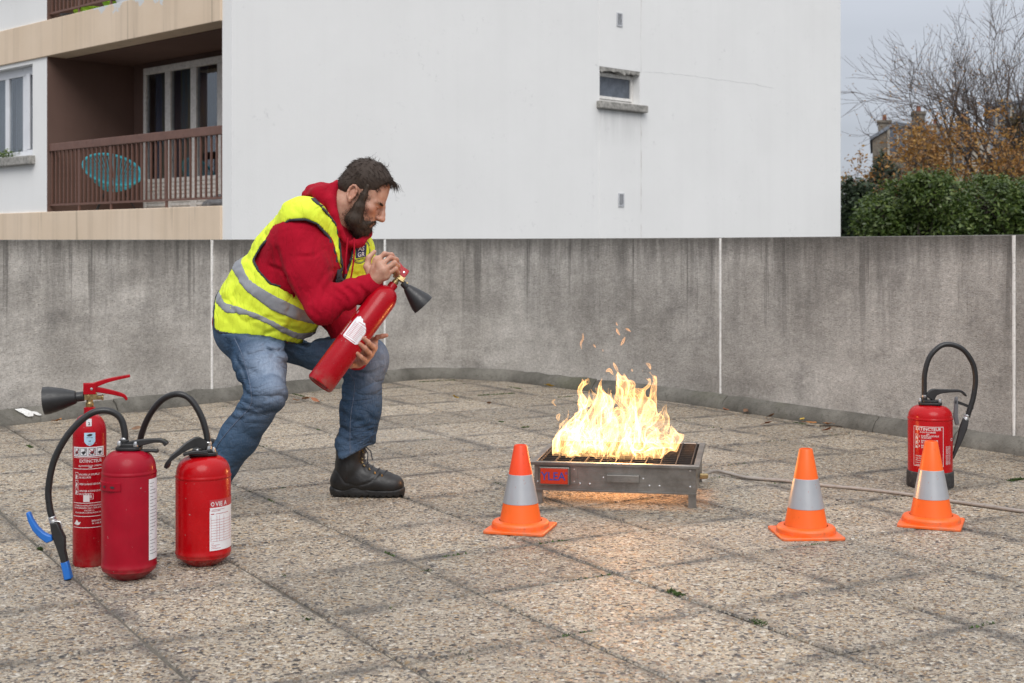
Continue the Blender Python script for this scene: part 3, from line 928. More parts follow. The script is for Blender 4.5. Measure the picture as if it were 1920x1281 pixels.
# the tall bare tree: crown from px 1660 to beyond the frame, top at py 10
Y = 36.0
tree('bare_tree', 'tall nearly bare tree with spreading twigs against the grey sky', bg(1945, Y), zof(-30, Y), (-.2, 0), .23, 5, M_ORANGE, 1300, .06,
     spread=.60, up=.05, nchild=(2, 3), boughs=[(-.8, 0, .85), (-.85, .3, .9), (-.5, -.2, 1.1), (-.1, .3, 1.3), (.35, 0, 1.2), (.6, .2, .8)], seed=5)
Y = 34.0
tree('autumn_tree', 'orange-leaved autumn birch standing behind the laurel bushes', bg(1785, Y), zof(205, Y), (0, 0), .14, 4, M_ORANGE, 12000, .11,
     spread=.7, up=.03, nchild=(2, 3), boughs=[(-.6, 0, .9), (-.3, .2, 1.1), (.2, -.2, 1.2), (.6, .1, .9), (.9, 0, .6), (-.8, 0, .7)], seed=9)
Y = 33.0
tree('autumn_tree', 'lower orange shrub tree under the bare tree by the right edge of the photo', bg(1880, Y), zof(285, Y), (0, 0), .09, 4, M_ORANGE, 7500, .11,
     spread=.7, up=.02, nchild=(2, 3), boughs=[(-.9, 0, .7), (-.3, .2, 1.0), (.4, -.2, 1.0), (.9, .1, .6)], seed=12)
Y = 44.0
shrub('evergreen_tree', 'small dark conifer in front of the old stone house', 'tree', bg(1655, Y), lobes_px(1655, Y, [(1650, 312, 18, 20), (1665, 330, 26, 26), (1640, 345, 24, 26), (1658, 295, 10, 10), (1655, 380, 36, 40)]), 2600, .16, M_YEW)
Y = 39.0
shrub('evergreen_tree', 'dark ivy-clad tree at the right edge of the photo behind the bare tree', 'tree', bg(1925, Y), lobes_px(1925, Y, [(1915, 300, 42, 60), (1925, 230, 26, 42), (1890, 340, 40, 50), (1945, 180, 30, 50)]), 4200, .15, M_OLIVE)

# old stone houses far behind
M_RUBBLE = simple('rubble_stone', (.17, .145, .115), .95, var=.3, vs=1.2, bump=.5, bs=6, dirt=((.09, .08, .07), .5))
M_ZINC = simple('zinc_roof', (.16, .18, .21), .5, var=.15, vs=.8)
M_BRICKP = simple('chimney_brick', (.22, .09, .06), .9, var=.25, vs=4)
M_STONEW = simple('pale_dressed_stone', (.36, .33, .28), .9, var=.15, vs=1)
def old_house(label, px0, px1, ptop, peak, Y, chim, wins, flank, rz=0.0):
    x0, x1 = [(p - 960) / FPX * Y for p in (px0, px1)]
    W = x1 - x0
    t = thing('stone_house', label, 'house', (x0, Y, GZ), rz)
    zt, zp = zof(ptop, Y), zof(peak, Y)
    m = MB()
    prof = [(0, 0), (W, 0), (W, zp - .4), (W * .42, zp), (0, zt)]
    vs = [(x, 0, z) for x, z in prof] + [(x, 12, z) for x, z in prof]
    n = len(prof)
    m.add(vs, [tuple(range(n)), tuple(range(n, 2 * n))[::-1]] + [(i, n + i, n + (i + 1) % n, (i + 1) % n) for i in range(n)])
    m.build('wall', flank, t, smooth=0)
    m = MB()
    top = [(-.15, zt - .05), (W * .42, zp + .02), (W + .15, zp - .35)]
    for (xa, za), (xb, zb) in zip(top, top[1:]):
        m.add([(xa, -.15, za), (xb, -.15, zb), (xb, 12.1, zb), (xa, 12.1, za), (xa, -.15, za + .2), (xb, -.15, zb + .2), (xb, 12.1, zb + .2), (xa, 12.1, za + .2)],
              [(0, 1, 5, 4), (1, 2, 6, 5), (2, 3, 7, 6), (3, 0, 4, 7), (4, 5, 6, 7), (3, 2, 1, 0)])
    roof = m.build('roof', M_ZINC, t, smooth=0)
    for f, hh in chim:
        m = MB(); cx = W * f; m.box(cx - .35, cx + .35, 1, 2.6, min(zt, zp) - .3, zp + hh); m.box(cx - .42, cx + .42, .93, 2.67, zp + hh, zp + hh + .15)
        c = m.build('chimney', M_RUBBLE, roof, smooth=0)
        m = MB()
        for q in range(3): m.lathe([(.14, zp + hh + .15), (.11, zp + hh + .6)], 10, Matrix.Translation((cx, 1.3 + q * .45, -.12)))
        m.build('chimney_pot', M_BRICKP, roof)
    for px, py in wins:
        cx, cz = (px - 960) / FPX * Y - x0, zof(py, Y)
        m = MB()
        for a in ((cx - .55, cx - .42, cz - .9, cz + .9), (cx + .42, cx + .55, cz - .9, cz + .9), (cx - .42, cx + .42, cz + .75, cz + .9), (cx - .42, cx + .42, cz - .9, cz - .75), (cx - .05, cx + .05, cz - .75, cz + .75)):
            m.box(a[0], a[1], -.08, -.01, a[2], a[3])
        w = m.build('window', M_STONEW, t, smooth=0)
        m = MB(); m.box(cx - .42, cx + .42, -.035, -.025, cz - .75, cz + .75); m.build('pane', M_FROST, w, smooth=0)
    return t
old_house('old grey-brown stone house with a slanting gable and chimneys', 1636, 1735, 262, 236, 78, [(.22, .25), (.85, .7)], [(1681, 265)], M_RUBBLE, -.26)
old_house('pale stone house with zinc mansard roof behind the orange tree', 1737, 1850, 262, 244, 84, [(.15, .3), (.6, .6)], [(1757, 268), (1802, 272), (1802, 300), (1757, 300)], M_STONEW, -.28)
old_house('blue-grey modern block glimpsed through branches at the right edge of the photo', 1850, 1990, 200, 196, 95, [], [(1880, 212)], M_ZINC, -.33)
# ================================================================== OBJECTS: extinguishers, cones, burner
def red_paint(name, col=(.37, .0025, .010), rough=.24):
    t = NT(name)
    c = t.coord('Object')
    n1 = t.noise(c, 14, 5, .6)
    cc = t.mix(t.rng(n1, .35, .65), tuple(x * .92 for x in col), tuple(min(1, x * 1.06) for x in col))
    sep = t.n('SeparateXYZ', {0: c})
    chips = t.noise(c, 120, 2, .5)
    cc = t.mix(t.rng(chips, .755, .765), cc, (.34, .32, .30))
    scr = t.noise(t.coord('Object', (1, 1, .12)), 90, 3, .6)
    cc = t.mix(t.rng(scr, .70, .74, 0, .35), cc, tuple(x * .5 for x in col))
    low = t.math('MULTIPLY', t.rng(sep.outputs[2], .0, .055, 1, 0), t.rng(t.noise(c, 26, 6, .7), .42, .62))
    cc = t.mix(t.math('MULTIPLY', low, .6), cc, (.20, .14, .11))
    t.set(col=cc, rough=t.rng(t.noise(c, 30, 6, .65), .3, .7, rough - .06, rough + .16), coat=.08, coatr=.08, spec=.24)
    t.bump(t.noise(c, 26, 3), .035, .004)
    return t.mat
M_RED = red_paint('red_gloss_paint')
M_REDB = red_paint('red_gloss_paint_dull', (.31, .002, .015), .34)
M_REDW = red_paint('red_gloss_paint_bright', (.41, .003, .006), .20)
M_BRASS = simple('brass', (.42, .31, .15), .38, .95, var=.2, vs=30, dirt=((.12, .09, .05), .4))
M_BLKP = simple('black_plastic', (.018, .018, .019), .42, var=.25, vs=30, bump=.1, bs=300)
M_HOSE = simple('black_rubber_hose', (.016, .016, .017), .36, var=.2, vs=40, bump=.25, bs=500)
M_STEEL = simple('bright_steel', (.62, .62, .62), .28, 1.0, var=.1, vs=40)
M_GALV = simple('ferrule_metal', (.55, .55, .55), .35, .9, var=.2, vs=60)
M_BLUE = simple('blue_plastic', (.015, .14, .50), .38, var=.12, vs=20)
M_GREYP = simple('grey_plastic', (.13, .135, .145), .45, var=.12, vs=20)
M_LABEL = simple('white_label', (.74, .74, .76), .45, var=.05, vs=30)
M_PRINTW = simple('white_print', (.70, .66, .66), .5, var=.06, vs=60)
M_PRINTR = simple('red_print', (.42, .03, .04), .5, var=.05)
M_PRINTK = simple('black_print', (.03, .03, .035), .5, var=.05)
M_PRINTB = simple('light_blue_print', (.40, .60, .75), .45, var=.05)
M_RUB = simple('black_rubber_boot', (.028, .028, .03), .75, var=.3, vs=20, bump=.3, bs=90, dirt=((.12, .11, .10), .45))

def text_geo(s, size, align='LEFT', space=1.0, sx=1.0, bold=.012):
    """flat letters as (verts 2D, faces)"""
    cu = bpy.data.curves.new('lettering', 'FONT')
    cu.body, cu.size, cu.align_x, cu.resolution_u, cu.space_character = s, size / .72, align, 2, space
    cu.offset = bold * size / .72
    ob = bpy.data.objects.new('lettering_tmp', cu)
    me = ob.to_mesh()
    vs = [(v.co.x * sx, v.co.y) for v in me.vertices]
    fs = [tuple(p.vertices) for p in me.polygons]
    ob.to_mesh_clear()
    bpy.data.objects.remove(ob); bpy.data.curves.remove(cu)
    return vs, fs
def wrap(rad, a0, z0):
    """map a flat (x, y) onto a cylinder; a0 = 0 looks to local -Y"""
    def f(x, y, d=0.0):
        a = a0 + x / rad
        return ((rad + d) * math.sin(a), -(rad + d) * math.cos(a), z0 + y)
    return f
class Decal:
    def __init__(self): self.mb = MB()
    def text(self, s, size, f, x, y, d, align='CENTER', sx=1.0, vertical=False):
        vs, fs = text_geo(s, size, align, sx=sx)
        if vertical: vs = [(-b, a) for a, b in vs]
        self.mb.add([f(x + a, y + b, d) for a, b in vs], fs); return self
    def rect(self, x0, x1, y0, y1, f, d, n=None):
        n = n or max(1, int(abs(x1 - x0) / .008))
        vs, fs = [], []
        for i in range(n + 1):
            x = x0 + (x1 - x0) * i / n
            vs += [f(x, y0, d), f(x, y1, d)]
        for i in range(n): fs.append((2 * i, 2 * i + 2, 2 * i + 3, 2 * i + 1))
        self.mb.add(vs, fs); return self
    def frame(self, x0, x1, y0, y1, w, f, d):
        self.rect(x0, x1, y0, y0 + w, f, d); self.rect(x0, x1, y1 - w, y1, f, d)
        self.rect(x0, x0 + w, y0 + w, y1 - w, f, d, 1); self.rect(x1 - w, x1, y0 + w, y1 - w, f, d, 1); return self
    def poly(self, pts, f, d):
        P = np.array(pts); xs_ = np.linspace(P[:, 0].min() + 1e-6, P[:, 0].max() - 1e-6, max(2, int(np.ptp(P[:, 0]) / .005) + 2))
        prev = None
        for x in xs_:                                   # sliced upright, so that it follows the curve it lies on
            ys = []
            for (xa, ya), (xb, yb) in zip(pts, list(pts[1:]) + [pts[0]]):
                if (xa <= x) != (xb <= x): ys.append(ya + (yb - ya) * (x - xa) / (xb - xa))
            if len(ys) < 2: continue
            cur = (f(x, min(ys), d), f(x, max(ys), d))
            if prev: self.mb.add([prev[0], cur[0], cur[1], prev[1]], [(0, 1, 2, 3)])
            prev = cur
        return self
    def build(self, name, mat, parent): return self.mb.build(name, mat, parent, smooth=0)

# ---- CO2 extinguisher: slim cylinder, brass valve, lever pair, horn
def co2(name, label, rad, hbody, group, loc, rz, horn_pts, horn_r, levers, red=M_RED, base_disc=False):
    t = thing(name, label, 'fire extinguisher', loc, rz, group)
    m = MB()
    hs = hbody - .085
    prof = [(rad * .90, .004), (rad * .93, .0), (rad, .008), (rad, hs)]
    for k in range(1, 9):
        a = k / 8 * math.pi / 2
        prof.append((rad * .36 + rad * .64 * math.cos(a), hs + .062 * math.sin(a)))
    prof += [(rad * .345, hs + .064), (rad * .345, hbody), (rad * .30, hbody + .002)]
    if base_disc: prof = [(.0001, .010), (rad * .62, .010), (rad * .66, .004), (rad * .86, .004)] + prof[1:]
    m.lathe(prof, 48)
    m.build('cylinder', red, t, smooth=40)
    m = MB()
    m.lathe([(rad * .22, hbody + .001), (rad * .24, hbody + .004), (rad * .24, hbody + .016), (rad * .19, hbody + .018), (rad * .19, hbody + .026)], 20)
    m.box(-.022, .024, -.012, .012, hbody + .026, hbody + .050)
    m.lathe([(.0075, 0), (.0075, .016), (.010, .016), (.010, .022)], 6, Matrix.Translation((.022, 0, hbody + .032)) @ Matrix.Rotation(R(90), 4, 'Y'))
    m.lathe([(.008, 0), (.008, .02)], 10, Matrix.Translation((-.020, 0, hbody + .040)) @ Matrix.Rotation(R(-90), 4, 'Y'))
    m.lathe([(.006, 0), (.006, .008)], 8, Matrix.Translation((-.004, -.010, hbody + .038)) @ Matrix.Rotation(R(90), 4, 'X'))
    m.build('valve', M_BRASS, t, smooth=40, bev=.0015)
    for nm, pts in levers:
        m = MB()
        P = catmull(pts, 5)
        w = .0105 if nm == 'lever' else .0085
        vs, fs = [], []
        for i, p in enumerate(P):
            a = P[max(i - 1, 0)]; b = P[min(i + 1, len(P) - 1)]
            tx, tz = b[0] - a[0], b[2] - a[2]; l_ = math.hypot(tx, tz); nx_, nz_ = -tz / l_, tx / l_
            hgt = .0075 * (1.35 - .8 * i / (len(P) - 1))
            for s_, h_ in ((-1, -1), (1, -1), (1, 1), (-1, 1)): vs.append((p[0] + nx_ * hgt * h_, p[1] + s_ * w, p[2] + nz_ * hgt * h_))
        for i in range(len(P) - 1):
            for k in range(4): fs.append((4 * i + k, 4 * i + (k + 1) % 4, 4 * (i + 1) + (k + 1) % 4, 4 * (i + 1) + k))
        fs += [(3, 2, 1, 0), tuple(4 * (len(P) - 1) + k for k in range(4))]
        m.add(vs, fs)
        if nm == 'lever':
            for s_ in (-1, 1): m.box(-.020, .020, s_ * .0125 - .0012, s_ * .0125 + .0012, hbody + .044, hbody + .080)
        lv = m.build(nm, red, t, smooth=40, bev=.002)
        if nm == 'lever':
            m = MB(); m.lathe([(.0001, .0), (.0045, .001), (.0045, .031), (.0001, .032)], 10, Matrix.Translation((.006, .016, hbody + .062)) @ Matrix.Rotation(R(90), 4, 'X')); m.build('rivet', M_STEEL, lv)
    # diffuser horn: round neck that opens into a faceted bell
    a, b = [Vector(p) for p in horn_pts]
    ax = (b - a); Lh = ax.length; q = ax.to_track_quat('Z', 'Y').to_matrix().to_4x4()
    m = MB()
    r0, r1 = horn_r
    m.lathe([(r0 * .6, -.012), (r0 * .95, -.010), (r0 * .95, .012), (r0 * 1.25, .016)], 20, Matrix.Translation(a) @ q)
    m.lathe([(r0 * 1.25, .016), (r0 * 1.3 + (r1 - r0) * .45, Lh * .5), (r1 * .97, Lh * .84), (r1, Lh), (r1 * .90, Lh), (r1 * .8, Lh * .8), (r0 * .6, .03)], 30, Matrix.Translation(a) @ q, closed=False)
    m.build('horn', M_BLKP, t, smooth=40)
    return t

base = gnd(168, 1058)
ROT_A = math.atan2(base[0], -(-base[1])) if False else 0.0
cam_ang = lambda p: math.atan2(p[0], p[1])          # turn so that local -Y faces the camera
cA = co2('fire_extinguisher', 'tall slim red extinguisher with printed white instructions and black horn, behind the leftmost hose', .0535, .515, 'slim red extinguishers with horn',
         base, -cam_ang(base), [(-.028, -.004, .552), (-.142, .012, .540)], (.017, .046),
         [('lever', [(-.012, 0, .578), (.02, 0, .590), (.06, 0, .603), (.128, .0, .616)]), ('handle', [(-.016, 0, .578), (.03, 0, .572), (.08, 0, .560), (.108, 0, .550), (.118, 0, .536)])])
zz = lambda py: CAM_Z - (py - HOR) * 4.445 / FPX
fA = wrap(.0535, 0, 0)
W_ = Decal(); K_ = Decal(); L_ = Decal(); Bd = Decal(); Rr = Decal()
x0, x1 = -.062, .058
for py in (859, 880, 944, 969, 990): W_.rect(x0, x1, zz(py) - .0009, zz(py) + .0009, fA, .0005)
W_.text('EXTINCTEUR', .0105, fA, .004, zz(868), .0006, sx=.86)
W_.text('2kg DIOXYDE DE CARBONE', .0052, fA, .002, zz(875.5), .0006, sx=.86)
W_.text('34B', .0055, fA, .002, zz(880), .0006) if False else None
W_.text('34B', .005, fA, .002, zz(879) + .0015, .0006)
for s_, py in (('ENLEVER LA GOUPILLE', 892), ('DE SECURITE', 897.5), ('VISER LA BASE DES FLAMMES', 910), ('APPUYER A FOND LE LEVIER', 923), ('DU ROBINET', 928.5)):
    W_.text(s_, .0060, fA, -.034, zz(py), .0006, 'LEFT', .78)
for k, py in enumerate((893, 908, 922)):
    W_.frame(-.052, -.038, zz(py) - .011, zz(py) + .011, .0013, fA, .0005)
    W_.poly([(-.050, zz(py) - .008), (-.045, zz(py) - .009), (-.041, zz(py) - .002), (-.044, zz(py) + .007), (-.048, zz(py) + .002)], fA, .0006)
for s_, py in (('UTILISABLE SUR INSTALLATION ELECTRIQUE SOUS', 950), ('TENSION INFERIEURE A 1000 V. TENIR LE DIFFUSEUR', 954.5), ('A PLUS DE 1 m.', 959), ('NE PAS EXPOSER A UNE SOURCE DE CHALEUR', 963.5)):
    W_.text(s_, .0048, fA, -.001, zz(py), .0006, sx=.72)
W_.text('28250 SENONCHES', .0055, fA, .030, zz(979), .0006, sx=.74); W_.text('Tel : 0 820 90 18 18', .0055, fA, .030, zz(984), .0006, sx=.74)
W_.poly([(-.058, zz(984)), (-.04, zz(986)), (-.03, zz(983)), (-.028, zz(979)), (-.036, zz(981)), (-.044, zz(975)), (-.05, zz(980))], fA, .0006)
W_.rect(-.020, .000, zz(944) + .004, zz(944) + .026, fA, .0005); W_.frame(-.004, .012, zz(944) + .012, zz(944) + .030, .0012, fA, .0008)
W_.text('B', .009, fA, .004, zz(944) + .0165, .0008)
L_.rect(x0 + .002, .050, zz(857), zz(839), fA, .0006)
N_ = Decal(); N_.rect(-.010, .006, zz(800), zz(786), wrap(.0475, 0, 0), .003); N_.build('number_sticker', M_LABEL, cA)
for k, xx in enumerate((-.044, -.019, .008, .034)):
    K_.frame(xx - .011, xx + .011, zz(848) - .012, zz(848) + .012, .0014, fA, .0009)
    K_.poly([(xx - .008, zz(848) - .002), (xx, zz(848) - .010), (xx + .008, zz(848) - .001), (xx + .003, zz(848) + .003), (xx - .004, zz(848) + .001)], fA, .0009)
    if k < 3: K_.text('ABC'[k], .0085, fA, xx + .006, zz(848) + .002, .001)
for xx in (-.044, .008):
    for s_ in (-1, 1): Rr.poly([(xx - .011, zz(848) - s_ * .011 - .0012), (xx - .011, zz(848) - s_ * .011 + .0012), (xx + .011, zz(848) + s_ * .011 + .0012), (xx + .011, zz(848) + s_ * .011 - .0012)], fA, .0013)
K_.text('2', .0095, wrap(.0475, 0, 0), -.0015, zz(797.5), .0042)
Bd.poly([(-.017, zz(812)), (.018, zz(812)), (.018, zz(828)), (.012, zz(834)), (.0005, zz(837)), (-.011, zz(834)), (-.017, zz(828))][::-1], fA, .0006)
K_.poly([(.0005 + .0095 * math.cos(a), zz(816.5) + .0042 * math.sin(a) + .001 * math.cos(a)) for a in np.linspace(0, 6.283, 18)[:-1]], fA, .0009)
K_.text('65', .005, fA, .0005, zz(829), .0011)
K_.text('EXTINCTEURS', .0028, fA, .0005, zz(822), .001, sx=.8); K_.text('NF 012', .0026, fA, .0005, zz(834), .001)
W_.build('lettering', M_PRINTW, cA); L_.build('sticker', M_LABEL, cA); K_.build('pictogram_print', M_PRINTK, cA); Bd.build('badge_sticker', M_PRINTB, cA); Rr.build('strike_mark', M_PRINTR, cA)

# ---- stored-pressure extinguishers: wide shell with rolled seams, black head, hose
def shell(name, label, rad, zs, loc, rz, red, group, foot=True, boot=False, seg=48):
    """zs = (lower seam, upper seam, top of the dome)"""
    t = thing(name, label, 'fire extinguisher', loc, rz, group)
    zl, zu, zt = zs
    m = MB()
    p = []
    if boot: p += [(rad * .9, .01), (rad, .02)]
    else:
        p += [(.0001, .014), (rad * .42, .006), (rad * .52, .0), (rad * .60, .004), (rad * .80, .016), (rad * .93, zl * .62), (rad * .985, zl - .012)]
    if not boot: p += [(rad * .99, zl - .006), (rad * 1.018, zl - .003), (rad * 1.018, zl + .003), (rad, zl + .007)]
    p += [(rad, zl + .02), (rad, zu - .008), (rad * .992, zu - .005), (rad * 1.014, zu - .002), (rad * 1.014, zu + .003), (rad * .985, zu + .007)]
    for k in range(0, 9):
        a = (k / 8) * math.pi / 2
        p.append((rad * .36 + rad * .625 * math.cos(a) ** .85 if k < 8 else rad * .36, zu + .008 + (zt - zu - .008) * math.sin(a)))
    p += [(rad * .33, zt + .002), (rad * .33, zt + .006), (.0001, zt + .006)]
    m.lathe(p, seg)
    m.build('shell', red, t, smooth=40)
    return t
def bolt_at(t, x, y, z):
    m = MB(); m.lathe([(.008, 0), (.008, .006), (.0065, .0065), (.0065, .010), (.0045, .015), (.0001, .016)], 8, Matrix.Translation((x, y, z))); m.build('bolt', M_STEEL, t, smooth=30)
def plate(t, z, L, Wd, rz=0):
    m = MB()
    pts = []
    for k in range(24):
        a = 2 * math.pi * k / 24
        c, s = math.cos(a), math.sin(a)
        pts.append((math.copysign(abs(c) ** .6, c) * L, math.copysign(abs(s) ** .6, s) * Wd))
    m.prism(pts, z, z + .010); m.prism([(x * .72, y * .8) for x, y in pts], z + .010, z + .020)
    o = m.build('head_plate', M_BLKP, t, smooth=30, bev=.002); o.rotation_euler.z = rz
    return o
def ribbon_lever(t, name, pts, w, hts, mat=M_BLKP, n=5):
    P = catmull(pts, n); H = np.interp(np.linspace(0, 1, len(P)), np.linspace(0, 1, len(hts)), hts)
    m = MB(); vs, fs = [], []
    for i, p in enumerate(P):
        a = P[max(i - 1, 0)]; b = P[min(i + 1, len(P) - 1)]
        tg = Vector(b) - Vector(a); tg.normalize(); sd = tg.cross(Vector((0, 0, 1))); 
        if sd.length < 1e-3: sd = Vector((0, 1, 0))
        sd.normalize(); up = sd.cross(tg).normalized()
        for s_, h_ in ((-1, -1), (1, -1), (1, 1), (-1, 1)): vs.append(Vector(p) + sd * (w * s_) + up * (H[i] * h_))
    for i in range(len(P) - 1):
        for k in range(4): fs.append((4 * i + k, 4 * i + (k + 1) % 4, 4 * (i + 1) + (k + 1) % 4, 4 * (i + 1) + k))
    fs += [(3, 2, 1, 0), tuple(4 * (len(P) - 1) + k for k in range(4))]
    m.add(vs, fs)
    return m.build(name, mat, t, smooth=40, bev=.0025)
def hose(t, pts, r=.0105, n=8, ends=None):
    m = MB(); P = catmull(pts, n); m.tube(P, r, 14)
    for k in range(0, 0): pass
    o = m.build('hose', M_HOSE, t, smooth=60)
    return P
def ferrule(t, p, d, L, r):
    q = Vector(d).normalized().to_track_quat('Z', 'Y').to_matrix().to_4x4()
    m = MB(); m.lathe([(r * .9, 0), (r, .002), (r, L * .4), (r * .96, L * .45), (r, L * .5), (r, L - .002), (r * .9, L)], 18, Matrix.Translation(p) @ q); m.build('ferrule', M_GALV, t, smooth=30)

# B: nearest red powder extinguisher with the blue-levered nozzle
bB = gnd(242, 1083); YB = bB[1]
def rel(b, px, py, dy=0.0):
    p = at(px, py, b[1] + dy); return tuple(p - b)
tB = shell('fire_extinguisher', 'nearest dull red extinguisher with dented bracket strip and blue-levered hose nozzle', .0845, (.042, .333, .402), bB, 0, M_REDB, 'wide red extinguishers')
plate(tB, .404, .040, .034)
bolt_at(tB, -.026, -.018, .418); bolt_at(tB, .026, -.02, .416)
ribbon_lever(tB, 'lever', [rel(bB, 232, 846), rel(bB, 245, 836), rel(bB, 265, 830), rel(bB, 290, 826), rel(bB, 306, 827), rel(bB, 313, 834)], .012, [.010, .014, .010, .006, .006, .007])
ribbon_lever(tB, 'handle', [rel(bB, 240, 849), rel(bB, 262, 846), rel(bB, 280, 845), rel(bB, 297, 846)], .010, [.008, .006, .004, .005])
m = MB(); m.lathe([(.016, .40), (.016, .432), (.012, .436)], 20, Matrix.Translation((-.016, 0, 0))); m.build('valve_neck', M_BLKP, tB)
ferrule(tB, Vector(rel(bB, 233, 836)), (0, 0, 1), .026, .0115)
nz0 = -.02
hB = [rel(bB, 233, 832), rel(bB, 234, 812), rel(bB, 225, 783), rel(bB, 200, 770, -.01), rel(bB, 168, 777, -.02), rel(bB, 130, 812, -.03), rel(bB, 102, 862, -.035), rel(bB, 91, 915, -.037), rel(bB, 93, 950, -.038), rel(bB, 98, 972, -.038)]
hose(tB, hB, .0105)
ferrule(tB, Vector(rel(bB, 97, 969, -.038)), Vector(rel(bB, 101, 981, -.038)) - Vector(rel(bB, 97, 969, -.038)), .022, .012)
def gun(t, b, pts, widths, mat, name, thick=.011, bev=.004):
    """flat nozzle piece: outline built from a centre line and half widths, extruded in depth"""
    P = [Vector(p) for p in pts]
    vs, fs = [], []
    for i, p in enumerate(P):
        a = P[max(i - 1, 0)]; c = P[min(i + 1, len(P) - 1)]
        tg = (c - a).normalized(); sd = Vector((tg.z, 0, -tg.x)).normalized()
        for s_, y_ in ((-1, -1), (1, -1), (1, 1), (-1, 1)):
            w = widths[i][0] if s_ < 0 else widths[i][1]
            vs.append(p + sd * (w * s_) + Vector((0, thick * y_, 0)))
    n = len(P)
    for i in range(n - 1):
        for k in range(4): fs.append((4 * i + k, 4 * i + (k + 1) % 4, 4 * (i + 1) + (k + 1) % 4, 4 * (i + 1) + k))
    fs += [(3, 2, 1, 0), tuple(4 * (n - 1) + k for k in range(4))]
    m = MB(); m.add(vs, fs)
    return m.build(name, mat, t, smooth=40, bev=bev)
dz = -.040
g = gun(tB, bB, [rel(bB, 102, 979, dz), rel(bB, 105, 995, dz), rel(bB, 109, 1012, dz), rel(bB, 116, 1032, dz), rel(bB, 121, 1050, dz), rel(bB, 122, 1056, dz)],
        [(.012, .012), (.018, .013), (.024, .012), (.012, .011), (.010, .010), (.010, .010)], M_BLKP, 'nozzle', .012)
gun(tB, bB, [rel(bB, 121, 1052, dz), rel(bB, 125, 1068, dz), rel(bB, 129, 1086, dz)], [(.011, .011), (.0115, .0115), (.012, .012)], M_BLUE, 'nozzle_tip', .0125)
m = MB(); m.lathe([(.006, 0), (.006, .012)], 12, Matrix.Translation(Vector(rel(bB, 129.3, 1087, dz))) @ Matrix.Rotation(R(180), 4, 'X')); m.build('outlet', M_BLKP, tB)
gun(tB, bB, [rel(bB, 53, 960, dz), rel(bB, 58, 975, dz), rel(bB, 67, 991, dz), rel(bB, 79, 1003, dz), rel(bB, 90, 1010, dz), rel(bB, 99, 1008, dz)],
    [(.006, .006), (.008, .008), (.010, .010), (.011, .011), (.013, .014), (.008, .010)], M_BLUE, 'trigger', .010)
ribbon_lever(tB, 'spring_clip', [rel(bB, 101, 978, dz - .012), rel(bB, 113, 979, dz - .012), rel(bB, 117, 993, dz - .012)], .002, [.002, .002], M_STEEL)
fB = wrap(.0845, 0, 0)
zB = lambda py: CAM_Z - (py - HOR) * (YB - .05) / FPX
m = MB()
vs, fs = [], []
xs = np.linspace(-.105, -.002, 22)
for x in xs:
    d = .003 + .004 * (x > -.09) * (x < -.02) * abs(math.sin((x + .09) * 90)) ** .5
    vs += [fB(x, zB(919), .0005), fB(x, zB(918), d), fB(x, zB(903), d), fB(x, zB(902), .0005)]
for i in range(len(xs) - 1):
    for k in range(3): fs.append((4 * i + k, 4 * (i + 1) + k, 4 * (i + 1) + k + 1, 4 * i + k + 1))
m.add(vs, fs); br = m.build('bracket_strip', M_REDB, tB, smooth=30)
D = Decal()
for xx in (-.078, -.056, -.026):
    D.poly([(xx + (.008 if xx == -.026 else .0055) * math.cos(a), zB(910.5) + .0038 * math.sin(a)) for a in np.linspace(0, 6.283, 14)[:-1]], fB, .0078)
D.build('slot', M_PRINTK, br)
D = Decal(); D.rect(.0845 * 1.05, .0845 * 2.2, zB(1052), zB(900), fB, .0006); lb = D.build('label', M_LABEL, tB)
D = Decal()
for k in range(22):
    y_ = zB(908 + k * 6.3); D.rect(.0845 * 1.10, .0845 * (1.15 + .5 * RNG.random()), y_ - .0006, y_ + .0006, fB, .0011)
D.build('print_line', M_PRINTK, lb)

# C: right one of the front three
bC = gnd(381, 1057); YC = bC[1]
tC = shell('fire_extinguisher', 'glossy red extinguisher with white maintenance label standing behind the man\'s rear foot', .0895, (.042, .290, .356), bC, 0, M_REDW, 'wide red extinguishers')
tC['label'] = "glossy red extinguisher with white maintenance label, in front of the man's rear leg"
plate(tC, .358, .047, .036, R(12))
bolt_at(tC, -.012, -.034, .368); bolt_at(tC, .036, -.010, .370)
ribbon_lever(tC, 'lever', [rel(bC, 386, 838, -.01), rel(bC, 372, 829, -.02), rel(bC, 356, 834, -.03), rel(bC, 338, 846, -.04), rel(bC, 320, 861, -.05), rel(bC, 312, 877, -.05)], .014, [.012, .017, .012, .008, .006, .006])
ribbon_lever(tC, 'handle', [rel(bC, 388, 850, -.03), rel(bC, 366, 848, -.045), rel(bC, 352, 850, -.05), rel(bC, 344, 853, -.052)], .014, [.006, .006, .005, .005])
m = MB(); m.lathe([(.017, .36), (.017, .385), (.013, .39)], 20, Matrix.Translation((.012, .01, 0))); m.build('valve_neck', M_BLKP, tC)
ferrule(tC, Vector(rel(bC, 390, 843)), (0, 0, 1), .026, .012)
hose(tC, [rel(bC, 390, 838), rel(bC, 387, 812), rel(bC, 376, 778), rel(bC, 356, 748), rel(bC, 332, 739), rel(bC, 304, 750, .02), rel(bC, 281, 778, .04), rel(bC, 267, 810, .06), rel(bC, 260, 845, .08), rel(bC, 258, 900, .09), rel(bC, 262, 960, .09)], .0105)
gun(tC, bC, [rel(bC, 262, 958, .09), rel(bC, 264, 980, .09), rel(bC, 270, 1020, .09), rel(bC, 272, 1040, .09)], [(.012, .012), (.018, .018), (.01, .01), (.009, .009)], M_BLKP, 'nozzle')
fC = wrap(.0895, 0, 0); zC = lambda py: CAM_Z - (py - HOR) * (YC - .06) / FPX
aL = .0895 * (.26 + .15)
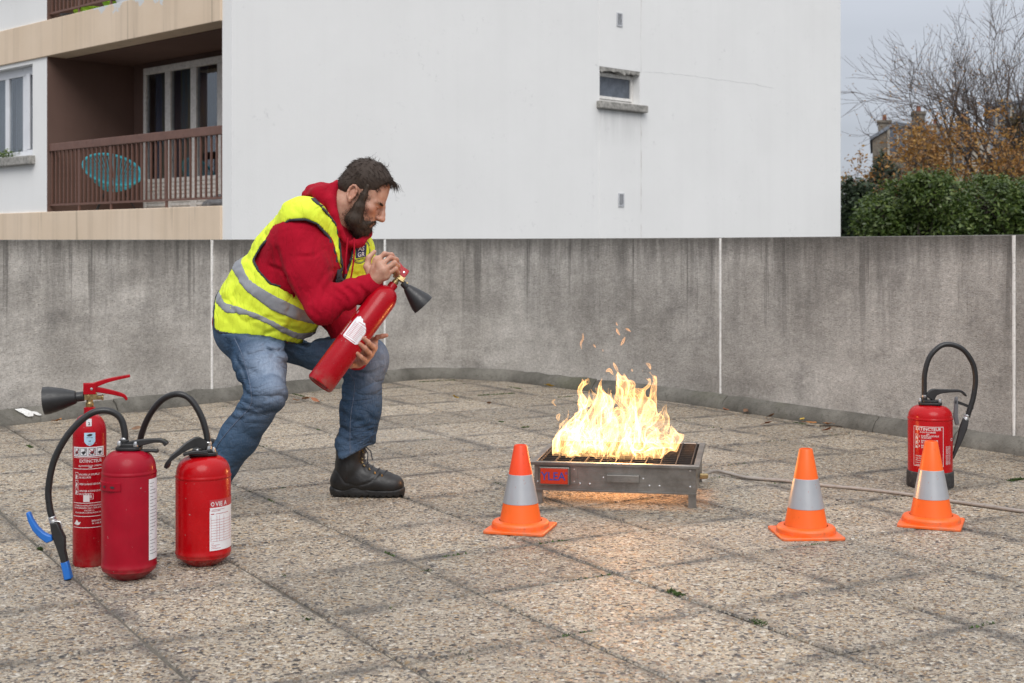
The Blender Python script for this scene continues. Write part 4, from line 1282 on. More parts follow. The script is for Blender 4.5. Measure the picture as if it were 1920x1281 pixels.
ax0, ax1 = .0895 * .45, .0895 * 1.95
D = Decal(); D.rect(ax0, ax1, zC(1031), zC(957), fC, .0005); D.rect(ax0 + .001, ax1, zC(957), zC(951), fC, .0006); lc = D.build('label', M_LABEL, tC)
D = Decal(); D.rect(ax0, ax1, zC(951), zC(936), fC, .0006); lr = D.build('label', M_PRINTR, tC); lr['label'] = 'red header strip of the label'
D = Decal(); D.text('VIE A', .0155, fC, ax0 + .019, zC(948.5), .0012, 'LEFT', .95)
D.poly([(ax0 + .010 + .0065 * math.cos(a), zC(944) + .0075 * math.sin(a)) for a in np.linspace(0, 6.283, 16)[:-1]], fC, .0011)
D.build('lettering', M_PRINTW, tC)
D = Decal(); D.poly([(ax0 + .010 + .0042 * math.cos(a), zC(944) + .0052 * math.sin(a)) for a in np.linspace(0, 6.283, 12)[:-1]], fC, .0014)
for k in range(9): D.rect(ax0 + .004, ax1 - .004, zC(974 + k * 5) - .0004, zC(974 + k * 5) + .0004, fC, .001)
for xx in (.004, .024, .034, .052, .085): D.rect(ax0 + xx, ax0 + xx + .0008, zC(1014), zC(966), fC, .001, 1)
for k, w in enumerate((.05, .032)): D.rect(ax0 + .006, ax0 + .006 + w, zC(954.6 + k * 2.5) - .0006, zC(954.6 + k * 2.5) + .0006, fC, .0012)
D.rect(ax0 + .004, ax0 + .015, zC(963.5), zC(961.8), fC, .001); D.rect(ax0 + .02, ax0 + .075, zC(963), zC(962.2), fC, .001)
for k, w in enumerate((.01, .03, .018, .034)): D.rect(ax0 + .005, ax0 + .005 + w, zC(1018 + k * 3) - .0006, zC(1018 + k * 3) + .0006, fC, .001)
D.build('print_line', M_PRINTR, lc)

# D: right rear extinguisher with rubber boot
bD = gnd(1744, 911); YD = bD[1]
tD = shell('fire_extinguisher', 'red extinguisher with black rubber base behind the rightmost cone, by the wall', .0945, (.02, .295, .352), bD, -cam_ang(bD), M_REDW, 'wide red extinguishers', boot=True)
m = MB(); m.lathe([(.0001, 0), (.098, 0), (.100, .004), (.099, .066), (.0955, .070), (.0945, .068)], 40)
for k in range(40):
    pass
m.build('rubber_base', M_RUB, tD, smooth=40, bev=.002)
plate(tD, .354, .050, .038)
bolt_at(tD, -.042, -.014, .366); bolt_at(tD, .040, -.014, .366)
iD = Matrix.Rotation(cam_ang(bD), 3, 'Z')
def relD(px, py, dy=0.0): return tuple(iD @ Vector(at(px, py, YD + dy) - bD))
m = MB(); m.lathe([(.013, .36), (.013, .385)], 16, Matrix.Translation(Vector(relD(1733, 757)) * 1.0 - Vector((0, 0, relD(1733, 757)[2])))); m.build('valve_neck', M_BLKP, tD)
ferrule(tD, Vector(relD(1733, 750)), (0, 0, 1), .024, .0115)
ribbon_lever(tD, 'lever', [relD(1742, 747), relD(1750, 737), relD(1762, 734), relD(1780, 733), relD(1798, 733), relD(1806, 737), relD(1811, 743)], .012, [.022, .018, .010, .0065, .0055, .005, .003])
hose(tD, [relD(1733, 748), relD(1733, 725), relD(1734, 700), relD(1743, 670), relD(1762, 650), relD(1782, 646), relD(1806, 656), relD(1824, 682), relD(1829, 712), relD(1825, 745), relD(1818, 768), relD(1814, 782)], .0115)
pf = Vector(relD(1814, 778)); ferrule(tD, pf, Vector(relD(1810, 788)) - pf, .026, .0125)
gun(tD, bD, [relD(1811, 785), relD(1804, 802), relD(1797, 828), relD(1790, 848), relD(1786, 860)], [(.014, .013), (.022, .012), (.014, .010), (.008, .007), (.005, .005)], M_BLKP, 'nozzle', .012)
gun(tD, bD, [relD(1793, 744), relD(1793, 762), relD(1793, 780), relD(1796, 796)], [(.007, .007), (.008, .010), (.007, .013), (.006, .012)], M_GREYP, 'trigger', .009)
ribbon_lever(tD, 'hose_clip', [relD(1790, 753), relD(1803, 757), relD(1820, 764), relD(1824, 765)], .009, [.007, .006, .006, .008])
fD = wrap(.0945, 0, 0); zD = lambda py: CAM_Z - (py - HOR) * (YD - .08) / FPX
D = Decal()
xD0, xD1 = -.075, .058
D.frame(xD0, xD1, zD(875), zD(800), .002, fD, .0005)
D.text('EXTINCTEUR', .0135, fD, -.0085, zD(807.5), .0006, sx=1.0)
D.text('A EAU PULVERISEE', .0065, fD, -.01, zD(812), .0006, sx=.9); D.text('13A', .006, fD, -.01, zD(815.5), .0006)
for k, (a, b) in enumerate((('ENLEVER LA GOUPILLE', 'DE SECURITE'), ('ENFONCER LE LEVIER', 'DE COMMANDE'), ('PRESSER LA POIGNEE', 'EN VISANT LA BASE'))):
    y_ = 819 + k * 9
    D.text(str(k + 1), .0085, fD, -.046, zD(y_ + 2), .0006)
    D.text(a, .0068, fD, -.038, zD(y_), .0006, 'LEFT', .78); D.text(b, .0068, fD, -.038, zD(y_ + 3.6), .0006, 'LEFT', .78)
    D.frame(-.066, -.052, zD(y_ + 4), zD(y_ - 4), .0014, fD, .0005); D.poly([(-.063, zD(y_ + 3)), (-.055, zD(y_ + 3)), (-.056, zD(y_ - 1)), (-.061, zD(y_ - 2))], fD, .0006)
for k, s_ in enumerate(('UTILISER SUR FEUX DE', 'classe A bois papier', 'efficace jusqu a', 'ne pas utiliser sur', 'courant electrique')):
    D.text(s_, .0056, fD, -.065, zD(857 + k * 4), .0006, 'LEFT', .85)
for k in range(4): D.text('VERIFICATION ANNUELLE', .0052, fD, .076 + k * .008, zD(872), .0006, 'LEFT', .95, True)
D.text('CE', .012, fD, .112, zD(828), .0006)
D.build('lettering', M_PRINTW, tD)

# ---- cones
def cone_mat(name, col):
    t = NT(name); c = t.coord('Object')
    cc = t.mix(t.rng(t.noise(c, 9, 5), .35, .65), tuple(x * .92 for x in col), col)
    sc = t.noise(t.coord('Object', (1, 1, .35)), 55, 6, .7)
    cc = t.mix(t.rng(sc, .60, .70, 0, .55), cc, tuple(x * .6 for x in col))
    sp3 = t.n('SeparateXYZ', {0: c})
    cc = t.mix(t.math('MULTIPLY', t.rng(sp3.outputs[2], .05, .0), t.rng(t.noise(c, 24, 6, .7), .42, .66, 0, .6)), cc, (.30, .20, .13))
    t.set(col=cc, rough=.42, sss=.0)
    t.bump(t.noise(c, 240, 3), .06, .002)
    return t.mat
M_ORG = cone_mat('orange_cone_plastic', (.92, .135, .010))
M_ORG2 = cone_mat('red_orange_cone_plastic', (.86, .065, .010))
def refl_mat():
    t = NT('reflective_sleeve'); c = t.coord('Object')
    cc = t.mix(t.rng(t.noise(c, 6, 4), .3, .7), (.40, .41, .43), (.50, .51, .53))
    sc = t.noise(t.coord('Object', (1, 1, .7)), 38, 7, .75)
    cc = t.mix(t.rng(sc, .63, .65, 0, .75), cc, (.50, .10, .05))
    t.set(col=cc, rough=.36, metal=.45); return t.mat
M_SLEEVE = refl_mat()
def cone(label, px, py, rz, top_mat, H=.312):
    b = gnd(px, py)
    t = thing('traffic_cone', label, 'traffic cone', b, rz, 'traffic cones set out around the burner')
    m = MB()
    s = .114
    pts = []
    for cx, cy, a0 in ((1, 1, 0), (-1, 1, 90), (-1, -1, 180), (1, -1, 270)):
        for k in range(4):
            a = R(a0 + 30 * k); pts.append((cx * (s - .012) + .012 * math.cos(a), cy * (s - .012) + .012 * math.sin(a)))
    m.prism(pts, .0, .012)
    m.lathe([(.107, .012), (.106, .028), (.100, .034), (.079, .0365)], 48, closed=False)
    m.build('base', M_ORG, t, smooth=35, bev=.003)
    rz_ = lambda z: .077 + (.0235 - .077) * (z - .034) / (H - .034)
    zb0, zb1 = .100, .206
    m = MB(); m.lathe([(rz_(.0355), .0355), (rz_(zb0), zb0)], 48, closed=False); m.build('lower_cone', M_ORG, t)
    m = MB(); m.lathe([(rz_(zb0), zb0), (rz_(zb0) + .0012, zb0 + .001), (rz_(zb1) + .0012, zb1 - .001), (rz_(zb1), zb1)], 48, closed=False); m.build('reflective_band', M_SLEEVE, t)
    m = MB(); m.lathe([(rz_(zb1), zb1), (rz_(H - .004), H - .004), (rz_(H) - .001, H), (rz_(H) - .005, H), (rz_(H) - .006, H - .03), (.0001, H - .05)], 48, closed=False); m.build('upper_cone', top_mat, t, smooth=40)
    return t
cone('orange cone with redder tip standing in front of the gas burner', 976, 993, R(-15), M_ORG2)
cone('orange and silver cone standing alone right of the burner', 1511, 1003, R(3), M_ORG)
cone('orange cone standing in front of the rubber-based extinguisher', 1746, 983, R(-22), M_ORG)

# ---- gas burner tray
def steel_mat():
    t = NT('brushed_stainless'); c = t.coord('Object')
    n = t.noise(t.coord('Object', (3, 3, 60)), 3, 5, .6)
    col = t.mix(t.rng(t.noise(c, 8, 6, .65), .35, .7), (.20, .19, .175), (.36, .345, .325))
    col = t.mix(t.rng(t.noise(c, 5, 7, .7), .5, .72, 0, .7), col, (.12, .10, .085))
    t.set(col=col, rough=t.rng(n, .3, .7, .28, .5), metal=.9)
    t.bump(t.noise(c, 30, 4), .06, .004)
    return t.mat
M_INOX = steel_mat()
M_SOOT = simple('sooty_metal', (.016, .013, .012), .8, .0, var=.4, vs=20)
def box_red():
    t = NT('red_panel'); t.set(col=(.50, .045, .02), rough=.25, metal=.2); return t.mat
M_BOXR = box_red()
M_LOGO = simple('blue_print', (.03, .05, .26), .5, var=.05)
bBr = np.array((.466, 5.812, 0.0)); BRZ = R(-10)
tr = thing('gas_burner', 'stainless steel fire-training burner tray with red badge, burning', 'burner', bBr, BRZ)
hw, hd = .340, .325
ZB0, ZT0 = .055, .172
th = .004
m = MB()
m.box(-hw + .014, hw - .014, -hd + .014, -hd + .014 + th, ZB0, ZT0 - .012); m.box(-hw + .014, hw - .014, hd - .014 - th, hd - .014, ZB0, ZT0 - .012)
m.box(-hw + .014, -hw + .014 + th, -hd + .014 + th, hd - .014 - th, ZB0, ZT0 - .012); m.box(hw - .014 - th, hw - .014, -hd + .014 + th, hd - .014 - th, ZB0, ZT0 - .012)
m.build('side_panel', M_INOX, tr, smooth=0, bev=.0012)
for k in range(2):
    m = MB(); y_ = .10 + k * .11; m.box(-hw + .019, hw - .019, y_, y_ + .09, ZB0 + .012, ZB0 + .016); m.build('tray_floor', M_SOOT, tr, smooth=0)
m = MB()   # rim frame
r_ = .024
m.box(-hw, hw, -hd, -hd + r_, ZT0 - .014, ZT0); m.box(-hw, hw, hd - r_, hd, ZT0 - .014, ZT0)
m.box(-hw, -hw + r_, -hd + r_, hd - r_, ZT0 - .014, ZT0); m.box(hw - r_, hw, -hd + r_, hd - r_, ZT0 - .014, ZT0)
m.build('rim', M_INOX, tr, smooth=0, bev=.002)
m = MB(); m.box(-hw + .016, hw - .016, -hd + .006, -hd + .0135, ZB0 + .0, ZB0 + .006); m.build('bottom_lip', M_INOX, tr, smooth=0)
long0 = None
for k in range(13):
    y = -hd + r_ + .012 + k * (2 * hd - 2 * r_ - .024) / 12
    if long0 is None:
        mm = MB(); mm.box(-hw + r_, hw - r_, -.0022, .0022, ZT0 - .016, ZT0 - .002); long0 = o = mm.build('grate_bar', M_SOOT, tr, smooth=0)
    else: o = long0.copy(); COL.objects.link(o)
    o.location = (0, y, 0)
short0 = None
for k in range(11):
    x = -hw + r_ + .012 + k * (2 * hw - 2 * r_ - .024) / 10
    if short0 is None:
        mm = MB(); mm.box(-.0025, .0025, -hd + r_, hd - r_, ZT0 - .006, ZT0 + .0005); short0 = o = mm.build('cross_bar', M_SOOT, tr, smooth=0)
    else: o = short0.copy(); COL.objects.link(o)
    o.location = (x, 0, 0)
for k in range(3):   # burner pipes inside
    m = MB(); y = -.17 + k * .17; m.tube([(-hw + .05, y, ZB0 + .05), (hw - .05, y, ZB0 + .05)], .011, 10); m.build('burner_pipe', M_SOOT, tr)
for sx in (-1, 1):
    for sy in (-1, 1):
        m = MB(); x = sx * (hw - .03); y = sy * (hd - .024)
        m.box(x - .016, x + .016, y - .0022, y + .0022, 0, ZB0 + .05 - .051 + .055); m.box(x - sx * .012 - .003, x - sx * .012 + .003, y + .0022, y + .026, 0, ZB0); m.box(x - .017, x + .017, y + .0022, y + .024, 0, .004)
        m.build('leg', M_INOX, tr, smooth=0)
yf = -hd + .0135
m = MB(); m.box(-.315, -.30, yf - .001, yf, ZB0 + .01, ZT0 - .02); 
bx = MB(); bx.box(-.305, -.180, yf - .018, yf, .078, .152); badge = bx.build('badge_box', M_INOX, tr, smooth=0, bev=.003)
m = MB(); m.box(-.298, -.187, yf - .0205, yf - .018, .084, .146); m.build('badge_face', M_BOXR, badge, smooth=0, bev=.001)
flat = lambda x, y, d=0.0: (x, yf - .0205 - d, y)
D = Decal(); D.text('YLEA', .033, flat, -.246, .100, .0006, sx=.95); D.text('®', .010, flat, -.193, .124, .0006); D.build('lettering', M_LOGO, badge)
m = MB(); m.box(-.176, -.150, yf - .003, yf, .082, .150); m.build('hinge_plate', M_INOX, tr, smooth=0)
m = MB(); m.box(-.055, .125, yf - .002, yf, .098, .126); hd_ = m.build('handle_plate', M_INOX, tr, smooth=0)
m = MB(); m.box(-.030, .100, yf - .020, yf - .016, .098, .127); m.box(-.030, -.026, yf - .016, yf - .002, .098, .127); m.box(.096, .100, yf - .016, yf - .002, .098, .127); m.box(-.026, .096, yf - .016, yf - .002, .124, .127)
m.build('handle', M_INOX, tr, smooth=0, bev=.002)
for x, z in ((-.163, .142), (-.163, .093), (-.140, .085), (-.10, .085), (-.045, .112), (.115, .112), (.14, .085), (.18, .085), (.302, .085), (.302, .150), (-.312, .088)):
    m = MB(); m.lathe([(.0048, 0), (.0048, .002), (.003, .0036), (.0001, .004)], 8, Matrix.Translation((x, yf, z)) @ Matrix.Rotation(R(90), 4, 'X')); m.build('screw', M_STEEL, tr)
for sx in (-1, 1):
    m = MB(); x = sx * (hw - .016); m.box(min(x, x - sx * .014), max(x, x - sx * .014), yf - .0016, yf, ZB0, ZT0 - .02); m.build('corner_strip', M_INOX, tr, smooth=0)

# gas hose trailing to the right
pts = [at(1312, 893, 5.62), gnd(1345, 896), gnd(1400, 899), gnd(1470, 905), gnd(1545, 914), gnd(1620, 921), gnd(1710, 932), gnd(1760, 940), gnd(1830, 950), gnd(1920, 963), gnd(2020, 975), gnd(2200, 985)]
pts = [np.array((p[0], p[1], max(p[2], .008))) for p in pts]
pts[1][2] = .03
o0 = pts[3]
M_GAS = simple('grey_gas_hose_rubber', (.30, .265, .235), .5, var=.1, vs=20, dirt=((.12, .10, .09), .3))
m = MB(); m.tube(catmull([p - o0 for p in pts], 10), .0075, 10)
gh = thing('gas_hose', 'beige-grey gas hose running from the burner to the right over the slabs', 'hose', o0)
m.build('hose_line', M_GAS, gh, smooth=60)
m = MB(); q = pts[0] - o0; m.lathe([(.011, 0), (.011, .03), (.008, .034)], 6, Matrix.Translation(q) @ Matrix.Rotation(R(90), 4, 'Y')); m.build('coupling', M_BRASS, gh)

# fallen leaves
M_LEAFS = [simple('leaf_' + n, c, .7, var=.25, vs=40) for n, c in (('orange', (.36, .15, .04)), ('brown', (.16, .085, .045)), ('yellow', (.45, .30, .05)), ('rust', (.28, .10, .04)))]
LEAVES = [(556, 756, 0, 'orange-brown leaf left of a pair on the slabs beside the man\'s bent knee'), (572, 753, 0, 'orange leaf right of the man\'s rear knee, middle of three'), (590, 756, 3, 'rust-coloured leaf below the base of the held extinguisher'),
          (44, 790, 1, 'brown leaf on the slabs under the pale smear at the far left wall foot'), (107, 795, 0, 'orange leaf by the wall foot left of the black horn'), (855, 783, 2, 'small yellow leaf in front of the corner of the parapet') if False else (918, 762, 1, 'brown curled leaf on the slabs left of the flames'),
          (853, 750, 2, 'yellow leaf lying near the corner of the parapet'), (1030, 728, 2, 'yellow leaf by the wall foot left of the flames'), (1446, 786, 1, 'brown leaf nearest the white joint, right of the flames'),
          (1441, 799, 3, 'rust leaf a little nearer than the leaves along the right wall'), (1505, 793, 2, 'bright yellow leaf in the row along the right wall'), (1519, 799, 0, 'orange leaf beside the bright yellow one along the right wall'),
          (1552, 801, 0, 'orange upright leaf beside the dark twig at the right wall'), (1552, 812, 3, 'small rust leaf below the dark twig at the right wall'), (257, 810, 1, 'brown leaf behind the arching hoses'),
          (239, 742, 0, 'orange leaf on the wall foot behind the red lever'), (212, 752, 1, 'brown leaf right of the brass valve by the wall foot') if False else (1400, 776, 1, 'brown leaf by the cove just right of the white joint'),
          (1095, 1152 - 240, 3, 'tiny rust fleck of a leaf under the burner') if False else (1360, 774, 3, 'rust leaf at the foot of the white wall joint')]
for px, py, k, lb in LEAVES:
    b = gnd(px, py)
    s = RNG.uniform(.028, .045)
    out = [(0, -1), (.28, -.75), (.55, -.35), (.5, .1), (.34, .5), (.08, .95), (0, 1.1), (-.08, .95), (-.32, .5), (-.55, .05), (-.5, -.4), (-.25, -.75)]
    vs = [(x * s, y * s * .8, .006 + .010 * abs(x) * RNG.uniform(.6, 2) + .012 * y * y * RNG.uniform(.2, 1)) for x, y in out] + [(0, 0, .004)]
    n = len(out)
    m = MB(); m.add(vs, [(i, (i + 1) % n, n) for i in range(n)])
    m.tube([(0, -s * .8, .012), (.004, -s * 1.15, .010)], .0009, 4)
    o = m.build('fallen_leaf', M_LEAFS[k], None, smooth=60)
    o.location = b; o.rotation_euler = (RNG.normal(0, .25), RNG.normal(0, .25), RNG.uniform(0, 6.28))
    o.location.z = .012
    tag(o, lb, 'leaf', 'fallen leaves on the slabs')
bT = gnd(1560, 802)
m = MB(); m.tube([(-.07, 0, .008), (-.02, .004, .012), (.03, -.003, .010), (.07, .006, .006)], [.004, .005, .004, .002], 6)
o = m.build('twig', M_BARK, None); o.location = bT; o.rotation_euler.z = R(-8); tag(o, 'dark twig lying by the leaves at the right wall foot', 'twig')
# ================================================================== organic shapes: distance fields meshed with surface nets
_PERM = {}
def vnoise(X, Y, Z, seed=0):
    """smooth lattice noise in -1..1 for equally shaped arrays"""
    if seed not in _PERM:
        _PERM[seed] = np.random.default_rng(100 + seed).uniform(-1, 1, (32, 32, 32)).astype(np.float32)
    T = _PERM[seed]
    xi, yi, zi = np.floor(X).astype(int), np.floor(Y).astype(int), np.floor(Z).astype(int)
    fx, fy, fz = X - xi, Y - yi, Z - zi
    fx, fy, fz = [f * f * (3 - 2 * f) for f in (fx, fy, fz)]
    x0, x1, y0, y1, z0, z1 = xi & 31, (xi + 1) & 31, yi & 31, (yi + 1) & 31, zi & 31, (zi + 1) & 31
    a = T[x0, y0, z0] * (1 - fx) + T[x1, y0, z0] * fx
    b = T[x0, y1, z0] * (1 - fx) + T[x1, y1, z0] * fx
    c = T[x0, y0, z1] * (1 - fx) + T[x1, y0, z1] * fx
    d = T[x0, y1, z1] * (1 - fx) + T[x1, y1, z1] * fx
    return (a * (1 - fy) + b * fy) * (1 - fz) + (c * (1 - fy) + d * fy) * fz
def fbm(X, Y, Z, seed=0, oct=3):
    s, a = 0, 1.0
    for k in range(oct):
        s = s + a * vnoise(X * 2 ** k, Y * 2 ** k, Z * 2 ** k, seed + k); a *= .5
    return s
def smin(a, b, k):
    if k <= 0: return np.minimum(a, b)
    h_ = np.maximum(k - np.abs(a - b), 0) / k
    return np.minimum(a, b) - h_ * h_ * k * .25
class Field:
    def __init__(self, lo, hi, h):
        self.lo, self.h = np.array(lo, float), h
        self.n = np.ceil((np.array(hi) - self.lo) / h).astype(int) + 1
        self.D = np.full(self.n, .5, np.float32)
    def ax(self, k, a, b): return (self.lo[k] + self.h * np.arange(a, b)).astype(np.float32)
    def block(self, lo, hi):
        i0 = np.maximum(0, np.floor((np.array(lo) - self.lo) / self.h).astype(int)); i1 = np.minimum(self.n, np.ceil((np.array(hi) - self.lo) / self.h).astype(int) + 1)
        return i0, i1
    def apply(self, fn, lo, hi, k=0.0, op='add'):
        i0, i1 = self.block(lo, hi)
        if np.any(i1 <= i0): return self
        sl = tuple(slice(a, b) for a, b in zip(i0, i1))
        X = self.ax(0, i0[0], i1[0])[:, None, None]; Y_ = self.ax(1, i0[1], i1[1])[None, :, None]; Z = self.ax(2, i0[2], i1[2])[None, None, :]
        d = fn(X, Y_, Z)
        if op == 'add': self.D[sl] = smin(self.D[sl], d, k)
        else: self.D[sl] = -smin(-self.D[sl], d, k)
        return self
    def cap(self, a, b, ra, rb=None, k=.02, op='add', pad=.08):
        a, b = np.array(a, float), np.array(b, float); rb = ra if rb is None else rb
        ba = b - a; L2 = max(float(ba @ ba), 1e-12)
        def fn(X, Y_, Z):
            px, py, pz = X - a[0], Y_ - a[1], Z - a[2]
            t = np.clip((px * ba[0] + py * ba[1] + pz * ba[2]) / L2, 0, 1)
            return np.sqrt((px - t * ba[0]) ** 2 + (py - t * ba[1]) ** 2 + (pz - t * ba[2]) ** 2) - (ra + (rb - ra) * t)
        r_ = max(ra, rb) + pad
        return self.apply(fn, np.minimum(a, b) - r_, np.maximum(a, b) + r_, k, op)
    def chain(self, pts, rs, k=.02, pad=.08):
        for i in range(len(pts) - 1): self.cap(pts[i], pts[i + 1], rs[i], rs[i + 1], k, 'add', pad)
        return self
    def ell(self, c, ax, semi, k=.02, op='add', pad=.08):
        """ax: three unit vectors (rows)"""
        c, ax, s = np.array(c, float), np.array(ax, float), np.array(semi, float)
        def fn(X, Y_, Z):
            px, py, pz = X - c[0], Y_ - c[1], Z - c[2]
            q = [(px * ax[i][0] + py * ax[i][1] + pz * ax[i][2]) for i in range(3)]
            k0 = np.sqrt(sum((q[i] / s[i]) ** 2 for i in range(3))); k1 = np.sqrt(sum((q[i] / s[i] ** 2) ** 2 for i in range(3)))
            return k0 * (k0 - 1) / np.maximum(k1, 1e-6)
        r_ = max(semi) + pad
        return self.apply(fn, c - r_, c + r_, k, op)
    def grid(self):
        return np.meshgrid(self.ax(0, 0, self.n[0]), self.ax(1, 0, self.n[1]), self.ax(2, 0, self.n[2]), indexing='ij', sparse=True)
    def near(self, w, fn):
        """add fn(x,y,z) to the field where it is within w of the surface"""
        idx = np.nonzero(np.abs(self.D) < w)
        P = [self.lo[k] + self.h * idx[k] for k in range(3)]
        self.D[idx] += fn(*P).astype(np.float32)
        return self
    def mesh(self, smooth_it=1):
        return surface_nets(self.D, self.lo, self.h, smooth_it)
def surface_nets(D, lo, h, smooth_it=1):
    S = D < 0
    n = np.array(D.shape)
    c = np.zeros(n - 1, np.int8)
    for dx in (0, 1):
        for dy in (0, 1):
            for dz in (0, 1):
                c += S[dx:n[0] - 1 + dx, dy:n[1] - 1 + dy, dz:n[2] - 1 + dz]
    act = (c > 0) & (c < 8)
    I = np.argwhere(act)
    if len(I) == 0: return np.zeros((0, 3)), np.zeros((0, 4), int)
    idm = np.full(n - 1, -1, np.int64); idm[tuple(I.T)] = np.arange(len(I))
    acc = np.zeros((len(I), 3)); cnt = np.zeros(len(I))
    corners = [(a, b, d) for a in (0, 1) for b in (0, 1) for d in (0, 1)]
    val = {q: D[I[:, 0] + q[0], I[:, 1] + q[1], I[:, 2] + q[2]].astype(np.float64) for q in corners}
    for q in corners:
        for k in range(3):
            if q[k] == 0:
                r_ = list(q); r_[k] = 1; r_ = tuple(r_)
                a, b = val[q], val[r_]
                m_ = (a < 0) != (b < 0)
                t = np.where(m_, a / np.where(m_, a - b, 1), 0)
                p = np.array(q, float)[None].repeat(len(I), 0); p[:, k] += t
                acc[m_] += p[m_]; cnt[m_] += 1
    V = (I + acc / cnt[:, None]) * h + np.array(lo)
    Q = []
    for k in range(3):
        u, v = [(1, 2), (2, 0), (0, 1)][k]
        sl0 = [slice(None)] * 3; sl1 = [slice(None)] * 3
        sl0[k] = slice(0, n[k] - 1); sl1[k] = slice(1, n[k])
        E = np.argwhere(S[tuple(sl0)] != S[tuple(sl1)])
        E = E[(E[:, u] > 0) & (E[:, v] > 0) & (E[:, u] < n[u] - 1) & (E[:, v] < n[v] - 1)]
        if len(E) == 0: continue
        def g(du, dv):
            e = E.copy(); e[:, u] -= du; e[:, v] -= dv
            return idm[e[:, 0], e[:, 1], e[:, 2]]
        q = np.stack([g(1, 1), g(0, 1), g(0, 0), g(1, 0)], 1)
        flip = ~S[E[:, 0], E[:, 1], E[:, 2]]
        q[flip] = q[flip][:, ::-1]
        Q.append(q)
    Q = np.concatenate(Q)
    Q = Q[(Q >= 0).all(1)]
    for _ in range(smooth_it):
        s = np.zeros_like(V); w = np.zeros(len(V))
        for a in range(4):
            for b in (1, 3):
                np.add.at(s, Q[:, a], V[Q[:, (a + b) % 4]]); np.add.at(w, Q[:, a], 1)
        V = V * .5 + .5 * s / np.maximum(w, 1)[:, None]
    return V, Q
def vertex_normals(V, Q):
    n = np.cross(V[Q[:, 2]] - V[Q[:, 0]], V[Q[:, 3]] - V[Q[:, 1]])
    N = np.zeros_like(V)
    for k in range(4): np.add.at(N, Q[:, k], n)
    return N / (np.linalg.norm(N, axis=1, keepdims=True) + 1e-12)
def poly_sdf(poly, X, Z):
    """signed distance to a closed polygon in the xz plane (negative inside)"""
    P = np.array(poly, float); n = len(P)
    d = np.full(np.broadcast(X, Z).shape, 1e9); s = np.ones(d.shape)
    for i in range(n):
        a, b = P[i], P[(i + 1) % n]
        e = b - a; wx, wz = X - a[0], Z - a[1]
        t = np.clip((wx * e[0] + wz * e[1]) / (e @ e), 0, 1)
        d = np.minimum(d, (wx - e[0] * t) ** 2 + (wz - e[1] * t) ** 2)
        c1 = Z >= a[1]; c2 = Z < b[1]; c3 = e[0] * wz > e[1] * wx
        s = np.where((c1 & c2 & c3) | (~c1 & ~c2 & ~c3), -s, s)
    return s * np.sqrt(d)
def line_dist(pts, X, Z):
    P = np.array(pts, float); d = np.full(np.broadcast(X, Z).shape, 1e9)
    for a, b in zip(P, P[1:]):
        e = b - a; wx, wz = X - a[0], Z - a[1]
        t = np.clip((wx * e[0] + wz * e[1]) / (e @ e), 0, 1)
        d = np.minimum(d, (wx - e[0] * t) ** 2 + (wz - e[1] * t) ** 2)
    return np.sqrt(d)
def strands(P, Dv, L, w0, bend, sag=0.0, seg=3):
    """tapered three-sided hairs from roots P along directions Dv (arrays)"""
    n = len(P); P = np.array(P, float); D = np.array(Dv, float)
    a = np.cross(D, RNG.normal(size=(n, 3))); a /= np.linalg.norm(a, axis=1, keepdims=True) + 1e-9
    b = np.cross(D, a)
    V, cur, d = [], P.copy(), D.copy()
    L = np.asarray(L).reshape(-1, 1)
    for k in range(seg + 1):
        w = w0 * (1 - .85 * k / seg)
        for j in range(3):
            an = 2 * math.pi * j / 3
            V.append(cur + (a * math.cos(an) + b * math.sin(an)) * w)
        d = d + RNG.normal(size=(n, 3)) * bend + np.array((0, 0, -sag)); d /= np.linalg.norm(d, axis=1, keepdims=True)
        cur = cur + d * L / seg
    V = np.stack(V, 1)
    base = np.arange(n)[:, None, None] * (3 * (seg + 1))
    q = np.array([[3 * k + j, 3 * k + (j + 1) % 3, 3 * k + 3 + (j + 1) % 3, 3 * k + 3 + j] for k in range(seg) for j in range(3)])
    return V.reshape(-1, 3), (base + q[None]).reshape(-1, 4)
# ================================================================== THE MAN
YP = 5.72
def W(px, py, dy=0.0): return at(px, py, YP + dy)
def XZ(px, py, dy=-.12):
    p = W(px, py, dy); return (p[0], p[2])
pxm = YP / FPX
man_base = W(560, 930, 0) * np.array((1, 1, 0))
man = thing('person', 'bearded man in yellow safety vest, red hoodie and jeans crouching forward with a held extinguisher', 'person', man_base)

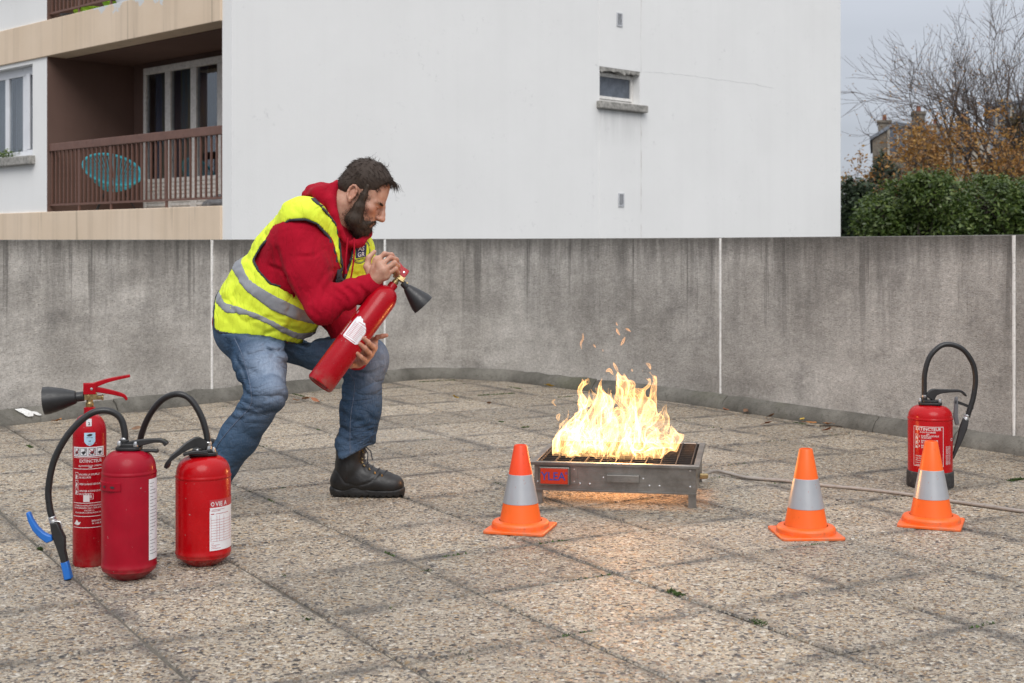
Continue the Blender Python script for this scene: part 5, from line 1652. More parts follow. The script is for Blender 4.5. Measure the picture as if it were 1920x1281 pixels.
def crease(t, w, rot=(.3, .5, .6), s=(9, 3.2, 3.2)):
    """sharp fold lines: valleys where a stretched noise crosses its middle"""
    m_ = t.n('Mapping', {'Vector': t.n('TexCoord').outputs['Object'], 'Scale': s, 'Rotation': rot})
    n1 = t.n('TexNoise', {'Vector': m_.outputs[0], 'Scale': 1.0, 'Detail': 2.0, 'Distortion': .6}).outputs[0]
    v = t.rng(t.math('ABSOLUTE', t.math('SUBTRACT', n1, .5)), 0, .085)
    n2 = t.n('TexNoise', {'Vector': m_.outputs[0], 'Scale': 2.6, 'Detail': 1.0, 'Distortion': .8}).outputs[0]
    v2 = t.rng(t.math('ABSOLUTE', t.math('SUBTRACT', n2, .5)), 0, .07)
    return t.math('MULTIPLY', t.math('ADD', v, t.math('MULTIPLY', v2, .4)), w)
def fabric(name, col, col2=None, weave=900, rough=.85, sheen=.05, wr=.25, vs=8, bs=28, fade=None):
    t = NT(name); c = t.coord('Object')
    a = t.noise(c, vs, 5, .6)
    cc = t.mix(t.rng(a, .35, .65), col2 or tuple(x * .82 for x in col), col)
    t.set(col=cc, rough=rough, sheen=sheen, spec=.12)
    hgt = t.math('ADD', t.math('MULTIPLY', t.noise(c, weave, 2), .12), t.math('MULTIPLY', t.noise(c, bs, 4, .55), 1.0))
    hgt = t.math('ADD', hgt, crease(t, .9))
    t.bump(hgt, wr, .006)
    return t
M_HOOD = fabric('red_sweatshirt', (.37, .004, .020), (.29, .003, .015), wr=.5, sheen=.02).mat
M_VEST = fabric('fluorescent_yellow_fabric', (.72, .85, .06), (.66, .78, .05), weave=700, rough=.6, sheen=.0, wr=.6, bs=17).mat
M_VESTIN = fabric('vest_lining', (.5, .55, .02)).mat
M_BAND = fabric('grey_reflective_tape', (.27, .28, .30), (.22, .23, .25), weave=500, rough=.45, sheen=0, wr=.25).mat
M_TRIM = fabric('dark_grey_binding', (.05, .055, .065), rough=.7).mat
def denim_mat():
    t = NT('blue_denim'); c = t.coord('Object')
    a = t.noise(c, 5, 5, .6)
    cc = t.mix(t.rng(a, .35, .65), (.017, .043, .088), (.031, .075, .142))
    # wear: faded thighs and knees, pale seams - given as a vertex attribute
    at_ = t.n('Attribute', attribute_name='wear').outputs['Fac']
    fine = t.noise(t.coord('Object', (1, 1, .16)), 130, 4, .7)
    cc = t.mix(t.math('MULTIPLY', at_, t.rng(fine, .25, .75, .55, 1.0)), cc, (.32, .39, .50))
    tw = t.noise(t.coord('Object', (1, 1, .12)), 420, 2, .5)
    cc = t.mix(t.rng(tw, .5, .72, 0, .35), cc, (.15, .20, .27))
    t.set(col=cc, rough=.9, sheen=.0, spec=.1)
    t.bump(t.math('ADD', t.math('ADD', t.math('MULTIPLY', tw, .3), t.noise(c, 22, 5, .6)), t.math('MULTIPLY', t.n('Attribute', attribute_name='fold').outputs['Fac'], crease(t, 1.5, (.9, .2, .2), (4.5, 4.5, 10)))), .75, .009)
    return t.mat
M_DENIM = denim_mat()
M_THREAD = simple('denim_seam_thread', (.10, .13, .19), .9, var=.4, vs=90)
M_BOOT = simple('black_boot_leather', (.010, .0095, .0095), .45, var=.4, vs=18, bump=.3, bs=160)
M_SOLE = simple('black_boot_sole', (.012, .012, .0125), .6, var=.3, vs=26, bump=.25, bs=90, dirt=((.06, .055, .05), .2))
M_NYLON = simple('black_boot_nylon', (.016, .016, .016), .85, var=.3, vs=90, bump=.4, bs=500)
def skin_mat():
    t = NT('skin'); c = t.coord('Object')
    cc = t.mix(t.rng(t.noise(c, 22, 5, .6), .35, .65), (.40, .20, .135), (.56, .33, .24))
    cc = t.mix(t.rng(t.noise(c, 60, 4, .6), .55, .7, 0, .35), cc, (.42, .17, .12))
    red = t.n('Attribute', attribute_name='blush').outputs['Fac']
    cc = t.mix(t.math('MULTIPLY', red, .40), cc, (.46, .16, .11))
    t.set(col=cc, rough=.46, sss=.12, spec=.4)
    t.bsdf.inputs['Subsurface Radius'].default_value = (.010, .004, .002)
    t.bump(t.math('ADD', t.noise(c, 260, 3), t.noise(c, 60, 3)), .12, .003)
    return t.mat
M_SKIN = skin_mat()
def hair_mat(name, a, b):
    t = NT(name)
    r_ = t.n('NewGeometry').outputs['Random Per Island']
    t.set(col=t.mix(r_, a, b), rough=.62, spec=.22); return t.mat
M_HAIR = hair_mat('dark_brown_hair', (.018, .0125, .010), (.068, .048, .037))
M_BEARD = hair_mat('dark_beard_hair', (.014, .010, .008), (.085, .062, .048))

def unit(v): v = np.array(v, float); return v / np.linalg.norm(v)
# torso frame: leaning forward, turned about 30 degrees towards the camera
S0, S1, S2, S3 = W(480, 606, -.02), W(517, 556, -.02), W(570, 487, -.015), W(598, 444, .0)
U = unit(W(608, 425, 0) - W(480, 610, 0))
Fv = np.array((.86, -.50, 0)); Lv = np.array((.50, .86, 0))
LP = unit(Lv - U * (Lv @ U)); AP = np.cross(LP, U); AP = AP if AP @ Fv > 0 else -AP
TORSO_AX = [LP, AP, U]
def torso(f, grow=0.0):
    f.ell(S0, TORSO_AX, (.190 + grow, .175 + grow, .175 + grow), .0)
    f.ell(S1, TORSO_AX, (.208 + grow, .200 + grow, .185 + grow), .05)
    f.ell(S2, TORSO_AX, (.215 + grow, .192 + grow, .190 + grow), .06)
    f.ell(S3, TORSO_AX, (.205 + grow, .135 + grow, .115 + grow), .06)
    f.ell(W(634, 492, .07), TORSO_AX, (.14 + grow, .125 + grow, .17 + grow), .06)
SHR, SHL = W(556, 452, -.17), W(655, 452, .17)
ELR, WRR = W(603, 577, -.285), W(699, 531, -.235)
ELL, WRL = W(632, 590, .06), W(668, 672, -.13)
HIPR, HIPL = W(474, 614, -.105), W(505, 612, .07)
KNR, ANR = W(501, 738, -.33), W(397, 900, -.20)
KNL, ANL = W(686, 672, -.01), W(663, 880, .0)
LO, HI = W(380, 700, -.62) , W(760, 330, .5)
GH = .0065
def wr_noise(dirv, f_across, f_along, amp, seed, sharp=1.0):
    """creases that run along dirv"""
    d = unit(dirv); a = unit(np.cross(d, (0.3, .9, .2))); b = np.cross(d, a)
    def fn(x, y, z):
        p = (x * d[0] + y * d[1] + z * d[2]) * f_along; q = (x * a[0] + y * a[1] + z * a[2]) * f_across; r_ = (x * b[0] + y * b[1] + z * b[2]) * f_across
        w = vnoise(p * 1.7 + 5, q * .5, r_ * .5, seed + 5) * .8
        v = vnoise(p + 50, q + w + 50, r_ + w + 50, seed)
        return amp * (1 - 2 * np.abs(v) ** sharp)
    return fn
# ---- hoodie
lo = np.array((W(395, 0)[0], YP - .58, W(0, 690)[2])); hi = np.array((W(745, 0)[0], YP + .42, W(0, 325)[2]))
fh = Field(lo, hi, GH)
torso(fh)
fh.chain([SHR - (SHR - S3) * .25, SHR, SHR * .5 + ELR * .5, ELR], [.082, .079, .071, .064], .085)
fh.chain([ELR, ELR * .45 + WRR * .55, WRR], [.065, .054, .044], .03)
fh.chain([SHL, ELL], [.092, .075], .045); fh.chain([ELL, WRL], [.072, .05], .03)
# neck opening collar and the hood lying on the back
HD = [W(598, 371, -.055), W(590, 367, .02), W(603, 357, .085)]
fh.chain([W(606, 384, -.075)] + HD, [.028, .046, .05, .04], .02)
fh.chain([W(612, 356, -.03), W(628, 352, -.02), W(634, 348, .03), W(620, 352, .08)], [.024, .022, .024, .024], .015)
fh.chain([W(626, 352, -.03), W(619, 378, -.088), W(625, 404, -.110), W(637, 430, -.120), W(648, 452, -.125)], [.022, .024, .021, .016, .013], .012)
fh.chain([W(636, 350, .09), W(672, 400, .09), W(688, 438, .02), W(676, 456, -.06), W(654, 458, -.118)], [.03, .03, .022, .018, .014], .012)
dirA = ELR - SHR
fh.near(.04, wr_noise(unit(dirA + np.array((.06, 0, -.05))), 15, 4.5, .0030, 20, .8))
fh.near(.04, wr_noise(unit(dirA + np.array((-.16, 0, .08))), 34, 9, .0018, 24, .8))
dx = ELR
def elbow_folds(x, y, z):
    t = ((x - ELR[0]) * .75 + (z - ELR[2]) * .65 + (y - ELR[1]) * .1)
    dist = np.sqrt((x - ELR[0] - .07) ** 2 + (y - ELR[1]) ** 2 + (z - ELR[2] - .05) ** 2)
    w = np.exp(-(dist / .14) ** 2)
    ph = t * 150 + 3 * vnoise(x * 12, y * 12, z * 12, 31)
    return w * .0060 * (1 - np.abs(np.sin(ph * .36))) ** 2.2 - w * .001
fh.near(.04, elbow_folds)
def cuff_groove(x, y, z):
    ax = unit(WRR - ELR); t = (x - WRR[0]) * ax[0] + (y - WRR[1]) * ax[1] + (z - WRR[2]) * ax[2]
    return .004 * np.exp(-((t + .055) / .006) ** 2) * (np.abs(t) < .12)
fh.near(.03, cuff_groove)
axw = unit(WRR - ELR)
fh.apply(lambda X, Y_, Z: -((X - WRR[0]) * axw[0] + (Y_ - WRR[1]) * axw[1] + (Z - WRR[2]) * axw[2] - .012), WRR - .09, WRR + .09, 0, 'cut') if False else None
def creases(lines, dy, depth, w, ymax=YP + .02):
    """fold lines pressed into the camera side of a garment, each with a soft ridge beside it"""
    P = [[XZ(a, b, dy) for a, b in ln] for ln in lines]
    P = [[tuple(p) for p in catmull([np.array(p) for p in ln], 5)] for ln in P]
    def fn(x, y, z):
        out = np.zeros_like(x)
        for ln in P:
            d = line_dist(ln, x, z); d2 = line_dist([(a + .012, b + .010) for a, b in ln], x, z)
            out = out + depth * np.exp(-(d / w) ** 2) - depth * .45 * np.exp(-(d2 / (w * 1.5)) ** 2)
        return out * (y < ymax)
    return fn
fh.near(.035, creases([[(519, 466), (532, 510), (556, 560), (588, 604)]], -.25, .011, .010))
fh.near(.035, creases([[(632, 544), (654, 565), (644, 591)], [(652, 540), (672, 558), (663, 585)], [(619, 506), (601, 532), (585, 565)], [(624, 522), (611, 552), (601, 588)], [(604, 467), (585, 480), (559, 480)], [(674, 536), (688, 552), (682, 572)], [(500, 500), (520, 505), (535, 520)]], -.28, .0065, .0075))
fh.near(.03, creases([[(512, 449), (528, 436), (548, 430), (575, 431), (598, 438)]], -.25, .003, .004))

# ---- safety vest: a shell over the torso with real cut edges
fv = Field(lo, hi, GH)
torso(fv, .014)
fv.chain([S3 + LP * -.17 + U * .03, S3 + LP * .17 + U * .03], [.105, .105], .05)
fv.cap(S0 + U * .03, S0 - U * .10, .176, .175, .05)
fv.cap(W(568, 402, -.05), W(602, 392, .08), .046, .046, .07)
fv.near(.05, wr_noise((.55, -.2, -.75), 11, 3.2, .0085, 40, .8))
fv.near(.05, wr_noise((.80, -.1, -.50), 26, 6, .0048, 44, .7))
fv.near(.04, creases([[(453, 575), (470, 552), (487, 532)], [(496, 626), (529, 616), (559, 622)], [(441, 617), (446, 598), (442, 578)], [(624, 480), (632, 513), (629, 539)], [(545, 549), (572, 565), (585, 595)], [(470, 600), (500, 596), (530, 604)], [(425, 600), (436, 560), (452, 535)], [(470, 470), (482, 452), (500, 436)]], -.2, .0065, .0085))
TD = fv.D.copy()
GX, GY, GZ_ = fv.grid()
ARM = [(474, 488), (487, 464), (516, 434), (548, 413), (578, 411), (600, 420), (618, 444), (628, 472), (633, 512), (628, 548), (590, 560), (545, 541), (512, 532), (488, 508)]
HEM = [(395, 560), (402, 617), (418, 624), (470, 627), (508, 632), (540, 645), (566, 656), (574, 655), (580, 645), (600, 641), (640, 637), (665, 610), (720, 560), (720, 300), (395, 300)]
VEE = [(634, 425), (638, 460), (642, 501), (634, 545), (644, 520), (654, 489), (658, 470), (668, 446), (700, 418), (700, 330), (600, 330), (588, 372), (606, 386), (620, 405)]
armP = [XZ(a, b, -.16) for a, b in ARM]; hemP = [XZ(a, b, -.16) for a, b in HEM]; veeP = [XZ(a, b, -.13) for a, b in VEE]
x2, z2 = GX[:, 0, :], GZ_[:, 0, :]
dArm = poly_sdf(armP, x2, z2)[:, None, :]; dHem = poly_sdf(hemP, x2, z2)[:, None, :]; dVee = poly_sdf(veeP, x2, z2)[:, None, :]
near_side = (GY - (YP - .02))                     # the armhole is cut on the camera side only
cutArm = np.maximum(dArm, near_side)
armL = np.sqrt((GX - SHL[0]) ** 2 * .8 + (GZ_ - SHL[2]) ** 2) - .12
cutArmL = np.maximum(armL, (YP + .10) - GY)
D = np.maximum(TD, -(TD + .022))
body_keep = np.maximum.reduce([dHem + 0 * TD, -cutArm + 0 * TD, -cutArmL + 0 * TD, -np.maximum(dVee, GY - (YP + .09)) + 0 * TD])
fh.D = np.where((body_keep < -.010) & (TD < .006), np.maximum(fh.D, TD + .005), fh.D).astype(np.float32)   # the hoodie stays under the vest
v, q = fh.mesh(1)
hoodie = np_mesh('hoodie', v, q, M_HOOD, man, man_base)
Dv = np.maximum(D, body_keep)
v, q = surface_nets(Dv.astype(np.float32), lo, GH, 1)
vest = np_mesh('safety_vest', v, q, M_VEST, man, man_base)
vest_bvh = BVHTree.FromPolygons([Vector(p) for p in v], [tuple(int(i) for i in f) for f in q])
TD2 = TD - .0042
D2 = np.maximum(TD2, -(TD2 + .012))
edgeA = np.maximum(np.abs(cutArm + .002) - .0055, near_side - .01); edgeH = np.abs(dHem + .002) - .005
edgeV = np.maximum(np.abs(dVee - .002) - .0045, GY - (YP + .05))
trim = np.maximum(D2, np.minimum.reduce([edgeA + 0 * TD, edgeH + 0 * TD, edgeV + 0 * TD]))
okreg = np.maximum.reduce([dHem - .004 + 0 * TD, -cutArm - .0085 + 0 * TD, -cutArmL + 0 * TD])
zip_line = np.maximum(line_dist([XZ(*p, -.2) for p in ((646, 545), (636, 575), (622, 600), (600, 630), (572, 656))], x2, z2)[:, None, :] - .0035, GY - (YP - .05))
trim = np.minimum(trim, np.maximum(D2, zip_line + 0 * TD))
trim = np.maximum(trim, okreg)
v2, q2 = surface_nets(trim.astype(np.float32), lo, GH, 1)
np_mesh('binding', v2, q2, M_TRIM, vest)
vest.children[0].data.transform(Matrix.Translation(-Vector(man_base)))
TOPB = [(400, 452), (438, 478), (470.6, 523), (505, 545), (555, 572), (606, 606), (640, 622), (700, 640), (700, 652), (640, 634), (606, 619), (555, 600), (511, 579), (467.5, 547), (434.7, 513), (395, 475)]
LOWB = [(395, 545), (409.7, 554), (420.6, 567), (449, 573), (486, 586), (517.5, 601), (546, 621), (560, 627), (600, 628), (640, 618), (700, 590), (700, 606), (642, 634), (604, 643), (556, 640), (536, 629), (505, 606), (467.5, 590), (427, 587), (409, 575), (395, 568)]
for B in (TOPB, LOWB):
    dB = poly_sdf([XZ(a, b, -.17) for a, b in B], x2, z2)[:, None, :]
    TD3 = TD - .0040
    Db = np.maximum.reduce([np.maximum(TD3, -(TD3 + .016)), dB + 0 * TD, body_keep + .006])
    vb, qb = surface_nets(Db.astype(np.float32), lo, GH, 1)
    np_mesh('reflective_band', vb, qb, M_BAND, vest, man_base)

# ---- jeans
flo = np.array((W(372, 0)[0], YP - .60, .02)); fhi = np.array((W(755, 0)[0], YP + .32, W(0, 560)[2]))
fj = Field(flo, fhi, GH)
fj.ell(S0 - U * .03, TORSO_AX, (.175, .150, .15), .03)
fj.cap(HIPR, HIPL, .135, .125, .05)
fj.chain([HIPR, HIPR * .45 + KNR * .55, KNR], [.124, .099, .069], .05)
fj.chain([KNR, KNR * .5 + ANR * .5, ANR + (KNR - ANR) * .06], [.078, .075, .070], .03)
fj.chain([HIPL, HIPL * .4 + KNL * .6, KNL], [.135, .108, .090], .05)
fj.chain([KNL, KNL * .55 + ANL * .45, ANL + (KNL - ANL) * .18], [.088, .082, .078], .03)
fj.chain([W(645, 832, -.05), W(649, 855, -.07), W(656, 868, -.075)], [.042, .034, .020], .02)
fj.near(.04, wr_noise(unit(KNR - HIPR) * .3 + np.array((.8, -.3, .2)), 13, 5, .0028, 60, .8))
fj.near(.04, wr_noise(unit(ANL - KNL) + np.array((.5, 0, 0)), 17, 5, .0024, 61, .8))
def stack_folds(c, ax, span, freq, amp, seed):
    def fn(x, y, z):
        t = (x - c[0]) * ax[0] + (y - c[1]) * ax[1] + (z - c[2]) * ax[2]
        w = np.exp(-(t / span) ** 2) * np.exp(-(((x - c[0]) ** 2 + (y - c[1]) ** 2 + (z - c[2]) ** 2) / .045))
        n_ = vnoise(x * 9, y * 9, z * 9, seed)
        return w * amp * ((1 - np.abs(np.sin(t * freq * .42 + 3.2 * n_))) ** 2 * 1.7 - .4) * (.7 + .6 * vnoise(x * 14 + 7, y * 14, z * 6, seed + 2))
    return fn
fj.near(.04, stack_folds(KNR + np.array((-.07, 0, .02)), unit(ANR - HIPR), .13, 120, .009, 63))
fj.near(.04, stack_folds(ANL + np.array((0, 0, .16)), np.array((.25, 0, 1)), .13, 95, .009, 65))
fj.near(.04, stack_folds(KNL + np.array((-.05, 0, -.10)), np.array((.5, 0, .9)), .10, 110, .009, 67))
fj.near(.04, stack_folds(HIPR + np.array((.1, -.05, -.04)), unit((.35, 0, 1)), .13, 80, .009, 69))
# tuck the waist under the vest and hang the hem over the boot
ft = Field(flo, fhi, GH); torso(ft, -.006); tx, ty, tz = ft.grid()
dh = poly_sdf(hemP, tx[:, 0, :], tz[:, 0, :])[:, None, :]
fj.D = np.where(dh < -.004, np.maximum(fj.D, ft.D), fj.D).astype(np.float32)
hemz = W(0, 848, 0)[2]
cutl = np.maximum((hemz + .04 * np.clip((tx - ANL[0]) / .08, -1, .8)) - tz, ANL[0] - .14 - tx)
lobe = np.sqrt((tx - W(650, 0)[0]) ** 2 + (ty - (YP - .05)) ** 2 * .8 + ((tz - W(0, 858)[2]) * .8) ** 2) - .042
cutl = np.maximum(cutl, -lobe)
bore = np.sqrt((tx - ANL[0]) ** 2 + (ty - ANL[1]) ** 2) - .066
bore = np.maximum(bore, tz - hemz - .03)
fj.D = np.maximum(np.maximum(fj.D, np.where(tx > ANL[0] - .14, cutl, -1)), np.where(tx > ANL[0] - .14, -bore, -1)).astype(np.float32)
jz = lambda L: [[(380 + a / 3.37, 580 + b / 3.37) for a, b in ln] for ln in L]
fj.near(.035, creases(jz([[(250, 575), (330, 612), (410, 598)], [(262, 520), (345, 552), (420, 540)], [(270, 290), (420, 268), (560, 300)], [(190, 320), (240, 380), (270, 450)], [(240, 640), (310, 640), (380, 620)], [(170, 690), (250, 690), (330, 660)], [(380, 250), (470, 330), (540, 420)]]), -.36, .0065, .0075, YP + .02))
fj.near(.035, creases(jz([[(880, 470), (940, 430), (1010, 430)], [(860, 560), (910, 600), (980, 600)], [(870, 640), (930, 690), (1010, 700)], [(850, 800), (950, 830), (1050, 800)], [(860, 750), (960, 770), (1060, 730)], [(960, 380), (1050, 400), (1130, 370)]]), -.06, .006, .0075, YP + .2))
v, q = fj.mesh(1)
jeans = np_mesh('jeans', v, q, M_DENIM, man, man_base)
def wear_val(p):
    def seg(a, b, p):
        ba = b - a; t = np.clip(((p - a) @ ba) / (ba @ ba), 0, 1); return t, p - a - t[:, None] * ba
    nn = vertex_normals(v, q)
    t1, _ = seg(HIPR, KNR, p); front = np.clip(nn @ unit((.55, -.75, .25)), 0, 1) ** 1.5
    d1 = np.linalg.norm(p - (HIPR * .35 + KNR * .65 + np.array((.03, -.08, 0))), axis=1)
    d2 = np.linalg.norm(p - (KNL + np.array((.03, -.06, .0))), axis=1)
    w = np.exp(-(d1 / .17) ** 2) * front * 1.0 + np.exp(-(d2 / .14) ** 2) * np.clip(nn @ unit((.7, -.6, .3)), 0, 1) * .75
    w += .10 + .12 * vnoise(p[:, 0] * 9, p[:, 1] * 9, p[:, 2] * 5, 77)
    return np.clip(w, 0, 1)
attr = jeans.data.attributes.new('wear', 'FLOAT', 'POINT'); attr.data.foreach_set('value', wear_val(v).astype(np.float32))
_f = np.zeros(len(v))
for c_, r_ in ((KNR + np.array((-.08, .05, .0)), .13), (HIPR + np.array((.10, -.05, -.05)), .15), (KNL + np.array((-.06, 0, -.10)), .12), (ANL + np.array((0, 0, .14)), .13), (ANR + np.array((0, 0, .12)), .12), (HIPL + np.array((.1, 0, 0)), .12)):
    _f = np.maximum(_f, np.exp(-(np.linalg.norm(v - c_, axis=1) / r_) ** 2))
attr = jeans.data.attributes.new('fold', 'FLOAT', 'POINT'); attr.data.foreach_set('value', (.12 + .88 * _f).astype(np.float32))
jeans_bvh = BVHTree.FromPolygons([Vector(p) for p in v], [tuple(int(i) for i in f) for f in q])
def project_line(pix, dy, bvh, n=10, off=.0015):
    out = []
    for p in catmull([np.array((a, b, 0.)) for a, b in pix], n):
        o = Vector(W(p[0], p[1], -.9)); e = Vector((0, 0, CAM_Z)); d = (o - e).normalized()
        hit, nrm, _, _ = bvh.ray_cast(o, d, 3)
        if hit is not None: out.append(tuple(hit + nrm * off - Vector(man_base)))
    return out
for seam in ([(440, 634), (452, 660), (462, 690), (470, 725), (472, 752), (466, 768)], [(464, 770), (440, 795), (415, 825), (404, 842)], [(656, 700), (664, 715), (664, 740), (658, 780), (656, 830), (656, 850)]):
    P = project_line(seam, 0, jeans_bvh)
    if len(P) > 3:
        m = MB(); m.tube(P, .0018, 5); m.build('seam', M_THREAD, jeans)

# ---- boots
def boot(loc, rz, shaft_top, lean, name='boot', lean_y=0.0):
    lo_, hi_ = np.array((-.16, -.10, -.01)), np.array((.25, .10, .32))
    f = Field(lo_, hi_, .0042)
    f.chain([(lean * 1.0, lean_y, shaft_top), (-.02, 0, .12), (-.035, 0, .07)], [.066, .057, .052], .02)
    f.chain([(-.055, 0, .062), (.04, 0, .066), (.125, .004, .052), (.165, .006, .047)], [.046, .049, .047, .044], .03)
    f.cap((.0, 0, .115), (.09, .002, .075), .042, .036, .03)
    f.apply(lambda X, Y_, Z: Z - .024 + 0 * X + 0 * Y_, lo_, hi_, 0, 'cut')
    f.near(.03, wr_noise((0, 1, 0), 18, 3, .0016, 80))
    def stitch(x, y, z):
        c1 = line_dist([(-.09, .125), (-.055, .105), (-.03, .065), (.02, .052), (.055, .06), (.085, .072), (.11, .10)], x, z)
        c2 = line_dist([(-.02, .24), (-.015, .15), (-.012, .06)], x, z); c3 = line_dist([(.03, .24), (.035, .15), (.06, .11)], x, z)
        return .0032 * np.exp(-(c1 / .0035) ** 2) + .0022 * np.exp(-(np.minimum(c2, c3) / .003) ** 2)
    f.near(.02, stitch)
    V, Q_ = f.mesh(1)
    o = np_mesh(name, V, Q_, M_BOOT, man)
    # sole with a rising wave along the side
    g_ = Field(lo_ - .02, hi_ + np.array((.02, .02, -.15)), .0042)
    g_.chain([(-.060, 0, .028), (.02, 0, .028), (.12, .004, .028), (.168, .006, .028)], [.044, .046, .049, .0465], .02)
    X, Y_, Z = g_.grid()
    topc = .030 + .018 * np.exp(-((X - .02) / .035) ** 2) + .012 * np.exp(-((X + .10) / .035) ** 2) + .010 * np.clip((X - .17) / .04, 0, 1)
    g_.D = np.maximum(g_.D, np.maximum(Z - topc, -(Z - .0)))
    tread = np.where((np.abs(np.mod(X, .026) - .013) < .004) & (Z < .008), .006, 0)
    g_.D = (g_.D + tread).astype(np.float32)
    g_.near(.02, lambda x, y, z: .0018 * np.exp(-((z - (.018 + .016 * np.exp(-((x - .02) / .04) ** 2))) / .0028) ** 2))
    V, Q_ = g_.mesh(1)
    np_mesh('sole', V, Q_, M_SOLE, o)
    # laces, eyelets and tongue
    bvh = BVHTree.FromPolygons([Vector(p) for p in f.mesh(1)[0]], [tuple(int(i) for i in ff) for ff in f.mesh(1)[1]])
    def on(x, y, z):
        c = Vector((-.03, 0, .06)); d = (Vector((x, y, z)) - c).normalized()
        h_, n_, _, _ = bvh.ray_cast(c + d * .4, -d, 1); return (h_ + n_ * .003) if h_ is not None else Vector((x, y, z))
    rows = [(.055, .20), (.055, .18), (.055, .16), (.06, .14), (.075, .122), (.095, .108), (.115, .097)]
    for i, (x, z) in enumerate(rows):
        m = MB(); m.tube([on(x - .012, -.028, z - .008), on(x + .004, -.008, z + .004), on(x + .004, .008, z + .004), on(x - .012, .028, z - .008)], .0022, 6); m.build('lace', M_TRIM, o)
        for s_ in (-1, 1):
            p = on(x - .014, s_ * .030, z - .009); m = MB(); m.lathe([(.0055, 0), (.0055, .0025), (.003, .003)], 10, Matrix.Translation(p) @ (p - Vector((-.03, 0, .06))).to_track_quat('Z', 'Y').to_matrix().to_4x4()); m.build('eyelet', M_BRASS, o)
    m = MB(); m.tube([(lean + .05, -.02, shaft_top - .015), (lean + .075, -.026, shaft_top - .05), (.062, -.034, .15), (.07, -.03, .122)], .0024, 6)
    m.build('lace', M_TRIM, o)
    m = MB(); m.tube([(lean + .052, -.015, shaft_top - .012), (lean + .085, -.02, shaft_top - .04), (.082, -.024, .155)], .0024, 6)
    m.build('lace', M_TRIM, o)
    m = MB(); m.lathe([(.066, shaft_top - .012), (.069, shaft_top - .0), (.068, shaft_top + .010), (.058, shaft_top + .012), (.054, shaft_top - .02)], 24, Matrix.Translation((lean, lean_y, 0)), closed=False); m.build('padded_collar', M_NYLON, o)
    o.location = tuple(np.array(loc) - man_base); o.rotation_euler.z = rz
    return o
bl = W(664, 931, .0); bl[2] = 0
boot(bl, R(-4), .232, -.012)
br_ = W(392, 930, -.20); br_[2] = 0.0
boot(br_, R(-68), .20, -.03)

# ---- body: head, neck, arms and hands in one skin surface
HO = W(687, 349, -.015)
hf, hu, hr = np.array((.855, 0, -.52)), np.array((.52, 0, .855)), np.array((0, -1, 0))
# a few degrees of turn towards the camera
_rt = Matrix.Rotation(R(-7), 3, Vector(hu)); hf = np.array(_rt @ Vector(hf)); hr = np.array(_rt @ Vector(hr))
HAX = [hf, hr, hu]
def HP(f_, r_, u_): return HO + hf * f_ + hr * r_ + hu * u_
blo = np.array((W(585, 0)[0], YP - .50, W(0, 700)[2])); bhi = np.array((W(765, 0)[0], YP + .30, W(0, 285)[2]))
fb = Field(blo, bhi, .0034)
P_ = .03
fb.ell(HP(-.003, 0, .012), HAX, (.098, .077, .088), .01, pad=P_)
fb.ell(HP(.030, 0, -.03), HAX, (.075, .066, .075), .02, pad=P_)                      # face mass
fb.ell(HP(.068, 0, -.085), HAX, (.040, .046, .050), .015, pad=P_)
fb.cap(HP(.045, .0, -.10), HP(.07, 0, -.145), .047, .036, .03, pad=P_)                # jaw and chin
for s in (-1, 1):
    fb.cap(HP(-.005, s * .052, -.085), HP(.065, s * .022, -.15), .022, .022, .03, pad=P_)
    fb.ell(HP(.066, s * .042, -.066), HAX, (.028, .024, .022), .02, pad=P_)          # cheek bones
    fb.cap(HP(.096, s * .012, -.030), HP(.080, s * .048, -.034), .010, .009, .012, pad=P_)   # brow ridge
    fb.ell(HP(.100, s * .031, -.053), HAX, (.011, .016, .010), .008, 'cut', pad=.02)  # eye sockets
    fb.ell(HP(.0875, s * .031, -.053), HAX, (.0115, .0125, .0115), .003, pad=.02)     # lids
    fb.cap(HP(.098, s * .020, -.0475), HP(.094, s * .043, -.050), .0030, .0026, .004, pad=.02)
    fb.ell(HP(.118, s * .012, -.088), HAX, (.011, .009, .008), .006, pad=.02)         # nostril wings
    # ears
    ex = s * .077
    for k in range(9):
        a0, a1 = R(-50 + k * 34), R(-50 + (k + 1) * 34)
        fb.cap(HP(-.018 + .017 * math.cos(a0) - .010 * math.sin(a0) * .3, ex + s * .006, -.050 + .030 * math.sin(a0)), HP(-.018 + .017 * math.cos(a1) - .010 * math.sin(a1) * .3, ex + s * .006, -.050 + .030 * math.sin(a1)), .0048, .0048, .004, pad=.02)
    fb.ell(HP(-.014, ex - s * .004, -.052), HAX, (.014, .006, .026), .006, pad=.02)
    fb.cap(HP(-.004, ex, -.05), HP(-.006, ex + s * .003, -.066), .005, .004, .004, pad=.02)
    fb.ell(HP(-.010, ex + s * .002, -.084), HAX, (.008, .0055, .010), .006, pad=.02)
fb.chain([HP(.108, 0, -.036), HP(.122, 0, -.066), HP(.131, 0, -.082)], [.0085, .0095, .0115], .010, pad=P_)   # nose
fb.cap(HP(.132, 0, -.086), HP(.108, 0, -.092), .0095, .010, .008, pad=P_)
fb.cap(HP(.100, -.022, -.116), HP(.100, .022, -.116), .009, .009, .012, pad=P_)       # upper lip
fb.cap(HP(.1065, -.012, -.1185), HP(.1065, .012, -.1185), .0058, .0058, .004, pad=.02)
fb.cap(HP(.1005, -.012, -.131), HP(.1005, .012, -.131), .0065, .0065, .005, pad=.02)
fb.cap(HP(.112, -.03, -.1248), HP(.112, .03, -.1248), .0022, .0022, .002, 'cut', pad=.02)
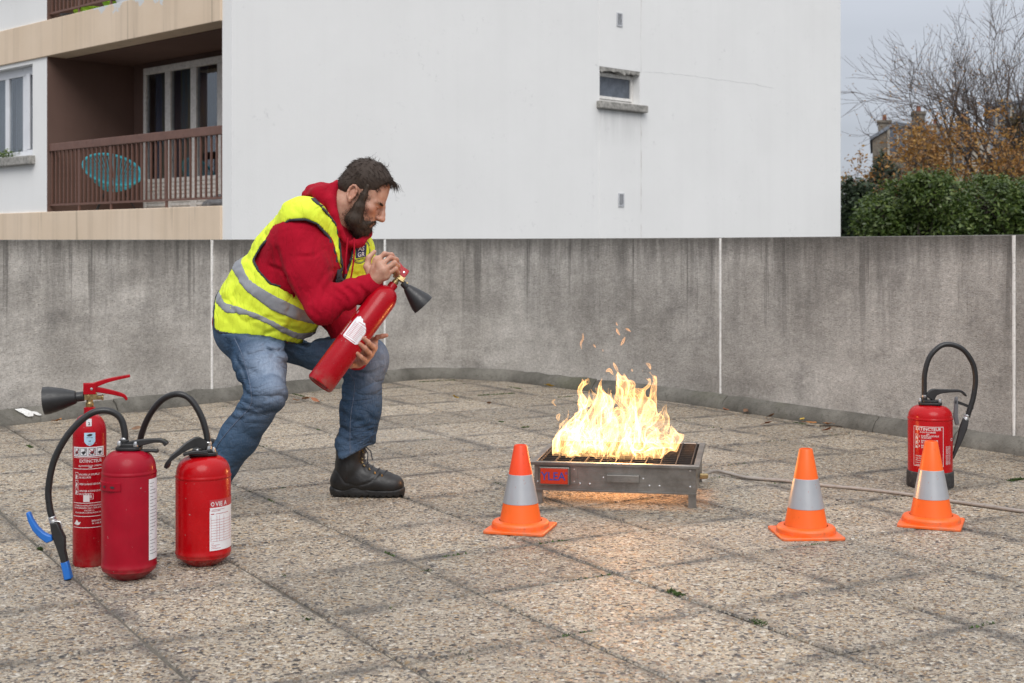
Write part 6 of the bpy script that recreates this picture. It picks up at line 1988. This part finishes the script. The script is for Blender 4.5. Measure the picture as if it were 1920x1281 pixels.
# neck
NB = W(618, 418, .0)
fb.chain([HP(-.035, 0, -.06), HP(-.045, 0, -.12), NB], [.060, .060, .070], .03)
fb.cap(HP(.02, 0, -.12), NB + np.array((.05, 0, -.01)), .04, .05, .03)
# arms hidden in the sleeves join the hands to the body
fb.cap(NB, SHR, .05, .05, .03); fb.chain([SHR, ELR, WRR], [.05, .042, .029], .02)
fb.cap(NB, SHL, .05, .05, .03); fb.chain([SHL, ELL, WRL], [.05, .042, .029], .02)
def hand(wrist, mcps, fingers, thumb, pal=.0185):
    for i, mp in enumerate(mcps):
        fb.cap(wrist + (mp - wrist) * .12, mp, .022 if i in (1, 2) else .020, pal * .92, .014, pad=.03)
    for a, b in zip(mcps, mcps[1:]): fb.cap(a, b, pal * .9, pal * .9, .010, pad=.03)
    for ch, r0 in fingers:
        n = len(ch); rs = [r0 * (1 - .22 * k / (n - 1)) for k in range(n)]
        fb.chain(ch, rs, .0035, pad=.02)
        for k, p in enumerate(ch[1:-1]): fb.ell(p, np.eye(3), (rs[k + 1] * 1.10,) * 3, .003, pad=.02)
    fb.chain(thumb[0], thumb[1], .008, pad=.025)
RM = [W(707, 488, -.225), W(714, 497, -.262), W(720, 507, -.270), W(723, 517, -.262)]
RF = [([RM[0], W(721, 476.5, -.222), W(734, 478, -.195), W(741, 486, -.182)], .0112), ([RM[1], W(732, 483.5, -.250), W(743, 487, -.222), W(746, 496, -.196)], .0114),
      ([RM[2], W(739.5, 493, -.262), W(746, 499, -.232), W(746, 507, -.205)], .0110), ([RM[3], W(742, 504, -.258), W(746, 511, -.232), W(743, 517, -.212)], .0098)]
hand(W(703, 526, -.245), RM, RF, ([W(697, 520, -.225), W(689, 500, -.218), W(691, 484, -.212), W(702, 472, -.208)], [.018, .0155, .0112, .0085]))
LMm = [W(700, 640, -.190), W(699, 652, -.205), W(692, 664, -.215), W(683, 676, -.222)]
LF = [([LMm[0], W(708, 632.5, -.215), W(717, 630.5, -.225), W(724.5, 629, -.23)], .0108), ([LMm[1], W(699, 650, -.262), W(690, 642, -.318), W(681, 634, -.338)], .0120),
      ([LMm[2], W(692, 662, -.270), W(684, 653, -.325), W(674, 645, -.345)], .0118), ([LMm[3], W(683, 674, -.275), W(676, 669, -.325), W(669, 662, -.343)], .0106)]
hand(W(668, 680, -.150), LMm, LF, ([W(668, 682, -.18), W(657, 683, -.215), W(645, 672, -.20), W(640, 660, -.18)], [.018, .016, .012, .009]))
fb.ell(W(709, 505, -.238), np.array((unit((.35, .1, .9)), unit((.9, .2, -.4)), unit((.2, -.95, 0)))), (.040, .030, .017), .012, pad=.03)
v, q = fb.mesh(1)
body = np_mesh('body', v, q, M_SKIN, man, man_base)
bl_ = np.zeros(len(v))
for c_, r_, a_ in ((HP(.135, 0, -.085), .022, .8), (HP(.085, .045, -.075), .035, .6), (HP(.085, -.045, -.075), .035, .6), (HP(.105, 0, -.125), .016, 1.0), (HP(-.018, .083, -.05), .03, .7)) + tuple((p, .014, .8) for ch, _ in RF + LF for p in ch[1:]):
    bl_ = np.maximum(bl_, a_ * np.exp(-(np.linalg.norm(v - c_, axis=1) / r_) ** 2))
attr = body.data.attributes.new('blush', 'FLOAT', 'POINT'); attr.data.foreach_set('value', bl_.astype(np.float32))
body_bvh = BVHTree.FromPolygons([Vector(p) for p in v], [tuple(int(i) for i in f) for f in q])
bodyV, bodyN = v, vertex_normals(v, q)
M_EYE = simple('eye_dark', (.03, .02, .015), .15, var=.1)
for s in (1, -1):
    m = MB(); c_ = HP(.0955, s * .031, -.0545)
    m.lathe([(.0001, -.004), (.0035, -.003), (.0045, 0), (.0035, .003), (.0001, .004)], 12, Matrix.Translation(Vector(c_)) @ Vector(hf).to_track_quat('Z', 'Y').to_matrix().to_4x4()); m.build('eye', M_EYE, man, org=man_base)
# ---- hair, brows and beard: a grown mass plus single hairs
fm = Field(HO - .19, HO + .17, .0042)
fm.ell(HP(-.006, 0, .022), HAX, (.104, .084, .090), .0, pad=.03)
fm.ell(HP(.050, 0, .045), HAX, (.050, .060, .038), .02, pad=.03)
fm.ell(HP(-.055, 0, -.03), HAX, (.058, .077, .060), .02, pad=.03)
X, Y_, Z = fm.grid()
hfz = (X - HO[0]) * hf[0] + (Y_ - HO[1]) * hf[1] + (Z - HO[2]) * hf[2]; huz = (X - HO[0]) * hu[0] + (Y_ - HO[1]) * hu[1] + (Z - HO[2]) * hu[2]; hrz = (X - HO[0]) * hr[0] + (Y_ - HO[1]) * hr[1] + (Z - HO[2]) * hr[2]
# side hairline polygon in the head's profile plane (forward, up)
HL = [(-.20, .20), (.20, .20), (.116, .080), (.103, .062), (.080, .058), (.066, .030), (.058, -.012), (.040, -.030), (.024, -.062), (.006, -.075), (.004, -.030), (-.020, -.018), (-.038, -.030), (-.046, -.080), (-.064, -.098), (-.085, -.095), (-.20, -.05)]
dl = poly_sdf([(a, b) for a, b in HL], hfz + 0 * huz, huz + 0 * hfz)
fm.D = np.maximum(fm.D, dl).astype(np.float32)
fm.near(.02, wr_noise(hf * .8 - hu * .5, 60, 14, .0016, 90))
hv, hq = fm.mesh(1)
hair = np_mesh('hair', hv, hq, M_HAIR, man, man_base)
hn = vertex_normals(hv, hq)
loc_ = (hv - HO) @ np.array(HAX).T
sel = np.nonzero((loc_[:, 2] > -.10))[0]
pick = RNG.choice(sel, 3000)
n_ = hn[pick]; lp = loc_[pick]
flow = np.where(lp[:, :1] > -.02, hf[None] * .9 - hu[None] * .35 + hr[None] * np.sign(lp[:, 1:2]) * .12, -hf[None] * .35 - hu[None] * .9)
flow = flow + np.clip(-lp[:, 2:3] / .05, 0, 1) * (-hu[None] * .8)
d_ = flow - n_ * (np.sum(flow * n_, 1, keepdims=True) - .15); d_ = d_ / np.linalg.norm(d_, axis=1, keepdims=True)
L = RNG.uniform(.012, .026, 3000); L[lp[:, 2] < -.03] *= .5
sv, sq = strands(hv[pick] - n_ * .002, d_, L, .0013, .16)
tuft_n = 110
rt = np.array([HP(RNG.uniform(.080, .108), RNG.uniform(-.045, .045), RNG.uniform(.060, .078)) for _ in range(tuft_n)])
td = hf[None] * 1.0 - hu[None] * .75 + RNG.normal(0, .16, (tuft_n, 3)); td /= np.linalg.norm(td, axis=1, keepdims=True)
tv, tq = strands(rt, td, RNG.uniform(.018, .045, tuft_n), .0010, .16, .10, 4)
cr_n = 36
ct = np.array([HP(RNG.uniform(-.05, .04), RNG.uniform(-.04, .04), RNG.uniform(.105, .112)) for _ in range(cr_n)])
cd = hu[None] * .5 + hf[None] * RNG.uniform(-.9, .9, (cr_n, 1)) + RNG.normal(0, .25, (cr_n, 3)); cd /= np.linalg.norm(cd, axis=1, keepdims=True)
cv, cq = strands(ct, cd, RNG.uniform(.015, .04, cr_n), .0007, .35, 0, 5)
allv = np.concatenate([sv, tv, cv]); allq = np.concatenate([sq, tq + len(sv), cq + len(sv) + len(tv)])
tag(np_mesh('hair_strands', allv, allq, M_HAIR, hair, man_base), kind='stuff')
brow_p, brow_d = [], []
for s in (-1, 1):
    for k in range(90):
        t_ = RNG.random(); brow_p.append(HP(.106 - .018 * t_ ** 1.5 + RNG.normal(0, .001), s * (.014 + .034 * t_), -.034 + .003 * math.sin(t_ * 3.1) + RNG.normal(0, .0022))); brow_d.append(unit(hr * s * .8 - hf * .3 + RNG.normal(0, .25, 3)))
bv, bq = strands(np.array(brow_p), np.array(brow_d), np.full(len(brow_p), .011), .0011, .1)
tag(np_mesh('eyebrows', bv, bq, M_BEARD, hair, man_base), kind='stuff')
hair.children[-1].name = 'eyebrow_hair'
fd = Field(HO - .25, HO + .16, .0042)
fd.cap(HP(.050, 0, -.128), HP(.080, 0, -.154), .050, .036, .02, pad=.03)
fd.cap(HP(.068, 0, -.146), HP(.074, 0, -.178), .039, .024, .02, pad=.03)
for s in (-1, 1):
    fd.chain([HP(.022, s * .0715, .004), HP(.028, s * .068, -.040), HP(.033, s * .062, -.088), HP(.040, s * .050, -.140), HP(.075, s * .018, -.170)], [.013, .013, .020, .033, .027], .02, pad=.03)
    fd.chain([HP(.110, s * .006, -.1065), HP(.103, s * .024, -.116), HP(.090, s * .034, -.138)], [.0048, .0065, .014], .010, pad=.02)
fd.cap(HP(.1065, -.010, -.132), HP(.1065, .010, -.132), .010, .010, .003, 'cut', pad=.02)
fd.near(.02, wr_noise(-hu * .9 + hf * .3, 70, 16, .0022, 95))
dv, dq = fd.mesh(1)
beard = np_mesh('beard', dv, dq, M_BEARD, man, man_base)
dn = vertex_normals(dv, dq)
pick = RNG.integers(0, len(dv), 5200)
d_ = -hu[None] * .75 + hf[None] * .22 + dn[pick] * .42 + RNG.normal(0, .26, (5200, 3)); d_ /= np.linalg.norm(d_, axis=1, keepdims=True)
sv, sq = strands(dv[pick] - dn[pick] * .002, d_, RNG.uniform(.008, .022, 5200), .0007, .45)
tag(np_mesh('beard_strands', sv, sq, M_BEARD, beard, man_base), kind='stuff')
# sparse short hairs that blur the beard's edge on cheek, lip and throat
bl3 = (bodyV - HO) @ np.array(HAX).T
edge_m = (bl3[:, 2] < -.02) & (bl3[:, 2] > -.17) & (bl3[:, 0] > -.03) & (bl3[:, 0] < .10)
bvhB = BVHTree.FromPolygons([Vector(p) for p in dv], [tuple(int(i) for i in f) for f in dq])
cand = [i for i in np.nonzero(edge_m)[0] if (lambda r_: r_[0] is not None and r_[3] < .016)(bvhB.find_nearest(Vector(bodyV[i])))]
pick = RNG.choice(np.array(cand), 1500)
d_ = -hu[None] * .85 + hf[None] * .25 + bodyN[pick] * .18 + RNG.normal(0, .2, (1500, 3)); d_ /= np.linalg.norm(d_, axis=1, keepdims=True)
sv, sq = strands(bodyV[pick] + RNG.normal(0, .0015, (1500, 3)), d_, RNG.uniform(.005, .012, 1500), .0006, .3)
tag(np_mesh('stubble', sv, sq, M_BEARD, beard, man_base), kind='stuff')
# drawstrings of the hood
for pts in ([(652, 446, -.135), (650, 470, -.165), (648, 492, -.180), (649, 508, -.185)], [(664, 447, -.13), (664, 478, -.16), (660, 510, -.175), (656, 530, -.18)]):
    m = MB(); m.tube(catmull([W(*p) - man_base for p in pts], 6), .0035, 8); m.lathe([(.005, -.012), (.005, .0), (.003, .004)], 8, Matrix.Translation(Vector(W(*pts[-1]) - man_base))); m.build('drawstring', M_HOOD, hoodie)

# prints on the vest: chest badge and the word on the back, laid onto the cloth
def onto(bvh, c, xd, yd, nd, off=.0022, org=man_base, lim=.05):
    c, xd, yd, nd = [Vector(a) for a in (c, xd, yd, nd)]
    h_, *_r = bvh.ray_cast(c + nd * .08, -nd, .3)
    if h_ is not None: c = h_
    def f(x, y, d=0.0):
        o = c + xd * x + yd * y + nd * .08
        h_, n_, _, _ = bvh.ray_cast(o, -nd, .6)
        if h_ is None or abs((h_ - c) @ nd) > lim: return None
        p = h_ + nd * (off + d)
        return tuple(p - Vector(org))
    return f
M_NAVY = simple('navy_print', (.018, .022, .085), .6, var=.05)
_o = Vector((0, 0, CAM_Z)); _d = (Vector(W(677, 472, 0)) - _o).normalized(); _h, *_q = vest_bvh.ray_cast(_o, _d, 20); bc = np.array(_h)
bx_, by_ = unit((.80, .58, .05)), unit((.10, -.05, 1.0)); bx_ = unit((.95, .30, .05)); bn = unit(np.cross(bx_, by_)); bn = bn if bn[1] < 0 else -bn
fB_ = onto(vest_bvh, bc, bx_, by_, bn)
D = Decal()
nq = 8
for i in range(nq):
    for j in range(nq):
        a, b, c2, d2 = -.026 + .052 * i / nq, -.026 + .052 * (i + 1) / nq, -.024 + .052 * j / nq, -.024 + .052 * (j + 1) / nq
        D.mb.add([fB_(a, c2), fB_(b, c2), fB_(b, d2), fB_(a, d2)], [(0, 1, 2, 3)])
ring = [(math.cos(a), math.sin(a)) for a in np.linspace(0, 2 * math.pi, 49)]
for (c1, s1), (c2, s2) in zip(ring, ring[1:]):
    for r0_, r1_ in ((.046, .049), (.042, .0435)):
        D.mb.add([fB_(r0_ * c1, r0_ * s1), fB_(r1_ * c1, r1_ * s1), fB_(r1_ * c2, r1_ * s2), fB_(r0_ * c2, r0_ * s2)], [(0, 1, 2, 3)])
D.text('FORMATION', .0075, fB_, 0, -.034, .0004)
D.build('badge_print', M_NAVY, vest)
D = Decal(); D.text('AS', .019, fB_, 0, .004, .0018); D.text('GR', .019, fB_, 0, -.020, .0018); D.build('badge_lettering', M_LABEL, vest)
bk = W(521, 407, -.10)
xk, yk = unit((-.42, .85, .05)), unit(np.cross((-.42, .85, .05), np.cross(U, (-.42, .85, .05))) * -1 + U * 0)
nk = unit(np.array((-.60, -.35, .72))); yk = unit(np.cross(nk, xk)); yk = yk if yk @ U > 0 else -yk
fK = onto(vest_bvh, bk, xk, yk, nk)
D = Decal(); D.text('FORMATEUR', .026, fK, -.045 - .02, -.01, .0006, 'RIGHT'); D = Decal(); D.text('FORMATEUR', .026, fK, .11, -.012, .0006, 'CENTER'); D.build('back_lettering', M_NAVY, vest)

# ---- the extinguisher he holds
axB, axT = W(599, 721, -.375), W(737.5, 534, -.215)
axis = Vector(axT - axB); LEN = axis.length
held = co2('fire_extinguisher', 'red extinguisher with torn white label held diagonally by the man', .0555, LEN + .002, 'slim red extinguishers with horn', axB, 0,
           [(.036, .0, LEN + .026), (.146, .018, LEN + .008)], (.014, .047),
           [('lever', [(.008, 0, LEN + .06), (-.008, 0, LEN + .072), (-.03, .004, LEN + .083), (-.07, .012, LEN + .092)]), ('handle', [(.0, 0, LEN + .056), (-.03, .0, LEN + .058), (-.06, .008, LEN + .060)])], base_disc=True)
# local z along the cylinder; local -y turned to the camera; local x to the right and down
zx = axis.normalized(); yx = Vector((0, 1, 0)); yx = (yx - zx * yx.dot(zx)).normalized(); xx = yx.cross(zx)
held.rotation_euler = Matrix((xx, yx, zx)).transposed().to_euler()
fHd = wrap(.0555, 0, 0)
D = Decal()
import itertools
edge = [(-.040, .205), (-.035, .200), (.000, .198), (.022, .199), (.030, .206), (.028, .216), (.031, .226), (.030, .262), (.024, .268), (.010, .286), (.006, .282), (-.004, .290), (-.012, .300), (-.020, .306), (-.030, .302), (-.036, .308), (-.041, .298), (-.038, .288), (-.043, .282)]
xs = np.linspace(-.043, .031, 24)
lowp = np.interp(xs, [-.043, -.035, 0, .022, .031], [.206, .200, .198, .199, .207]); top_ = np.interp(xs, [-.043, -.038, -.034, -.028, -.022, -.012, -.004, .004, .010, .02, .026, .031], [.280, .305, .296, .308, .300, .300, .288, .292, .284, .276, .268, .258])
for i in range(23):
    D.mb.add([fHd(xs[i], lowp[i], .0006), fHd(xs[i + 1], lowp[i + 1], .0006), fHd(xs[i + 1], top_[i + 1] + RNG.normal(0, .001), .0006), fHd(xs[i], top_[i], .0006)], [(0, 1, 2, 3)])
lbh = D.build('label', M_LABEL, held)
D = Decal()
for k in range(10): D.rect(-.030, .026 - .01 * RNG.random(), .212 + k * .0065, .2132 + k * .0065, fHd, .0016)
for xx_ in (-.032, -.018, .0, .028): D.rect(xx_, xx_ + .001, .212, .2775, fHd, .0016, 1)
D.rect(-.034, .018, .2025, .2045, fHd, .0016); D.rect(-.02, .012, .280, .282, fHd, .0016)
D.build('print_line', M_PRINTR, lbh)
D = Decal()
fHd2 = wrap(.0555, -.9, 0)
D.text('N 0828590 51', .0085, fHd, -.052, .205, .0006, 'LEFT', 1.0, True); D.text('LN', .0075, fHd, -.052, .31, .0006, 'LEFT', 1.0, True)
D.poly([(.040 + .003 * math.cos(a), .252 + .003 * math.sin(a)) for a in np.linspace(0, 6.283, 9)[:-1]], fHd, .0006)
D.build('lettering', M_PRINTW, held)

# crumpled grey sheets at the right end of the lower loggia, and a little plant on the left window sill
tp = np.array(in_building((.55, .62, 1.50)))
ft_ = Field(tp - np.array((.85, .85, .03)), tp + np.array((.85, .85, .40)), .022)
for lx, ly, lz, r1, r2 in ((.55, .15, 1.62, .26, .16), (.6, .45, 1.60, .24, .14), (.5, .75, 1.57, .24, .11), (.6, 1.0, 1.55, .20, .08), (.45, .35, 1.70, .14, .09)):
    ft_.ell(np.array(in_building((lx, ly, lz))), np.eye(3), (r1, r1, r2), .05, pad=.1)
ft_.near(.08, wr_noise((.5, .5, .7), 9, 3, .03, 101))
v, q = ft_.mesh(1)
o = np_mesh('tarpaulin', v, q, M_BAG, None, tp); o.location = tp
tag(o, 'crumpled grey sheet heaped at the right end of the lower loggia', 'tarpaulin')
sp = np.array(in_building((-.02, 5.78, 2.348)))
pt = thing('sill_plant', 'small green plant on the sill of the white window at the left edge', 'plant', sp)
pv, pf = leaf_cards(RNG.normal(0, 1, (170, 3)) * np.array((.09, .09, .035)) + np.array((0, 0, .06)), .06)
tag(np_mesh('foliage', pv, pf, M_LAUREL, pt, smooth=False), kind='stuff')
# ================================================================== THE FIRE: thin glowing shells, brightest where sheets overlap
def flame_mat():
    t = NT('flame')
    c = t.coord('Object')
    sep = t.n('SeparateXYZ', {0: c})
    hgt = t.rng(sep.outputs[2], .0, .52)
    lw = t.n('LayerWeight', {'Blend': .5})
    edge = t.math('POWER', lw.outputs['Facing'], 2.2)           # a sheet seen edge-on is deeper, so it glows more
    col = t.ramp(hgt, [(0, (1, .55, .20)), (.5, (1, .50, .16)), (1, (1, .40, .10))])
    n = t.noise(t.coord('Object', (1, 1, .45)), 26, 3, .6)
    amp = t.math('MULTIPLY', t.math('ADD', t.math('MULTIPLY', edge, 1.9), .13), t.rng(n, .3, .7, .55, 1.35))
    em = t.n('Emission', {'Color': col, 'Strength': t.math('MULTIPLY', amp, .44)})
    tr = t.n('BsdfTransparent', {'Color': (1, 1, 1, 1)})
    ad = t.n('AddShader', {0: em.outputs[0], 1: tr.outputs[0]})
    t.l(ad.outputs[0], t.out.inputs[0])
    return t.mat
M_FLAME = flame_mat()
F0 = bBr + np.array((0, 0, ZT0 - .02))
fire = thing('fire', 'bright yellow-white flames leaping from the burner grate', 'fire', F0)
# tongues: image x, top y, radius, depth offset, lean
TG = [(1024, 790, .026, -.10, .03), (1038, 762, .036, -.04, .02), (1054, 745, .036, .03, .02), (1062, 745, .035, -.05, .02), (1085, 722, .045, .05, -.01), (1100, 700, .050, -.02, .02), (1120, 712, .050, .08, .0), (1136, 712, .050, -.06, .02), (1156, 688, .045, .03, .0), (1150, 720, .05, .1, .0),
      (1180, 698, .045, .06, .02), (1200, 705, .050, -.03, .01), (1212, 735, .055, .04, -.01), (1228, 765, .050, -.05, .0), (1240, 786, .045, .02, -.01), (1252, 803, .030, -.06, .0), (1130, 790, .055, -.1, .0), (1190, 785, .06, -.1, 0), (1085, 800, .05, -.12, 0), (1225, 805, .05, -.12, 0)]
fl = Field((-.30, -.26, .0), (.31, .22, .50), .0052)
X, Y_, Z = fl.grid()
GXf, GYf, GZf = np.broadcast_arrays(X, Y_, Z)
w1 = vnoise(GXf * 7 + 3, GYf * 7, GZf * 4.5, 50); w2 = vnoise(GXf * 7 + 9, GYf * 7 + 4, GZf * 4.5 + 8, 51)
w3 = vnoise(GXf * 17 + 3, GYf * 17, GZf * 12, 52); w4 = vnoise(GXf * 17 + 9, GYf * 17 + 4, GZf * 12 + 8, 53)
w5 = vnoise(GXf * 38 + 3, GYf * 38, GZf * 26, 54)
sw = .4 + GZf * 2.2
PX = GXf + (.060 * w1 + .052 * w3 + .022 * w5) * sw; PY = GYf + (.050 * w2 + .040 * w4 + .016 * w5) * sw
PZ = GZf + .06 * w3 + .04 * w4 + .02 * w5
E = np.full(GXf.shape, -1.0, np.float32)
for (px, pt, r_, dy, lean) in TG:
    b = at(px, 850, bBr[1] + dy) - F0; tp = at(px, pt, bBr[1] + dy) - F0
    H_ = tp[2]
    u = np.clip(PZ / H_, -0.2, 1.5)
    rad = r_ * 1.12 * (1 - np.clip(u, 0, 1) ** 1.6) * (.75 + .5 * np.exp(-((u - .25) / .2) ** 2)) + .0001
    dx_ = PX - (b[0] + lean * u * 2); dy_ = PY - dy
    e = 1 - np.sqrt(dx_ ** 2 + dy_ ** 2) / np.maximum(rad, .004)
    E = np.maximum(E, np.where(u < 1.0, e, -1))
rid = vnoise(PX * 21 + 20, PY * 21 + 3, PZ * 6.5 + 1, 56)
rid2 = vnoise(PX * 30 + 2, PY * 30 + 13, PZ * 9 + 7, 57)
hole = .52 * vnoise(PX * 17, PY * 17, PZ * 8 + 3, 58) + .2 * vnoise(PX * 36, PY * 36, PZ * 17 + 3, 59)
floor_ = np.clip((.010 + .04 * np.maximum(0, vnoise(GXf * 15 + 4, GYf * 11, GZf * 0 + 2, 61)) - GZf) / .01, 0, 1)
shells = [E + hole - .02, np.minimum(E + hole - .10, .28 * rid + .02), np.minimum(E + hole - .12, .26 * rid2 - .03), E + hole * 2.0 - .45]
vs, qs, nb = [], [], 0
for S_ in shells:
    Dd = -(S_ - floor_ * 2)
    Dd[0] = Dd[-1] = 1; Dd[:, 0] = Dd[:, -1] = 1; Dd[:, :, -1] = 1; Dd[:, :, 0] = 1
    v, q = surface_nets(Dd.astype(np.float32), fl.lo, fl.h, 2)
    vs.append(v); qs.append(q + nb); nb += len(v)
ffull = np_mesh('flame', np.concatenate(vs), np.concatenate(qs), M_FLAME, fire)
print('flame quads', sum(len(q) for q in qs))
tag(ffull, kind='stuff')
# torn-off licks of flame above
def lick(pts, r0, name='flame_lick'):
    m = MB()
    P = catmull([at(px, py, bBr[1] + dy) - F0 for px, py, dy in pts], 6)
    n = len(P)
    for s_ in (.62, .36):
        m.tube(P, [max(.0006, r0 * s_ * math.sin(math.pi * min(1, (k + .3) / n)) ** .8) for k in range(n)], 8, caps=False)
    return m.build(name, M_FLAME, fire, smooth=80)
for pts, r0 in (([(1091, 655, 0), (1089, 645, .0), (1093, 635, .01), (1093, 625, 0)], .006), ([(1117, 652, 0), (1113, 646, .0)], .005), ([(1164, 648, 0), (1168, 641, 0), (1172, 632, .01)], .008), ([(1163, 629, 0), (1158, 622, 0), (1156, 616, .01)], .007),
                ([(1183, 622, 0), (1177, 618, .0), (1173, 616, .0)], .006), ([(1158, 611, 0), (1155, 605, 0)], .004), ([(1220, 693, 0), (1217, 685, .02), (1211, 681, .02)], .010), ([(1131, 659, 0), (1130, 655, 0)], .003),
                ([(1150, 703, 0), (1143, 694, 0), (1136, 697, 0)], .011), ([(1160, 700, 0), (1155, 690, 0), (1150, 680, .02)], .009), ([(1043, 762, 0), (1036, 754, 0), (1041, 749, .01)], .006), ([(1048, 790, 0), (1046, 782, 0), (1050, 776, 0)], .012),
                ([(1228, 735, 0), (1224, 740, 0), (1221, 748, 0)], .008), ([(1172, 707, 0), (1169, 701, 0)], .007), ([(1186, 697, 0), (1184, 692, 0)], .005)):
    lick([tuple(p) for p in pts], r0)
# the light this fire throws: one warm lamp in its heart
ld = bpy.data.lights.new('fire_glow', 'POINT')
ld.energy, ld.color, ld.shadow_soft_size = 12, (1, .42, .12), .12
lo_ = bpy.data.objects.new('fire_glow', ld); COL.objects.link(lo_); lo_.location = (0, 0, .15); lo_.parent = fire
